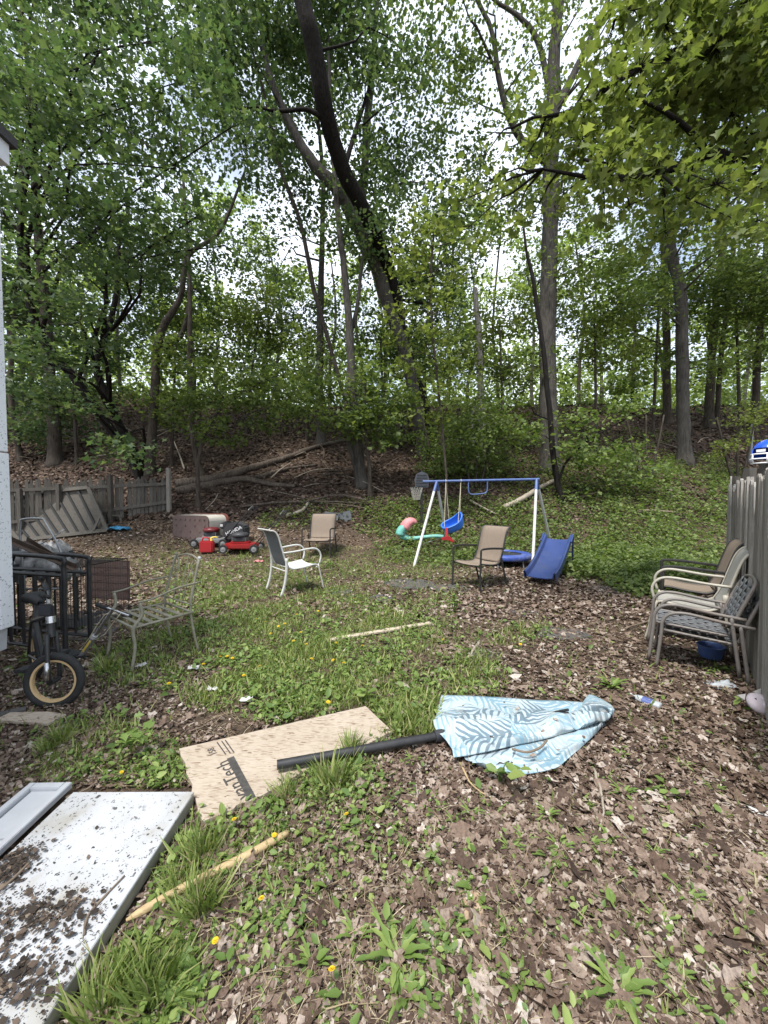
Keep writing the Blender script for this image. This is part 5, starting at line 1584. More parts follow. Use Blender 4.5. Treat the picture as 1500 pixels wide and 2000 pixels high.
# silver tubular chair back behind it
sc0 = at(85, 1060, 4.1)
lc_ = thing('folding_chair', 'silver tubular folding chair standing behind the black bed ends', 'chair', (sc0.x, sc0.y, 0))
MB().tube(curve([at(52, 1180, 4.1), at(40, 1060, 4.1), at(40, 1022, 4.1), at(46, 1014, 4.1), at(80, 1013, 4.1), at(88, 1020, 4.1), at(122, 1090, 4.0), at(128, 1200, 4.0)], 5), .011, 8).build('back_frame', M['silver_tube'], lc_, smooth='all', world=True)
MB().tube([at(46, 1150, 4.1), at(126, 1150, 4.05)], .011, 8).build('cross_bar', M['silver_tube'], lc_, smooth='all', world=True)
MB().tube([at(60, 1160, 4.1), at(70, 1195, 4.5)], .011, 8).build('leg', M['silver_tube'], lc_, smooth='all', world=True)
# crumpled plastic film over a box on it
cb = at(92, 1065, 4.35)
fb_ = thing('storage_tub', 'dark tub draped with crumpled black and clear film behind the bed ends', 'tub', (cb.x, cb.y, 0))
MB().box((0, 0, .72), (.36, .32, .26), taper=1.06).build('tub', M['dark_plastic'], fb_, bevel=.02)
for lx in (-.2, .2):
    for ly in (-.15, .15):
        MB().tube([V3(lx, ly, -.02), V3(lx, ly, .58)], .012, 6).build('leg', M['black_metal'], fb_)
rows = []
for i in range(15):
    row = []
    for j in range(15):
        u, v = i / 14 * 2 - 1, j / 14 * 2 - 1
        x, y = u * .25, v * .24
        ed = max(abs(u), abs(v))
        z = .9 + .13 * mnoise.noise(V3(u * 2.3, v * 2.3, 1.7)) + .06 * mnoise.noise(V3(u * 6, v * 6, .4)) - max(0, ed - .6) * .75
        row.append(V3(x, y, z))
    rows.append(row)
MB().grid(rows).build('film', M['bag_dirty'], fb_, smooth='all', solid=.003)
MB().tube(curve([V3(.1, -.28, .93), V3(.28, -.25, 1.04), V3(.36, -.2, 1.12)], 3), .012, 5, flat=.3).build('torn_flap', M['bag_dirty'], fb_, smooth='all')
# dark rolled bundle next to the house wall
cb = V3(-4.1, 4.25, .86)
mb = MB().lathe([(.001, -.14), (.06, -.14), (.1, -.1), (.11, 0), (.1, .1), (.06, .14), (.001, .14)], 16, Matrix.Translation(cb) @ Matrix.Rotation(R(90), 4, 'Y'))
mb.v = [tuple(Vector(v) + V3(0, 0, .05 * mnoise.noise(Vector(v) * 6))) for v in mb.v]
bun = thing('rolled_bundle', 'dark rolled bundle on a stand beside the house wall', 'bundle', (cb.x, cb.y, 0))
mb.build('roll', M['bag_fabric'], bun, smooth='all', world=True)
MB().box((0, 0, .73), (.36, .32, .03)).build('stand_top', M['dark_plastic'], bun, bevel=.004)
for lx in (-.15, .15):
    for ly in (-.13, .13):
        MB().tube([V3(lx, ly, -.02), V3(lx, ly, .72)], .012, 6).build('leg', M['black_metal'], bun)
# wire dog crate
cg = gp(165, 1212)
cr0 = thing('wire_crate', 'black wire dog crate with a brown panel behind the bed ends', 'crate', (cg.x, cg.y, 0), R(-10))
cw, cdp, ch = .62, .62, .68
def wire_panel(o, u, v, nu, nv):
    mb = MB()
    for k in range(nu + 1):
        mb.tube([o + u * (k / nu), o + u * (k / nu) + v], .0022 if 0 < k < nu else .005, 4, cap=False)
    for k in range(nv + 1):
        mb.tube([o + v * (k / nv), o + v * (k / nv) + u], .0022 if 0 < k < nv else .005, 4, cap=False)
    return mb
a0 = V3(-cw / 2, -cdp / 2, .02)
for o_, u_2, v_2, nu_2, nv_2 in ((a0, V3(cw, 0, 0), V3(0, 0, ch), 18, 7), (a0 + V3(0, cdp, 0), V3(cw, 0, 0), V3(0, 0, ch), 18, 7), (a0, V3(0, cdp, 0), V3(0, 0, ch), 18, 7), (a0 + V3(cw, 0, 0), V3(0, cdp, 0), V3(0, 0, ch), 18, 7), (a0 + V3(0, 0, ch), V3(cw, 0, 0), V3(0, cdp, 0), 18, 7)):
    p_ = wire_panel(o_, u_2, v_2, nu_2, nv_2).build('wire_panel', M['black_metal'], cr0)
    p_['kind'] = 'stuff'
MB().box((0, cdp / 2 + .02, .42), (cw + .02, .012, .5)).build('back_panel', M['box_brown'], cr0)
MB().box((0, 0, .015), (cw - .02, cdp - .02, .02)).build('tray', M['dark_plastic'], cr0)

# ------------------------------------------------------------------ child's bicycle and scooter
bc = gp(108, 1378)
bike = thing('bicycle', 'small black child bicycle with cream-rimmed front wheel by the house corner', 'bicycle', bc)
nW = V3(.14, -.98, .06).normalized()
Rm = nW.to_track_quat('Z', 'Y').to_matrix().to_4x4()
Rw = .192
C0 = V3(0, 0, Rw - .015)
def wheel(parent, c, Rmat, full=True):
    Mt = Matrix.Translation(c) @ Rmat
    wh = MB().torus(Rw - .024, .026, Mt, 44, 10).build('wheel', M['black_rubber'], parent, smooth='all')
    MB().lathe([(Rw - .062, -.012), (Rw - .06, .013), (Rw - .046, .015), (Rw - .044, -.012)], 44, Mt).build('rim', RIM, wh, smooth=True)
    MB().lathe([(.001, -.04), (.018, -.04), (.018, .04), (.001, .04)], 12, Mt).build('hub', M['black_metal'], wh, smooth=True)
    sp_ = MB()
    for k in range(20):
        a = k * math.pi / 10
        sp_.tube([Mt @ V3(.015 * math.cos(a), .015 * math.sin(a), .02 * (-1) ** k), Mt @ V3((Rw - .06) * math.cos(a + .2 * (-1) ** k), (Rw - .06) * math.sin(a + .2 * (-1) ** k), 0)], .0011, 3, cap=False)
    s_ = sp_.build('spokes', M['black_metal'], wh); s_['kind'] = 'stuff'
    return wh, Mt
RIM = pmat('cream_rim', (.6, .42, .22), (.55, .38, .2), 20, .5)
wh, Mt = wheel(bike, C0, Rm)
MB().bar(Mt @ V3(.12, -.075, .005), Mt @ V3(.085, -.15, .005), .028, .008, up=nW).build('reflector', M['paper'], wh)
hub_ax = nW * .055
headL = C0 + V3(-.03, .02, .33); headT = headL + V3(-.03, .03, .16)
for s in (-1, 1):
    MB().tube(curve([C0 + hub_ax * s, C0 + hub_ax * s + V3(-.005, .0, .16), headL + hub_ax * s * .8], 3), .014, 8).build('fork_leg', M['black_metal'], bike, smooth='all')
    MB().tube([C0 + hub_ax * s * 1.3 + V3(0, 0, .03), C0 + hub_ax * s * 1.25 + V3(-.002, 0, .15)], .015, 8).build('fork_cover', M['chrome'], bike, smooth='all')
MB().tube([headL + V3(0, 0, -.03), headT], .024, 10).build('head_tube', M['black_metal'], bike, smooth=True)
MB().tube([headL + V3(0, 0, .07), headL + V3(-.006, .006, .115)], .029, 12).build('headset_ring', M['chrome'], bike, smooth=True)
back = V3(-.76, .65, 0).normalized()
bbk = C0 + back * .38 + V3(0, 0, .04); seatT = C0 + back * .42 + V3(-.05, 0, .34); rearC = C0 + back * .74
MB().tube([headT + V3(.01, -.01, -.04), seatT], .019, 8).build('top_tube', M['black_metal'], bike, smooth=True)
MB().tube([headL, bbk], .021, 8).build('down_tube', M['black_metal'], bike, smooth=True)
MB().tube([bbk, seatT, seatT + V3(-.02, .05, .12)], .017, 8).build('seat_tube', M['black_metal'], bike, smooth=True)
R2 = Matrix.Rotation(math.atan2(back.y, back.x), 4, 'Z') @ Matrix.Rotation(R(90), 4, 'X')
wheel(bike, rearC, R2)
for s in (-1, 1):
    q = V3(back.y, -back.x, 0) * .045 * s
    MB().tube([rearC + q, bbk + q * .6], .009, 6).build('chain_stay', M['black_metal'], bike, smooth=True)
    MB().tube([rearC + q, seatT + q * .5], .009, 6).build('seat_stay', M['black_metal'], bike, smooth=True)
    cr2 = bbk + q * 1.6 + V3(0, 0, -.0) + back * (.1 * s)
    MB().tube([bbk + q, cr2], .009, 6).build('crank', M['chrome'], bike, smooth=True)
    MB().box(cr2 + q * 1.1, (.08, .09, .022)).build('pedal', M['black_rubber'], bike, bevel=.005)
sd_ = seatT + V3(-.02, .05, .14)
rows = []
for i in range(9):
    u = i / 8
    wd = .02 + .065 * u ** 1.4
    p = sd_ - back * .13 + back * (.25 * u)
    sx = V3(back.y, -back.x, 0)
    rows.append([p + sx * (wd * math.cos(a)) + V3(0, 0, .03 * math.sin(a) + .02 * u) for a in [math.pi * k / 8 for k in range(9)]] + [p + sx * (-wd * .9) + V3(0, 0, -.02), p + sx * (wd * .9) + V3(0, 0, -.02)])
rows = [r + [r[0]] for r in rows]
MB().grid(rows).build('saddle', M['black_rubber'], bike, smooth='all')
stm = headT + V3(-.005, .005, .08)
MB().tube([headT, stm], .017, 8).build('stem', M['chrome'], bike, smooth=True)
hx = V3(-.6, .8, 0)
MB().tube(curve([stm - hx * .16 + V3(-.07, .04, .04), stm - hx * .08 + V3(0, 0, .02), stm, stm + hx * .07 + V3(-.01, 0, .02), stm + hx * .14 + V3(-.08, .05, .04)], 3), .012, 8).build('handlebar', M['black_metal'], bike, smooth='all')
MB().tube([stm - hx * .10 + V3(-.02, .0, .025), stm - hx * .19 + V3(-.10, .06, .05)], .018, 8).build('grip', M['black_rubber'], bike, smooth='all')
MB().tube([stm + hx * .09 + V3(-.03, .01, .025), stm + hx * .16 + V3(-.11, .07, .05)], .018, 8).build('grip', M['black_rubber'], bike, smooth='all')
MB().box(headT + V3(.0, -.03, -.0), (.11, .03, .085)).build('number_plate', M['dark_plastic'], bike, bevel=.012)

g0 = gp(150, 1287)
scn = thing('kick_scooter', 'silver kick scooter with black grips leaning behind the bicycle', 'scooter', g0)
s0, s1_ = at(157, 1283, g0.y), at(221, 1190, g0.y - .05)
MB().tube([s0 - g0, s0.lerp(s1_, .42) - g0], .021, 10).build('lower_column', M['silver_tube'], scn, smooth=True)
MB().tube([s0.lerp(s1_, .42) - g0, s1_ - g0], .015, 10).build('upper_column', M['chrome'], scn, smooth=True)
MB().tube([s0.lerp(s1_, .40) - g0, s0.lerp(s1_, .46) - g0], .025, 10).build('clamp', M['paper'], scn, smooth=True)
MB().bar(s0.lerp(s1_, .13) - g0 + V3(0, -.022, 0), s0.lerp(s1_, .36) - g0 + V3(0, -.022, 0), .016, .003, up=(0, -1, 0)).build('decal', M['yellow_plastic'], scn)
MB().tube([at(196, 1183, g0.y) - g0, at(252, 1203, g0.y - .02) - g0], .011, 8).build('handlebar', M['chrome'], scn, smooth=True)
for a_, b_ in (((188, 1180), (211, 1189)), ((234, 1197), (256, 1205))):
    MB().tube([at(*a_, g0.y) - g0, at(*b_, g0.y) - g0], .018, 10).build('grip', M['black_rubber'], scn, smooth=True)
MB().tube([at(x, y, g0.y - .03) - g0 for x, y in ((228, 1192), (205, 1200), (190, 1220), (175, 1245), (158, 1268))], .0035, 5).build('cable', M['rope'], scn, smooth='all')
MB().tube([at(x, y, g0.y - .03) - g0 for x, y in ((238, 1195), (222, 1215), (205, 1238), (192, 1246))], .003, 5).build('cable', M['rope'], scn, smooth='all')
MB().box(s0 - g0 + V3(-.25, .12, -.0), (.48, .11, .03), Matrix.Rotation(R(-25), 3, 'Z')).build('deck', M['dark_plastic'], scn, bevel=.008)
MB().lathe([(.03, -.014), (.05, -.012), (.05, .012), (.03, .014)], 18, Matrix.Translation(s0 - g0 + V3(.02, -.01, -.03)) @ Matrix.Rotation(R(90), 4, 'X')).build('wheel', M['black_rubber'], scn, smooth=True)

# ------------------------------------------------------------------ boards on the ground
def speckled():
    m, n, l, b = newmat('speckled_white_laminate')
    b.inputs['Roughness'].default_value = .4
    t = n.new('ShaderNodeTexCoord')
    def vor(scale, lo, hi, mask_scale, mlo, mhi):
        nzv = n.new('ShaderNodeTexNoise'); nzv.inputs['Scale'].default_value = scale * 1.3; nzv.inputs['Detail'].default_value = 2
        l.new(t.outputs['Object'], nzv.inputs['Vector'])
        ad = n.new('ShaderNodeMix'); ad.data_type = 'VECTOR'; ad.inputs['Factor'].default_value = .035
        l.new(t.outputs['Object'], ad.inputs['A']); l.new(nzv.outputs['Color'], ad.inputs['B'])
        v = n.new('ShaderNodeTexVoronoi'); v.inputs['Scale'].default_value = scale
        l.new(ad.outputs['Result'], v.inputs['Vector'])
        sp = n.new('ShaderNodeSeparateColor'); l.new(v.outputs['Color'], sp.inputs['Color'])
        th = n.new('ShaderNodeMapRange'); th.inputs['From Min'].default_value = .45; th.inputs['From Max'].default_value = 1.0
        th.inputs['To Min'].default_value = lo; th.inputs['To Max'].default_value = hi
        l.new(sp.outputs['Red'], th.inputs['Value'])
        ls = n.new('ShaderNodeMath'); ls.operation = 'LESS_THAN'
        l.new(v.outputs['Distance'], ls.inputs[0]); l.new(th.outputs['Result'], ls.inputs[1])
        mk = n.new('ShaderNodeTexNoise'); mk.inputs['Scale'].default_value = mask_scale; mk.inputs['Detail'].default_value = 4
        l.new(t.outputs['Object'], mk.inputs['Vector'])
        r_ = ramp(n, [(mlo, (0, 0, 0)), (mhi, (1, 1, 1))]); l.new(mk.outputs['Fac'], r_.inputs['Fac'])
        mu = n.new('ShaderNodeMath'); mu.operation = 'MULTIPLY'
        l.new(ls.outputs['Value'], mu.inputs[0]); l.new(r_.outputs['Color'], mu.inputs[1])
        return mu.outputs['Value']
    a = vor(85, -.1, .5, 5, .38, .5)
    c = vor(40, -.5, .42, 4, .42, .52)
    mxx = n.new('ShaderNodeMath'); mxx.operation = 'MAXIMUM'
    l.new(a, mxx.inputs[0]); l.new(c, mxx.inputs[1])
    g = n.new('ShaderNodeTexNoise'); g.inputs['Scale'].default_value = 5; g.inputs['Detail'].default_value = 8
    l.new(t.outputs['Object'], g.inputs['Vector'])
    base = ramp(n, [(.35, (.46, .475, .5)), (.58, (.4, .405, .415)), (.75, (.3, .285, .25))])
    l.new(g.outputs['Fac'], base.inputs['Fac'])
    mm = n.new('ShaderNodeMix'); mm.data_type = 'RGBA'
    l.new(mxx.outputs['Value'], mm.inputs['Factor'])
    l.new(base.outputs['Color'], mm.inputs['A']); mm.inputs['B'].default_value = (.045, .042, .04, 1)
    l.new(mm.outputs['Result'], b.inputs['Base Color'])
    return m
M['speckled'] = speckled()
M['debris'] = islandmat('dark_leaf_crumbs', [(0, (.02, .016, .013)), (.6, (.05, .037, .028)), (.9, (.11, .08, .06)), (1, (.2, .16, .12))], .85)
M['panel_edge'] = pmat('dirty_panel_edge', (.3, .28, .22), (.2, .19, .15), 12, .8)
cab = thing('speckled_board', 'large white speckled cabinet panel lying at the bottom left', 'panel', (-1.19, 1.1, 0), R(-.5), tilt=(R(.4), R(-.6)))
MB().box((0, 0, .052), (.576, 1.39, .012)).build('face', M['speckled'], cab, bevel=.002)
MB().box((.2775, 0, .021), (.016, 1.386, .047)).build('side_edge', M['panel_edge'], cab)
MB().box((-.2775, 0, .021), (.016, 1.386, .047)).build('side_edge', M['panel_edge'], cab)
MB().box((0, .684, .021), (.53, .016, .047)).build('end_edge', M['panel_edge'], cab)
MB().box((0, -.684, .021), (.53, .016, .047)).build('end_edge', M['panel_edge'], cab)
# leaf bits and bark lying on it
n = 900
cx_ = np.concatenate([rng.normal(.04, .1, 700), rng.normal(-.22, .04, 700), rng.normal(.12, .1, 700), rng.uniform(-.28, .28, 60)])
cy_ = np.concatenate([rng.normal(.15, .04, 700), rng.normal(.32, .05, 700), rng.normal(-.03, .05, 700), rng.uniform(-.6, .6, 60)])
kp = (np.abs(cx_) < .285) & (np.abs(cy_) < .66)
cx_, cy_ = cx_[kp], cy_[kp]; N = len(cx_)
V, F = scatter(*CRUMB, np.stack([cx_, cy_, .062 + rng.random(N) * .008], -1), tiltn(N, .2), rng.random(N) * 6.28, np.clip(rng.lognormal(math.log(.008), .6, N), .003, .035))
lit = link('leaf_debris', npmesh('leaf_debris', V, F, M['debris']))
tag(lit, 'dark leaf crumbs and bark lying on the white cabinet panel', 'debris', kind='stuff')
lit.location = cab.location; lit.rotation_euler = cab.rotation_euler
mb = MB().tube(curve([plane_pt(164, 1826, .066), plane_pt(172, 1788, .066), plane_pt(205, 1750, .066), plane_pt(243, 1710, .068)], 5), [.004] * 3 + [.0045] * 8 + [.003] * 5, 5)
single(mb, 'twig', M['stick'], 'thin curved twig lying on the white cabinet panel', 'twig', smooth='all')
mb = MB().tube(curve([plane_pt(0, 1738, .075), plane_pt(30, 1712, .076), plane_pt(58, 1684, .072)], 4), .005, 5)
single(mb, 'twig', M['stick'], 'dark twig on the heap of needles at the left of the panel', 'twig', smooth='all')
# framed cabinet door
dr = thing('cupboard_front', 'narrow white framed cabinet door lying beside the speckled panel', 'cabinet door', (-1.632, 1.3, 0), R(1.2))
for x in (-.087, .087):
    MB().box((x, 0, .035), (.032, 1.15, .03)).build('stile', M['white_plastic'], dr, bevel=.003)
for y in (-.555, .555):
    MB().box((0, y, .0352), (.142, .038, .03)).build('frame_rail', M['white_plastic'], dr, bevel=.003)
for k in range(4):
    MB().box((.004, .405 - k * .272, .028 + .003 * (k % 2)), (.134, .262, .008), Matrix.Rotation(R(.8 - .5 * k), 3, 'X')).build('inset_board', M['white_plastic'], dr, bevel=.002)

# OSB
def osb_material():
    m, n, l, b = newmat('strand_board')
    b.inputs['Roughness'].default_value = .75
    t = n.new('ShaderNodeTexCoord')
    outs = []
    for ang_, sc_ in ((20, (22, 110, 10)), (125, (26, 120, 10)), (70, (24, 110, 10))):
        mp = n.new('ShaderNodeMapping'); mp.inputs['Rotation'].default_value = (0, 0, R(ang_)); mp.inputs['Scale'].default_value = sc_
        l.new(t.outputs['Object'], mp.inputs['Vector'])
        v = n.new('ShaderNodeTexVoronoi'); v.inputs['Scale'].default_value = 1.4
        l.new(mp.outputs['Vector'], v.inputs['Vector'])
        s_ = n.new('ShaderNodeSeparateColor'); l.new(v.outputs['Color'], s_.inputs['Color'])
        outs.append(s_.outputs['Red'])
    a = n.new('ShaderNodeMath'); a.operation = 'MULTIPLY'; l.new(outs[0], a.inputs[0]); l.new(outs[1], a.inputs[1])
    c = n.new('ShaderNodeMath'); c.operation = 'MAXIMUM'; l.new(a.outputs[0], c.inputs[0]); 
    p_ = n.new('ShaderNodeMath'); p_.operation = 'POWER'; l.new(outs[2], p_.inputs[0]); p_.inputs[1].default_value = 3
    l.new(p_.outputs[0], c.inputs[1])
    rp = ramp(n, [(0, (.44, .375, .3)), (.5, (.39, .325, .255)), (.78, (.32, .255, .19)), (.93, (.23, .165, .115)), (1, (.15, .1, .065))])
    l.new(c.outputs[0], rp.inputs['Fac'])
    nz2 = n.new('ShaderNodeTexNoise'); nz2.inputs['Scale'].default_value = 3; l.new(t.outputs['Object'], nz2.inputs['Vector'])
    mm = n.new('ShaderNodeMix'); mm.data_type = 'RGBA'; mm.blend_type = 'MULTIPLY'; mm.inputs['Factor'].default_value = .5
    r2 = ramp(n, [(.3, (1, 1, 1)), (.7, (.75, .7, .66))]); l.new(nz2.outputs['Fac'], r2.inputs['Fac'])
    l.new(rp.outputs['Color'], mm.inputs['A']); l.new(r2.outputs['Color'], mm.inputs['B'])
    l.new(mm.outputs['Result'], b.inputs['Base Color'])
    bp = n.new('ShaderNodeBump'); bp.inputs['Strength'].default_value = .3; bp.inputs['Distance'].default_value = .003
    l.new(c.outputs[0], bp.inputs['Height']); l.new(bp.outputs['Normal'], b.inputs['Normal'])
    return m
M['osb'] = osb_material()
zt = .035
outl = [(350, 1462), (530, 1421), (714, 1379), (766, 1428), (700, 1462), (620, 1490), (548, 1533), (496, 1562), (462, 1572), (456, 1580), (396, 1604), (388, 1585), (382, 1560), (374, 1548), (376, 1532), (364, 1510), (362, 1490), (354, 1478)]
pts = [plane_pt(x, y, zt) for x, y in outl]
ctr = sum(pts, V3(0, 0, 0)) / len(pts); ctr.z = 0
osb = thing('strand_board', 'tan strand board with black printing lying on the lawn', 'board', ctr)
MB().prism([(p.x - ctr.x, p.y - ctr.y) for p in reversed(pts)], .018, Matrix.Translation((0, 0, zt - .018))).build('sheet', M['osb'], osb)
a_, b_ = plane_pt(476, 1560, zt), plane_pt(434, 1488, zt)
ang_ = math.atan2((b_ - a_).y, (b_ - a_).x)
Ltx = (b_ - a_).length
mid_ = a_.lerp(b_, .5) - ctr
lettering('vanTech', Ltx * .30, M['black_print'], osb, Matrix.Translation((mid_.x, mid_.y, zt + .0015)) @ Matrix.Rotation(ang_, 4, 'Z'))
c1_, c2_ = plane_pt(492, 1560, zt), plane_pt(450, 1480, zt)
q_ = (c2_ - c1_).normalized(); sdv = V3(q_.y, -q_.x, 0)
def bar_poly(c1_, c2_, w_):
    return [((c1_ + sdv * w_ / 2) - ctr), ((c2_ + sdv * w_ / 2) - ctr), ((c2_ - sdv * w_ / 2) - ctr), ((c1_ - sdv * w_ / 2) - ctr)]
MB().prism([(p.x, p.y) for p in bar_poly(c1_, c2_, .036)], .0015, Matrix.Translation((0, 0, zt + .001))).build('printed_bar', M['black_print'], osb)
for k, w_ in enumerate((0, 9, 16)):
    MB().prism([(p.x, p.y) for p in bar_poly(plane_pt(441 + w_, 1474 - w_ * .25, zt), plane_pt(424 + w_, 1450 - w_ * .25, zt), .006)], .001, Matrix.Translation((0, 0, zt + .001))).build('printed_line', M['black_print'], osb)
p_ = plane_pt(415, 1468, zt) - ctr
lettering('158', .05, M['black_print'], osb, Matrix.Translation((p_.x, p_.y, zt + .0015)) @ Matrix.Rotation(ang_, 4, 'Z'), 'stamped_number')

# ------------------------------------------------------------------ fallen patio umbrella
def frond_material():
    m, n, l, b = newmat('palm_print_fabric')
    b.inputs['Roughness'].default_value = .8
    t = n.new('ShaderNodeTexCoord')
    def math_(op, a, c=None, v=None):
        k = n.new('ShaderNodeMath'); k.operation = op
        l.new(a, k.inputs[0]) if not isinstance(a, (int, float)) else setattr(k.inputs[0], 'default_value', a)
        if c is not None:
            if isinstance(c, (int, float)): k.inputs[1].default_value = c
            else: l.new(c, k.inputs[1])
        return k.outputs[0]
    def fronds(scale, offs, dens):
        mp = n.new('ShaderNodeMapping'); mp.inputs['Location'].default_value = offs; mp.inputs['Scale'].default_value = (scale, scale, 0)
        l.new(t.outputs['Object'], mp.inputs['Vector'])
        nzv = n.new('ShaderNodeTexNoise'); nzv.inputs['Scale'].default_value = .9; nzv.inputs['Detail'].default_value = 1
        l.new(mp.outputs['Vector'], nzv.inputs['Vector'])
        ad = n.new('ShaderNodeVectorMath'); ad.operation = 'MULTIPLY_ADD'
        l.new(nzv.outputs['Color'], ad.inputs[0]); ad.inputs[1].default_value = (.5, .5, 0); l.new(mp.outputs['Vector'], ad.inputs[2])
        v = n.new('ShaderNodeTexVoronoi'); v.voronoi_dimensions = '2D'; v.inputs['Scale'].default_value = 1.0
        l.new(ad.outputs['Vector'], v.inputs['Vector'])
        sub = n.new('ShaderNodeVectorMath'); sub.operation = 'SUBTRACT'
        l.new(ad.outputs['Vector'], sub.inputs[0]); l.new(v.outputs['Position'], sub.inputs[1])
        sc_ = n.new('ShaderNodeSeparateColor'); l.new(v.outputs['Color'], sc_.inputs['Color'])
        ang = math_('MULTIPLY', sc_.outputs['Red'], 6.283)
        vr = n.new('ShaderNodeVectorRotate'); vr.rotation_type = 'Z_AXIS'
        l.new(sub.outputs['Vector'], vr.inputs['Vector']); l.new(ang, vr.inputs['Angle'])
        s = n.new('ShaderNodeSeparateXYZ'); l.new(vr.outputs['Vector'], s.inputs['Vector'])
        av = math_('ABSOLUTE', s.outputs['Y'])
        u = math_('SUBTRACT', s.outputs['X'], math_('MULTIPLY', av, 1.1))
        st = math_('SINE', math_('MULTIPLY', u, dens))
        st = math_('GREATER_THAN', st, math_('ADD', math_('MULTIPLY', av, 3.2), -.5))
        inside = math_('LESS_THAN', av, .45)
        spine = math_('LESS_THAN', av, .015)
        return math_('MAXIMUM', math_('MULTIPLY', st, inside), spine), sc_.outputs['Green']
    f1, g1 = fronds(3.4, (0, 0, 0), 36)
    f2, g2 = fronds(4.6, (3.3, 1.7, 0), 30)
    cA = ramp(n, [(0, (.15, .27, .34)), (.4, (.085, .135, .175)), (.7, (.21, .33, .4)), (1, (.13, .18, .215))]); cA.color_ramp.interpolation = 'CONSTANT'
    l.new(g1, cA.inputs['Fac'])
    cB = ramp(n, [(0, (.29, .39, .44)), (.5, (.21, .33, .4)), (.8, (.17, .24, .28))]); cB.color_ramp.interpolation = 'CONSTANT'
    l.new(g2, cB.inputs['Fac'])
    m1_ = n.new('ShaderNodeMix'); m1_.data_type = 'RGBA'
    l.new(math_('MULTIPLY', f2, .75), m1_.inputs['Factor']); m1_.inputs['A'].default_value = (.385, .45, .475, 1); l.new(cB.outputs['Color'], m1_.inputs['B'])
    m2_ = n.new('ShaderNodeMix'); m2_.data_type = 'RGBA'
    l.new(math_('MULTIPLY', f1, .85), m2_.inputs['Factor']); l.new(m1_.outputs['Result'], m2_.inputs['A']); l.new(cA.outputs['Color'], m2_.inputs['B'])
    dn = n.new('ShaderNodeTexNoise'); dn.inputs['Scale'].default_value = 6; dn.inputs['Detail'].default_value = 9; dn.inputs['Roughness'].default_value = .7
    l.new(t.outputs['Object'], dn.inputs['Vector'])
    dr_ = ramp(n, [(.52, (0, 0, 0)), (.72, (.55,) * 3)]); l.new(dn.outputs['Fac'], dr_.inputs['Fac'])
    m3_ = n.new('ShaderNodeMix'); m3_.data_type = 'RGBA'
    l.new(dr_.outputs['Color'], m3_.inputs['Factor']); l.new(m2_.outputs['Result'], m3_.inputs['A']); m3_.inputs['B'].default_value = (.24, .22, .18, 1)
    l.new(m3_.outputs['Result'], b.inputs['Base Color'])
    return m
M['palm'] = frond_material()
u0 = plane_pt(1000, 1430, .0)
um = thing('patio_umbrella', 'fallen patio umbrella with black pole and blue palm-leaf fabric', 'umbrella', u0)
pa, pb = plane_pt(541, 1494, .075), plane_pt(872, 1434, .06)
MB().tube([pa, pa.lerp(pb, .5), pb], .0235, 14).build('pole', M['black_metal'], um, smooth=True, world=True)
MB().tube([pb.lerp(pa, .08), pb + (pb - pa).normalized() * .12], .033, 14).build('collar', M['dark_plastic'], um, smooth=True, world=True)
for k, (x, y) in enumerate(((880, 1405), (885, 1418), (890, 1428))):
    MB().tube([plane_pt(x, y, .07), plane_pt(1110, 1398 - 6 * k, .07)], .008, 6).build('rib', M['black_metal'], um, world=True)
def loft(rows_px, zs, nu, nv, rip, seed):
    rows = []
    R_ = []
    for r_, z_ in zip(rows_px, zs):
        R_.append(curve([V3(x, y, z_) for x, y in r_], nu // (len(r_) - 1)))
    for j in range(len(R_[0])):
        colm = curve([R_[i][j] for i in range(len(R_))], nv // (len(R_) - 1))
        out = []
        for i, p in enumerate(colm):
            P = plane_pt(p.x, p.y, max(p.z, .004))
            e = min(i, len(colm) - 1 - i) / (len(colm) * .25)
            e = min(1, e)
            ang_ = math.atan2(p.y - 1390, p.x - 1260)
            z_ = rip * e * ((1 - 2 * abs(math.sin(ang_ * 17 + seed + 1.6 * mnoise.noise(V3(p.x * .015, p.y * .02, seed))))) * .7 + 1.1 * mnoise.noise(V3(P.x * 9, P.y * 9, seed)) + .5 * mnoise.noise(V3(P.x * 21, P.y * 21, seed)))
            out.append(P + V3(0, 0, z_))
        rows.append(out)
    return MB().grid(rows)
up = [[(862, 1358), (905, 1359), (950, 1361), (1000, 1364), (1050, 1368), (1095, 1369), (1140, 1372), (1160, 1372), (1180, 1375)],
      [(853, 1390), (905, 1384), (950, 1390), (1000, 1386), (1050, 1392), (1095, 1386), (1140, 1391), (1168, 1384), (1197, 1387)],
      [(847, 1414), (902, 1408), (956, 1416), (1002, 1410), (1050, 1414), (1092, 1406), (1132, 1406), (1165, 1396), (1195, 1395)],
      [(878, 1446), (918, 1446), (962, 1442), (1004, 1436), (1046, 1430), (1088, 1422), (1126, 1414), (1158, 1405), (1188, 1400)],
      [(886, 1480), (924, 1474), (966, 1465), (1006, 1456), (1044, 1448), (1086, 1437), (1124, 1425), (1156, 1414), (1182, 1406)]]
lo = [[(905, 1476), (980, 1460), (1056, 1443), (1128, 1424), (1180, 1404)],
      [(912, 1484), (988, 1480), (1066, 1464), (1130, 1438), (1182, 1408)],
      [(925, 1492), (996, 1500), (1072, 1486), (1126, 1456), (1180, 1414)],
      [(932, 1494), (1000, 1513), (1078, 1503), (1112, 1480), (1168, 1428)]]
loft(up, [.035, .065, .1, .1, .06], 64, 40, .03, 1.0).build('canopy_panel', M['palm'], um, smooth='all', world=True, solid=.003)
loft(lo, [.045, .05, .045, .03], 48, 27, .02, 2.0).build('canopy_panel', M['palm'], um, smooth='all', world=True, solid=.003)
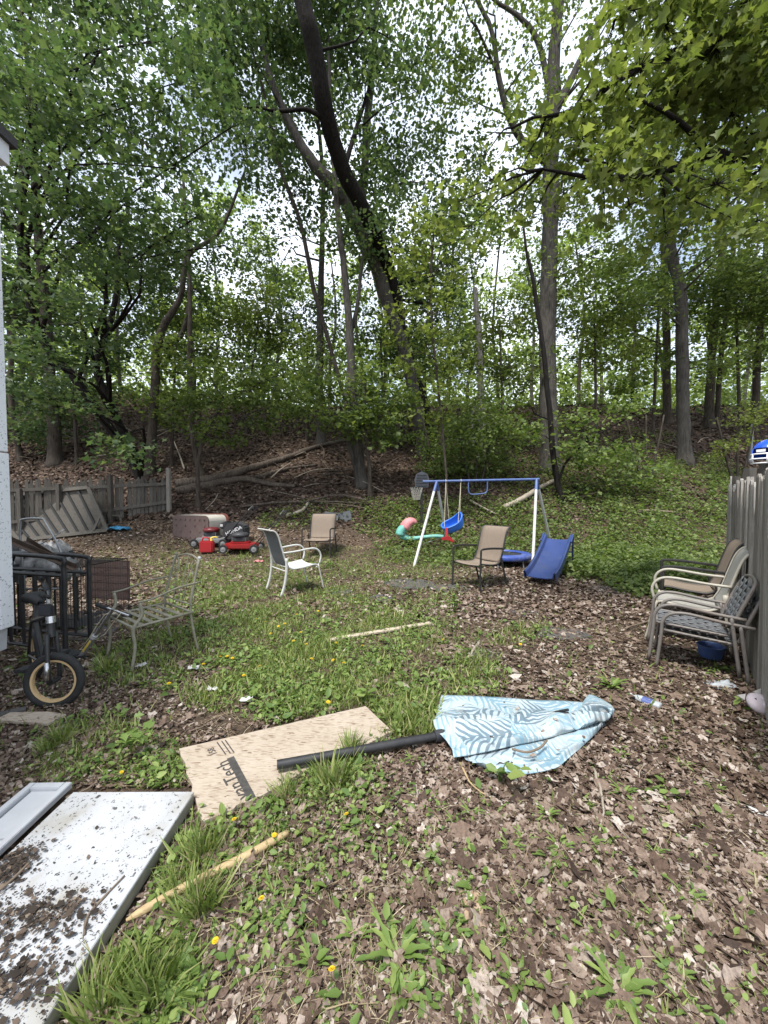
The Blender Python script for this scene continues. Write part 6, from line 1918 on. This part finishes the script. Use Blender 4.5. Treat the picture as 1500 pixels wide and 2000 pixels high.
fl1 = [[(1138, 1372), (1150, 1357), (1168, 1362), (1190, 1374)], [(1136, 1386), (1152, 1374), (1176, 1376), (1200, 1384)], [(1150, 1398), (1164, 1390), (1184, 1390), (1196, 1398)]]
loft(fl1, [.075, .125, .085], 12, 8, .006, 5.0).build('canopy_flap', M['palm'], um, smooth='all', world=True)
fl2 = [[(848, 1410), (852, 1396), (858, 1375), (862, 1360)], [(858, 1416), (866, 1400), (872, 1380), (876, 1362)]]
MB().tube([plane_pt(1168, 1394, .06), plane_pt(1186, 1388, .085)], .022, 10).build('crown_hub', M['grey_plastic'], um, smooth=True, world=True)
mb = MB().tube(curve([plane_pt(1000, 1463, .085), plane_pt(1030, 1469, .08), plane_pt(1055, 1460, .085), plane_pt(1068, 1446, .1)], 4), .006, 6)
single(mb, 'twig', M['stick'], 'curved brown twig lying on the palm-leaf umbrella', 'twig', smooth='all')

lp = []
for x, y, z_ in ((930, 1400, .125), (1010, 1385, .1), (1085, 1405, .12), (960, 1440, .125), (1120, 1395, .12), (1040, 1475, .06), (1000, 1490, .055), (1090, 1465, .06), (1140, 1440, .065), (905, 1378, .09), (1060, 1428, .125), (985, 1372, .08)):
    lp.append(tuple(plane_pt(x, y, z_ + .012)))
lp = np.array(lp); N = len(lp)
V, F = scatter(*DEADS[1], lp, tiltn(N, .25), rng.random(N) * 6.28, rng.uniform(.018, .04, N))
stuff('leaf_scraps', V, F, M['dead'], 'dead leaf scraps caught on the fallen umbrella fabric')
# ------------------------------------------------------------------ sticks, planks, stones, logs
a_, b_ = gp(246, 1800, .03), gp(562, 1630, .03)
st = thing('peeled_stick', 'broken yellow wooden handle lying in the grass beside the white panel', 'wooden stick', a_.lerp(b_, .5) - V3(0, 0, .03))
cv = curve([a_, a_.lerp(b_, .3) + V3(.005, .01, 0), a_.lerp(b_, .7) - V3(.004, .006, 0), b_], 5)
MB().tube(cv, [.004, .013] + [.0155] * (len(cv) - 4) + [.014, .012], 10).build('shaft', M['raw_wood'], st, smooth='all', world=True)
def stick(label, pxs, r, mat='stick', lift=.02, cat='stick', group=None, name='stick', n=4):
    P = [gp(x, y, lift) for x, y in pxs]
    cv = curve(P, n)
    rr = random.Random(len(label))
    cv = [p + V3(rr.uniform(-1, 1), rr.uniform(-1, 1), rr.uniform(-.5, .8)) * r * .5 for p in cv]
    mb = MB().tube(cv, [r * (1 - .55 * i / (len(cv) - 1)) * rr.uniform(.88, 1.1) for i in range(len(cv))], 7)
    return single(mb, name, M[mat], label, cat, group, smooth='all')
a_, b_ = gp(638, 1251, .02), gp(842, 1217, .02)
mb = MB().bar(a_, b_, .07, .02)
single(mb, 'plank', M['pale_wood'], 'thin pale wooden plank lying across the lawn', 'plank', bevel=.003)
stick('short pale forked stick lying by a flagstone', [(936, 1256), (925, 1270), (914, 1287)], .018, 'stick_pale')
stick('short pale stick near the top of the strand board', [(852, 1311), (838, 1322), (820, 1331)], .014, 'stick_pale')
stick('long thin dry twig crossing beside the pale forked stick', [(870, 1268), (940, 1272), (1010, 1282)], .005, 'stick_pale')
stick('crooked stick on the leaves right of the umbrella', [(1160, 1500), (1172, 1540), (1178, 1580), (1172, 1625)], .008, 'stick_pale', .025)
stick('orange-brown peeled twig below the umbrella pole', [(898, 1490), (912, 1520), (930, 1540), (948, 1552)], .006, 'raw_wood', .025)
stick('dark branch lying on leaves left of the strap chairs', [(1220, 1228), (1260, 1215), (1290, 1203), (1312, 1185)], .012, 'stick', .03)
stick('brown root-like stick along the upper edge of the strand board', [(575, 1412), (610, 1405), (640, 1398)], .006, 'stick')
stick('thin brown twig on the bare soil above the strand board', [(370, 1430), (400, 1418), (420, 1402)], .005, 'stick')
stick('reddish twig left of the white panel end', [(128, 1560), (160, 1548), (190, 1530)], .008, 'stick')
stick('thin stem lying near the bottom centre of the yard', [(405, 1965), (420, 1925), (440, 1880)], .004, 'stick')
stick('flat dry reed lying at the bottom edge', [(1050, 2000), (1058, 1950), (1070, 1895)], .006, 'stick')
stick('dark stick lying in dirt at the left by the house', [(20, 1500), (60, 1470), (95, 1440)], .008, 'stick')
stick('short brown twig in the grass left of the seedling', [(40, 1480), (75, 1430), (100, 1405)], .006, 'stick')
stick('curled strip of bark on the dry soil near the bottom', [(540, 1880), (570, 1855), (610, 1848), (630, 1840)], .007, 'stick')
# grey flagstones
def stone(label, x, y, rx, ry, seed):
    c = gp(x, y)
    rr = random.Random(seed)
    sx, sy = rx * c.y / FPX, ry * c.y / FPX * (c.y / CAM.z)
    n_ = 10
    poly = [(sx * math.cos(2 * math.pi * k / n_) * rr.uniform(.8, 1.12), sy * math.sin(2 * math.pi * k / n_) * rr.uniform(.8, 1.12)) for k in range(n_)]
    mb = MB().prism(poly, .035, Matrix.Translation((c.x, c.y, c.z - .022)) @ Matrix.Rotation(rr.uniform(-.03, .03), 4, 'X'))
    single(mb, 'flagstone', M['stone'], label, 'flagstone', 'flagstones set in the yard', bevel=.006, origin=c)
for k, a_ in enumerate([('flagstone half covered by leaves right of the pale stick', 945, 1277, 30, 9), ('long flagstone amid leaves below the brown chair', 1095, 1238, 60, 13), ('flagstone below the front legs of the brown chair', 1016, 1196, 34, 9),
                         ('flagstone at the edge of the lawn, left of the brown chair', 745, 1169, 26, 7), ('broad flagstone in bare earth left of the brown chair', 800, 1140, 55, 10), ('flagstone under the front of the brown chair', 880, 1150, 40, 8), ('flagstone to the right of the white chair', 660, 1156, 28, 6),
                         ('flagstone right of the slide foot', 1185, 1152, 45, 7), ('dark flagstone behind the kick scooter', 180, 1238, 45, 18)]):
    stone(*a_, k)
# fallen logs and branch pile on the bank
def log(label, pts, r0, r1, lift=.1, mat='log', name='fallen_log', group=None, off=0.0):
    P = [gp(x, y) + V3(0, 0, lift) for x, y in pts]
    cv = curve(P, 5)
    rr = random.Random(len(label))
    mb = MB().tube([p + V3(0, 0, rr.uniform(-.3, .3) * r1) for p in cv], [(r0 + (r1 - r0) * i / (len(cv) - 1)) * rr.uniform(.9, 1.1) for i in range(len(cv))], 9)
    return single(mb, name, M[mat], label, 'log', group, smooth='all')
log('long fallen trunk slanting up the bank from the picket fence', [(345, 952), (420, 942), (500, 918), (560, 900), (620, 878), (690, 862)], .16, .06, .12)
log('thick fallen log lying along the foot of the bank', [(345, 966), (400, 955), (470, 942), (520, 950), (575, 956)], .15, .06, .1)
log('shorter fallen log crossing above the thick one', [(500, 938), (560, 920), (620, 912)], .08, .04, .08)
log('grey angled branch in the brush pile behind the tan chair', [(560, 1014), (590, 1004), (604, 985)], .05, .035, .1, 'stick_pale')
log('long thin branch across the brush pile', [(470, 998), (540, 990), (640, 988), (720, 992)], .035, .02, .12)
log('branch leaning on the brush pile near the twin-stemmed trunk', [(600, 992), (660, 980), (716, 990)], .03, .02, .2)
log('grey fallen bough behind the swing set', [(985, 1003), (1020, 985), (1052, 965), (1092, 946)], .085, .06, .18, 'stick_pale')
log('dead branch lying behind the bucket swing', [(918, 985), (945, 1000), (968, 1012)], .035, .02, .12, 'stick_pale')
log('dark branch lying in the undergrowth right of the tall trunk', [(1110, 985), (1145, 976), (1165, 970)], .05, .03, .12)
log('dead branch half hidden in the undergrowth on the right', [(1245, 1010), (1275, 1008), (1320, 1012)], .045, .03, .15, 'stick')
log('pale leaning dead sapling above the picket fence', [(360, 930), (350, 900), (338, 870)], .03, .02, .25, 'stick_pale')
rr = random.Random(4)
for k in range(95):                                     # loose sticks of the brush pile and bank
    x = rr.choice([rr.uniform(480, 780), rr.uniform(560, 760), rr.uniform(350, 800), rr.uniform(820, 1100), rr.uniform(1100, 1450), rr.uniform(60, 340)])
    y = rr.uniform(840, 1000) if x > 340 else rr.uniform(830, 915)
    P0 = gp(x, y)
    a = rr.uniform(0, 6.28); ln = rr.uniform(.5, 1.6)
    P1 = V3(P0.x + ln * math.cos(a), P0.y + ln * math.sin(a) * .6, 0); P1.z = H(P1.x, P1.y) + rr.uniform(.02, .35)
    P0.z += .04
    mid_ = P0.lerp(P1, .5) + V3(rr.uniform(-.1, .1), rr.uniform(-.1, .1), rr.uniform(0, .12))
    cv = curve([P0, mid_, P1], 3)
    r0 = rr.uniform(.008, .024)
    single(MB().tube(cv, [r0 * (1 - .1 * i) for i in range(len(cv))], 5), 'dead_branch', M[rr.choice(['stick', 'stick_pale', 'log', 'log'])], 'loose dead branch lying on the leafy bank', 'branch', 'dead branches on the bank', smooth='all')
# dark sheet in the brush pile
g_ = gp(655, 1016)
ds = thing('dark_sheet', 'dark grey plastic sheets propped in the brush pile', 'plastic sheet', g_)
MB().box((-.12, 0, .1), (.42, .02, .26), Matrix.Rotation(R(-25), 3, 'X') @ Matrix.Rotation(R(8), 3, 'Y')).build('sheet', M['dark_sheet'], ds, bevel=.004)
MB().box((.28, .04, .1), (.34, .02, .3), Matrix.Rotation(R(-20), 3, 'X') @ Matrix.Rotation(R(-12), 3, 'Y')).build('sheet', M['dark_sheet'], ds, bevel=.004)
# basketball hoop half hidden in the shrub
hp = at(824, 938, 10.4)
hoop = thing('basketball_hoop', 'dark backboard with white net half hidden left of the swing set', 'basketball hoop', (hp.x, hp.y, H(hp.x, hp.y)))
hz = hp.z - hoop.location.z
MB().prism([(-.17, -.2), (.17, -.2), (.2, 0), (.15, .17), (0, .24), (-.15, .17), (-.2, 0)], .03, Matrix.Translation((0, .02, hz)) @ Matrix.Rotation(R(90), 4, 'X')).build('backboard', M['dark_sheet'], hoop, bevel=.01)
for k in range(5):
    MB().box((0, -.02, hz - .14 + k * .07), (.34 - abs(k - 1.5) * .03, .012, .02)).build('rib', M['dark_plastic'], hoop)
MB().tube([V3(0, .06, -.2), V3(0, .06, hz)], .03, 10).build('pole', M['black_metal'], hoop, smooth=True)
MB().torus(.17, .009, Matrix.Translation((-.16, -.19, hz - .19)), 24, 6).build('rim', M['black_metal'], hoop, smooth='all')
mb = MB()
for k in range(14):
    a = k * 2 * math.pi / 14
    for sgn in (-1, 1):
        pts_ = []
        for i in range(6):
            f = i / 5
            rr2 = .165 * (1 - .5 * f)
            aa = a + sgn * f * .75
            pts_.append(V3(-.16 + rr2 * math.cos(aa), -.19 + rr2 * math.sin(aa), hz - .19 - .33 * f))
        mb.tube(pts_, .005, 4, cap=False)
o_ = mb.build('net', M['net'], hoop); o_['kind'] = 'stuff'

# ------------------------------------------------------------------ right side: helmet, post, toy, bottle, scraps
hc = at(1503, 884, 3.25)
hm = thing('football_helmet', 'glossy blue football helmet with white face guard on a fence post', 'helmet', (hc.x, hc.y, hc.z - .1), R(200))
rows = []
for i in range(11):
    ph = R(-28 + 118 * i / 10)
    rows.append([V3(.115 * math.cos(ph) * math.cos(a), .098 * math.cos(ph) * math.sin(a), .1 + .105 * math.sin(ph)) for a in [R(-128 + 256 * k / 24) + math.pi for k in range(25)]])
MB().grid(rows).build('shell', M['helmet'], hm, smooth='all', solid=.006)
dome = []
for i in range(8):
    ph = R(20 + 70 * i / 7)
    dome.append([V3(.1165 * math.cos(ph) * math.cos(a), .0995 * math.cos(ph) * math.sin(a), .1 + .1065 * math.sin(ph)) for a in [2 * math.pi * k / 24 for k in range(25)]])
MB().grid(dome).build('shell_top', M['helmet'], hm, smooth='all')
for zz, rr_2 in ((.085, .128), (.045, .135), (.01, .125)):
    MB().tube([V3(rr_2 * math.cos(a) + .012, rr_2 * .78 * math.sin(a), zz) for a in [R(-75 + 150 * k / 12) for k in range(13)]], .006, 7).build('face_guard', M['white_print'], hm, smooth='all')
for a in (-.45, .45):
    MB().tube([V3(.14 * math.cos(a), .11 * math.sin(a), .085), V3(.148 * math.cos(a), .112 * math.sin(a), .045), V3(.136 * math.cos(a), .105 * math.sin(a), .01)], .0055, 7).build('face_guard', M['white_print'], hm, smooth='all')
MB().bar(V3(.118, -.03, .112), V3(.118, .03, .112), .004, .022).build('brow_strip', M['white_print'], hm)
pc = V3(hc.x + .02, hc.y + .03, 0)
single(MB().box((pc.x, pc.y, .87), (.085, .085, 1.76)), 'fence_post', M['weathered3'], 'dark wooden post that carries the blue helmet behind the plank fence', 'post', bevel=.006)
p_ = gp(1464, 905)
single(MB().bar(V3(p_.x, p_.y, p_.z - .2), at(1470, 828, p_.y), .09, .05), 'metal_post', M['foundation'], 'grey metal post standing behind the plank fence', 'post', bevel=.006)
g_ = gp(1482, 1392)
pig = thing('pig_toy', 'dirty pink-grey pig face toy with white ears on the leaves at right', 'toy', g_, R(20))
fr2 = Matrix.Rotation(R(38), 4, 'X')
MB().lathe([(.001, .05), (.05, .046), (.08, .03), (.09, .01), (.082, -.008), (.05, -.014), (.001, -.014)], 22, Matrix.Translation((0, 0, .05)) @ fr2 @ Matrix.Diagonal((1.1, .85, 1, 1))).build('face', M['toy_grey'], pig, smooth='all')
MB().lathe([(.001, .03), (.03, .03), (.038, .022), (.04, .0)], 18, Matrix.Translation((.012, -.045, .062)) @ fr2 @ Matrix.Diagonal((1.4, .8, 1, 1))).build('snout', M['toy_grey'], pig, smooth='all')
for s in (-1, 1):
    MB().lathe([(.001, .003), (.008, .003), (.009, -.002)], 10, Matrix.Translation((.012 + .022 * s, -.062, .083)) @ fr2).build('nostril', M['dark_plastic'], pig)
    MB().lathe([(.001, .003), (.007, .003), (.008, -.002)], 10, Matrix.Translation((.045 * s, -.005, .1)) @ fr2).build('eye', M['dark_plastic'], pig)
    MB().prism([(-.03, 0), (.03, 0), (.045 * s, .06)], .008, Matrix.Translation((.065 * s, .05, .09)) @ Matrix.Rotation(R(55), 4, 'X') @ Matrix.Rotation(R(-35 * s), 4, 'Z')).build('ear', M['paper'], pig, bevel=.002)
g_ = gp(1262, 1370, .02)
bot = thing('plastic_bottle', 'crushed clear plastic bottle with blue label on the leaves', 'bottle', g_, R(125))
MB().lathe([(.001, -.09), (.026, -.09), (.03, -.08), (.028, -.05), (.031, -.045), (.03, .02), (.031, .03), (.026, .055), (.012, .08), (.012, .095)], 18, Matrix.Rotation(R(90), 4, 'Y') @ Matrix.Diagonal((.75, 1.1, 1, 1))).build('body', M['clear_plastic'], bot, smooth='all')
MB().lathe([(.0315, -.04), (.0325, -.01), (.0315, .02)], 18, Matrix.Rotation(R(90), 4, 'Y') @ Matrix.Diagonal((.75, 1.1, 1, 1))).build('label_wrap', M['label_blue'], bot, smooth='all')
MB().lathe([(.014, .09), (.014, .105), (.001, .106)], 12, Matrix.Rotation(R(90), 4, 'Y')).build('cap', M['paper'], bot)
crumple('plastic_scrap', 'clear plastic scrap on the leaves beside the strap chair legs', 'plastic scrap', M['clear_plastic'], gp(1405, 1340), .1, .06, .04, 9, 10)
crumple('torn_bark', 'torn tan piece of bark lying near the bottom centre', 'bark', M['tan_scrap'], gp(923, 1785, .008), .035, .055, .02, 5, 8)
crumple('paper_scrap', 'white paper scrap at the right edge on the leaves', 'paper', M['paper'], gp(1492, 1592, .006), .05, .03, .02, 12, 8)
crumple('red_scrap', 'faded red plastic scrap in the grass behind the white chair', 'plastic scrap', M['faded_pink'], gp(506, 1098), .1, .06, .05, 15, 8)
for k, (x, y, lb_) in enumerate([(480, 1371, 'white paper scrap in the grass above the strand board'), (378, 1308, 'white paper scrap in the grass beyond the seedling'), (275, 1303, 'white paper scrap beside the olive chair leg'), (415, 1350, 'small white scrap at the left of the lawn'), (1092, 1080, 'white scrap lying right of the slide')]):
    crumple('paper_scrap', lb_, 'paper', M['paper'], gp(x, y, .02), .04, .025, .03, 20 + k, 6)
bkt = V3(2.98, 3.5, 0)
bk_ = thing('blue_bucket', 'blue plastic tub under the strap chairs against the fence', 'bucket', bkt)
bk_.scale = (.8, .8, .8)
MB().lathe([(.001, .004), (.1, .004), (.11, .02), (.125, .13), (.13, .14), (.12, .135), (.1, .03), (.001, .02)], 20).build('body', M['blue_paint'], bk_, smooth=True)
MB().torus(.128, .008, Matrix.Translation((0, 0, .138)), 24, 6).build('rim', M['blue_paint'], bk_, smooth='all')
a_, b_ = gp(1338, 1126, .06), gp(1410, 1105, .09)
single(MB().bar(a_, b_, .06, .02), 'plank', M['white_plastic'], 'white board lying on the ground behind the patio chairs', 'plank', bevel=.003)
a_ = gp(1392, 1128, .03)
single(MB().box(a_, (.5, .45, .05), Matrix.Rotation(R(25), 3, 'Z')), 'tan_slab', M['pale_wood'], 'tan slab lying behind the black armed chair by the fence', 'slab', bevel=.01, kind='thing')
a_ = gp(60, 1405, .02)
single(MB().prism([(-.2, -.05), (.18, -.06), (.2, .05), (.05, .07), (-.19, .04)], .015, Matrix.Translation(a_) @ Matrix.Rotation(R(-5), 4, 'Z')), 'board_scrap', M['osb'], 'broken strip of tan board on the dirt by the house', 'board')
a_ = gp(20, 1393, .02)
single(MB().box(a_, (.16, .06, .015), Matrix.Rotation(R(35), 3, 'Z')), 'slate_chip', M['stone'], 'grey slate chip on the dirt below the house corner', 'slate')

# ------------------------------------------------------------------ single plants
def leaf_blade(L_, wd, arch, n=5, lob=0.0, up0=.6):
    """one arched leaf along +x, rising then drooping"""
    rows = []
    for i in range(n + 1):
        u = i / n
        w_ = wd * (math.sin(math.pi * min(1, u * .92 + .06)) ** .8) * (1 + (lob if i % 2 else -lob))
        x = L_ * u * math.cos(up0 * (1 - u * .3))
        z = L_ * (u * math.sin(up0) - arch * u * u)
        rows.append([V3(x, -w_, z + w_ * .35), V3(x, 0, z), V3(x, w_, z + w_ * .35)])
    return rows
def rosette(k, L_, wd, arch, lob, up0, seed):
    rr = random.Random(seed)
    mb = MB()
    for i in range(k):
        Mx = Matrix.Rotation(i * 2.4 + rr.uniform(-.3, .3), 3, 'Z')
        rows = leaf_blade(L_ * rr.uniform(.6, 1.1), wd * rr.uniform(.75, 1.15), arch * rr.uniform(.6, 1.3), 6, lob, up0 * rr.uniform(.5, 1.35))
        mb.grid([[Mx @ p for p in r_] for r_ in rows])
    return mb
ROS = [rosette(14, .11, .0095, .35, .3, .55, 1), rosette(17, .12, .0095, .4, .32, .85, 2), rosette(11, .08, .012, .3, .15, .7, 3), rosette(9, .06, .016, .25, .05, .6, 4), rosette(15, .1, .0105, .38, .25, 1.0, 5)]
ROSM = []
for k, r_ in enumerate(ROS):
    m_ = r_.mesh('leaf_rosette'); m_.materials.append(M['weed' if k % 2 else 'weed_bright']); m_.polygons.foreach_set('use_smooth', [True] * len(m_.polygons)); ROSM.append(m_)
mb = MB().tube(curve([V3(0, 0, 0), V3(.004, .002, .05), V3(.008, -.003, .1)], 3), .0022, 5)
STEM = mb.mesh('stem'); STEM.materials.append(M['weed_bright'])
mb = MB()
for ring_, (r0, h0, n0) in enumerate(((.018, .0, 16), (.013, .004, 12), (.007, .007, 8))):
    for i in range(n0):
        a = 2 * math.pi * i / n0 + ring_ * .2
        c_, s_ = math.cos(a), math.sin(a); wd = .0028
        mb.add([V3(c_ * .002 - s_ * wd, s_ * .002 + c_ * wd, h0), V3(c_ * r0 - s_ * wd, s_ * r0 + c_ * wd, h0 + .004), V3(c_ * r0 * 1.1, s_ * r0 * 1.1, h0 + .002), V3(c_ * r0 + s_ * wd, s_ * r0 - c_ * wd, h0 + .004), V3(c_ * .002 + s_ * wd, s_ * .002 - c_ * wd, h0)], [(0, 1, 2, 3, 4)])
HEAD = mb.mesh('flower_head'); HEAD.materials.append(M['dandelion'])
def dandelion(px_, py_, label, k, h=1.0, sc=1.0, grp='dandelions in the lawn'):
    g = gp(px_, py_)
    t = thing('dandelion', label, 'dandelion', g, k * 1.7, grp)
    t.scale = (sc,) * 3
    link('leaf_rosette', ROSM[k % 2], t)
    s_ = link('stem', STEM, t); s_.scale = (1, 1, h)
    h_ = link('flower_head', HEAD, t); h_.location = (.008, -.003, .1 * h); h_.rotation_euler = (random.uniform(-.5, .1), random.uniform(-.3, .3), 0)
    return t
near_d = [(456, 1625, 'dandelion blooming at the lower edge of the strand board'), (676, 1618, 'dandelion blooming below the umbrella pole'), (424, 1888, 'large dandelion bloom nearest the camera'), (512, 1800, 'dandelion blooming right of the wooden handle'), (645, 1950, 'dandelion blooming at the bottom centre'), (536, 1660, 'dandelion blooming at the far end of the wooden handle'), (240, 1530, 'dandelion blooming between the seedling and the white panel')]
for k, (x, y, lb_) in enumerate(near_d):
    dandelion(x, y, lb_, k, 1.5 if y > 1780 else 1.0, .54)
rr = random.Random(8)
spots = [(398, 1300), (445, 1287), (458, 1292), (428, 1288), (505, 1307), (330, 1342), (645, 1378), (503, 1212), (520, 1218), (545, 1225), (558, 1222), (588, 1236), (600, 1262), (575, 1255), (610, 1290), (670, 1300), (648, 1295), (660, 1261), (705, 1265), (866, 1251), (1017, 1262), (620, 1196), (580, 1200), (530, 1240), (480, 1325), (690, 1168), (640, 1180), (780, 1118), (820, 1110), (740, 1108), (560, 1150), (700, 1140), (615, 1330), (455, 1262)]
for k, (x, y) in enumerate(spots[::1][:26]):
    dandelion(x + rr.uniform(-3, 3), y + rr.uniform(-2, 2) + 6, 'small yellow dandelion bloom out on the lawn', k, .6, .8)
# leafy weeds standing in the brown leaves
def weed(px_, py_, k, sc, label, grp='leafy weeds among the dead leaves'):
    g = gp(px_, py_)
    t = thing('weed_plant', label, 'weed', g, k * 2.1, grp)
    t.scale = (sc * .92,) * 3
    link('leaf_rosette', ROSM[k % 5], t)
for k, (x, y, s_, lb_) in enumerate([(775, 1885, 1.25, 'largest toothed weed near the bottom centre'), (790, 1955, 1.1, 'toothed weed at the bottom edge below the largest one'), (930, 1745, 1.2, 'upright weed beside the torn tan bark'), (1120, 1820, 1., 'toothed weed right of the bare soil patch'), (1240, 1800, 1.15, 'tall leafy weed toward the bottom right'), (1210, 1950, 1.2, 'broad-leaved weed at the bottom right'), (1010, 1930, 1., 'small-leaved weed left of the bottom reed'), (1075, 1680, 1.1, 'weed cluster in the leaves below the umbrella'), (965, 1600, .9, 'narrow-leaved weed under the umbrella fabric'), (1300, 1560, 1.1, 'round-leaved green weed right of the crooked stick'), (1195, 1345, 1.5, 'large dock-like weed above the umbrella top'), (1190, 1640, .8, 'small weed beside the crooked stick end'), (1345, 1690, .9, 'weed in deep leaves at the far right'), (1460, 1960, 1.1, 'weed in the bottom right corner'), (1240, 1420, .9, 'low weed right of the umbrella top'), (880, 1840, .8, 'weed left of the small-leaved one near the bottom')]):
    weed(x, y, (k * 3 + 1) % 5, s_, lb_)
rr = random.Random(21)
for k in range(190):
    x, y = rr.uniform(620, 1500), rr.uniform(1430, 2000)
    if rr.random() < .35:
        x, y = rr.uniform(150, 700), rr.uniform(1480, 2000)
    if 330 < x < 780 and y < 1600: continue
    if 850 < x < 1200 and y < 1520: continue
    if x < 400 and y > 1540: continue
    weed(x, y, k % 5, rr.uniform(.4, .85), 'small scattered weed rosette in the foreground litter', 'small weed rosettes in the foreground')
# grass tufts
def tuft_mesh(seed, n, h):
    rg = np.random.default_rng(seed)
    C_ = np.stack([rg.normal(0, .03, n), rg.normal(0, .03, n), np.zeros(n)], -1)
    nr = np.stack([C_[:, 0] * 9, C_[:, 1] * 9, np.ones(n)], -1) + rg.normal(0, .18, (n, 3))
    V, F = scatter([(x * .9, y * .42, z) for x, y, z in BLADE[0]], BLADE[1], C_, unit(nr), np.arctan2(C_[:, 1], C_[:, 0]) + rg.normal(0, .5, n), h * np.clip(rg.lognormal(0, .3, n), .4, 1.5))
    return npmesh('blades', V, F, M['grass'])
TUFT = [tuft_mesh(i, 170, .12) for i in range(3)]
for k, (x, y, s_, lb_) in enumerate([(398, 1680, .95, 'grass tuft beside the corner of the white panel'), (392, 1790, 1.05, 'thick grass tuft over the middle of the wooden handle'), (650, 1535, 1.05, 'thick grass tuft below the strand board and pole'), (690, 1475, .8, 'grass tuft growing against the umbrella pole'), (350, 1745, .6, 'grass tuft between the handle and the white panel'), (210, 1310, .9, 'grass tuft right of the bicycle wheel'), (300, 1960, 1., 'grass clump along the white panel at the bottom'), (200, 1990, 1., 'grass clump in the bottom left corner'), (560, 1560, .7, 'small grass tuft at the lower edge of the strand board'), (440, 1175, 1.1, 'bright grass patch beyond the olive chair'), (120, 1450, .8, 'grass tuft in the dirt below the bicycle'), (90, 1470, .6, 'small grass tuft near the house foundation')]):
    g = gp(x, y)
    o_ = link('grass_tuft', TUFT[k % 3]); o_.location = g; o_.rotation_euler = (0, 0, k * 1.3); o_.scale = (s_, s_, s_)
    tag(o_, lb_, 'grass tuft', 'grass tufts in the yard')
# maple-leaved seedlings and bigger broad plants
def bush(px_, py_, label, spread, h, n, leaf, mat, tm=MAPLE, name='seedling'):
    g = gp(px_, py_)
    t = thing(name, label, 'plant', g)
    mb = MB()
    cs = []
    for i in range(max(2, n // 8)):
        e = V3(random.uniform(-1, 1) * spread, random.uniform(-1, 1) * spread, h * random.uniform(.6, 1))
        mb.tube(curve([V3(0, 0, -.01), e * .5 + V3(0, 0, .02), e], 3), .003, 4)
        cs.append(e)
    mb.build('stem', M['weed'], t)
    C_ = np.array([tuple(random.choice(cs) * random.uniform(.55, 1.05) + V3(random.uniform(-1, 1), random.uniform(-1, 1), random.uniform(-.5, .5)) * leaf * .9) for i in range(n)])
    V, F = scatter(*tm, C_, tiltn(n, .45), rng.random(n) * 6.28, leaf * rng.uniform(.6, 1.2, n))
    link('foliage', npmesh('foliage', V, F, mat), t)
bush(252, 1478, 'bright green maple seedling with lobed leaves left of the strand board', .09, .24, 18, .075, M['weed_bright'])
bush(248, 1410, 'small seedling behind the bright maple seedling', .06, .08, 10, .05, M['weed_bright'])
bush(888, 1200, 'bright green leafy plant in the leaves behind the white plank', .1, .26, 70, .045, M['weed_bright'], OVAL)
bush(975, 1535, 'broad-leaved plant growing through the umbrella fabric edge', .07, .15, 11, .085, M['weed'], OVAL)
bush(690, 1372, 'broad dock leaves behind the strand board corner', .09, .08, 9, .09, M['weed'], OVAL)
bush(640, 1110, 'leafy plant at the foot of the tan chair', .16, .2, 50, .06, M['weed_bright'], OVAL)
bush(470, 1680, 'violet leaves beside the wooden handle', .06, .05, 14, .045, M['weed'], OVAL)
bush(525, 1585, 'yellow-green round leaves at the strand board edge', .06, .07, 12, .045, M['weed_bright'], OVAL)
bush(285, 1850, 'round violet leaves below the tip of the wooden handle', .05, .04, 10, .045, M['weed'], OVAL)
bush(1390, 1310, 'green weed under the strap chairs', .1, .06, 26, .04, M['weed_bright'], OVAL)
bush(1310, 1135, 'bushy green weed clump left of the black armed chair', .35, .3, 220, .055, M['weed_bright'], OVAL)
bush(1300, 1560, 'round-leaved violet clump in the leaves on the right', .05, .05, 16, .045, M['weed_bright'], OVAL)
bush(60, 1290, 'weeds growing at the bed ends', .15, .12, 30, .05, M['weed'], OVAL)
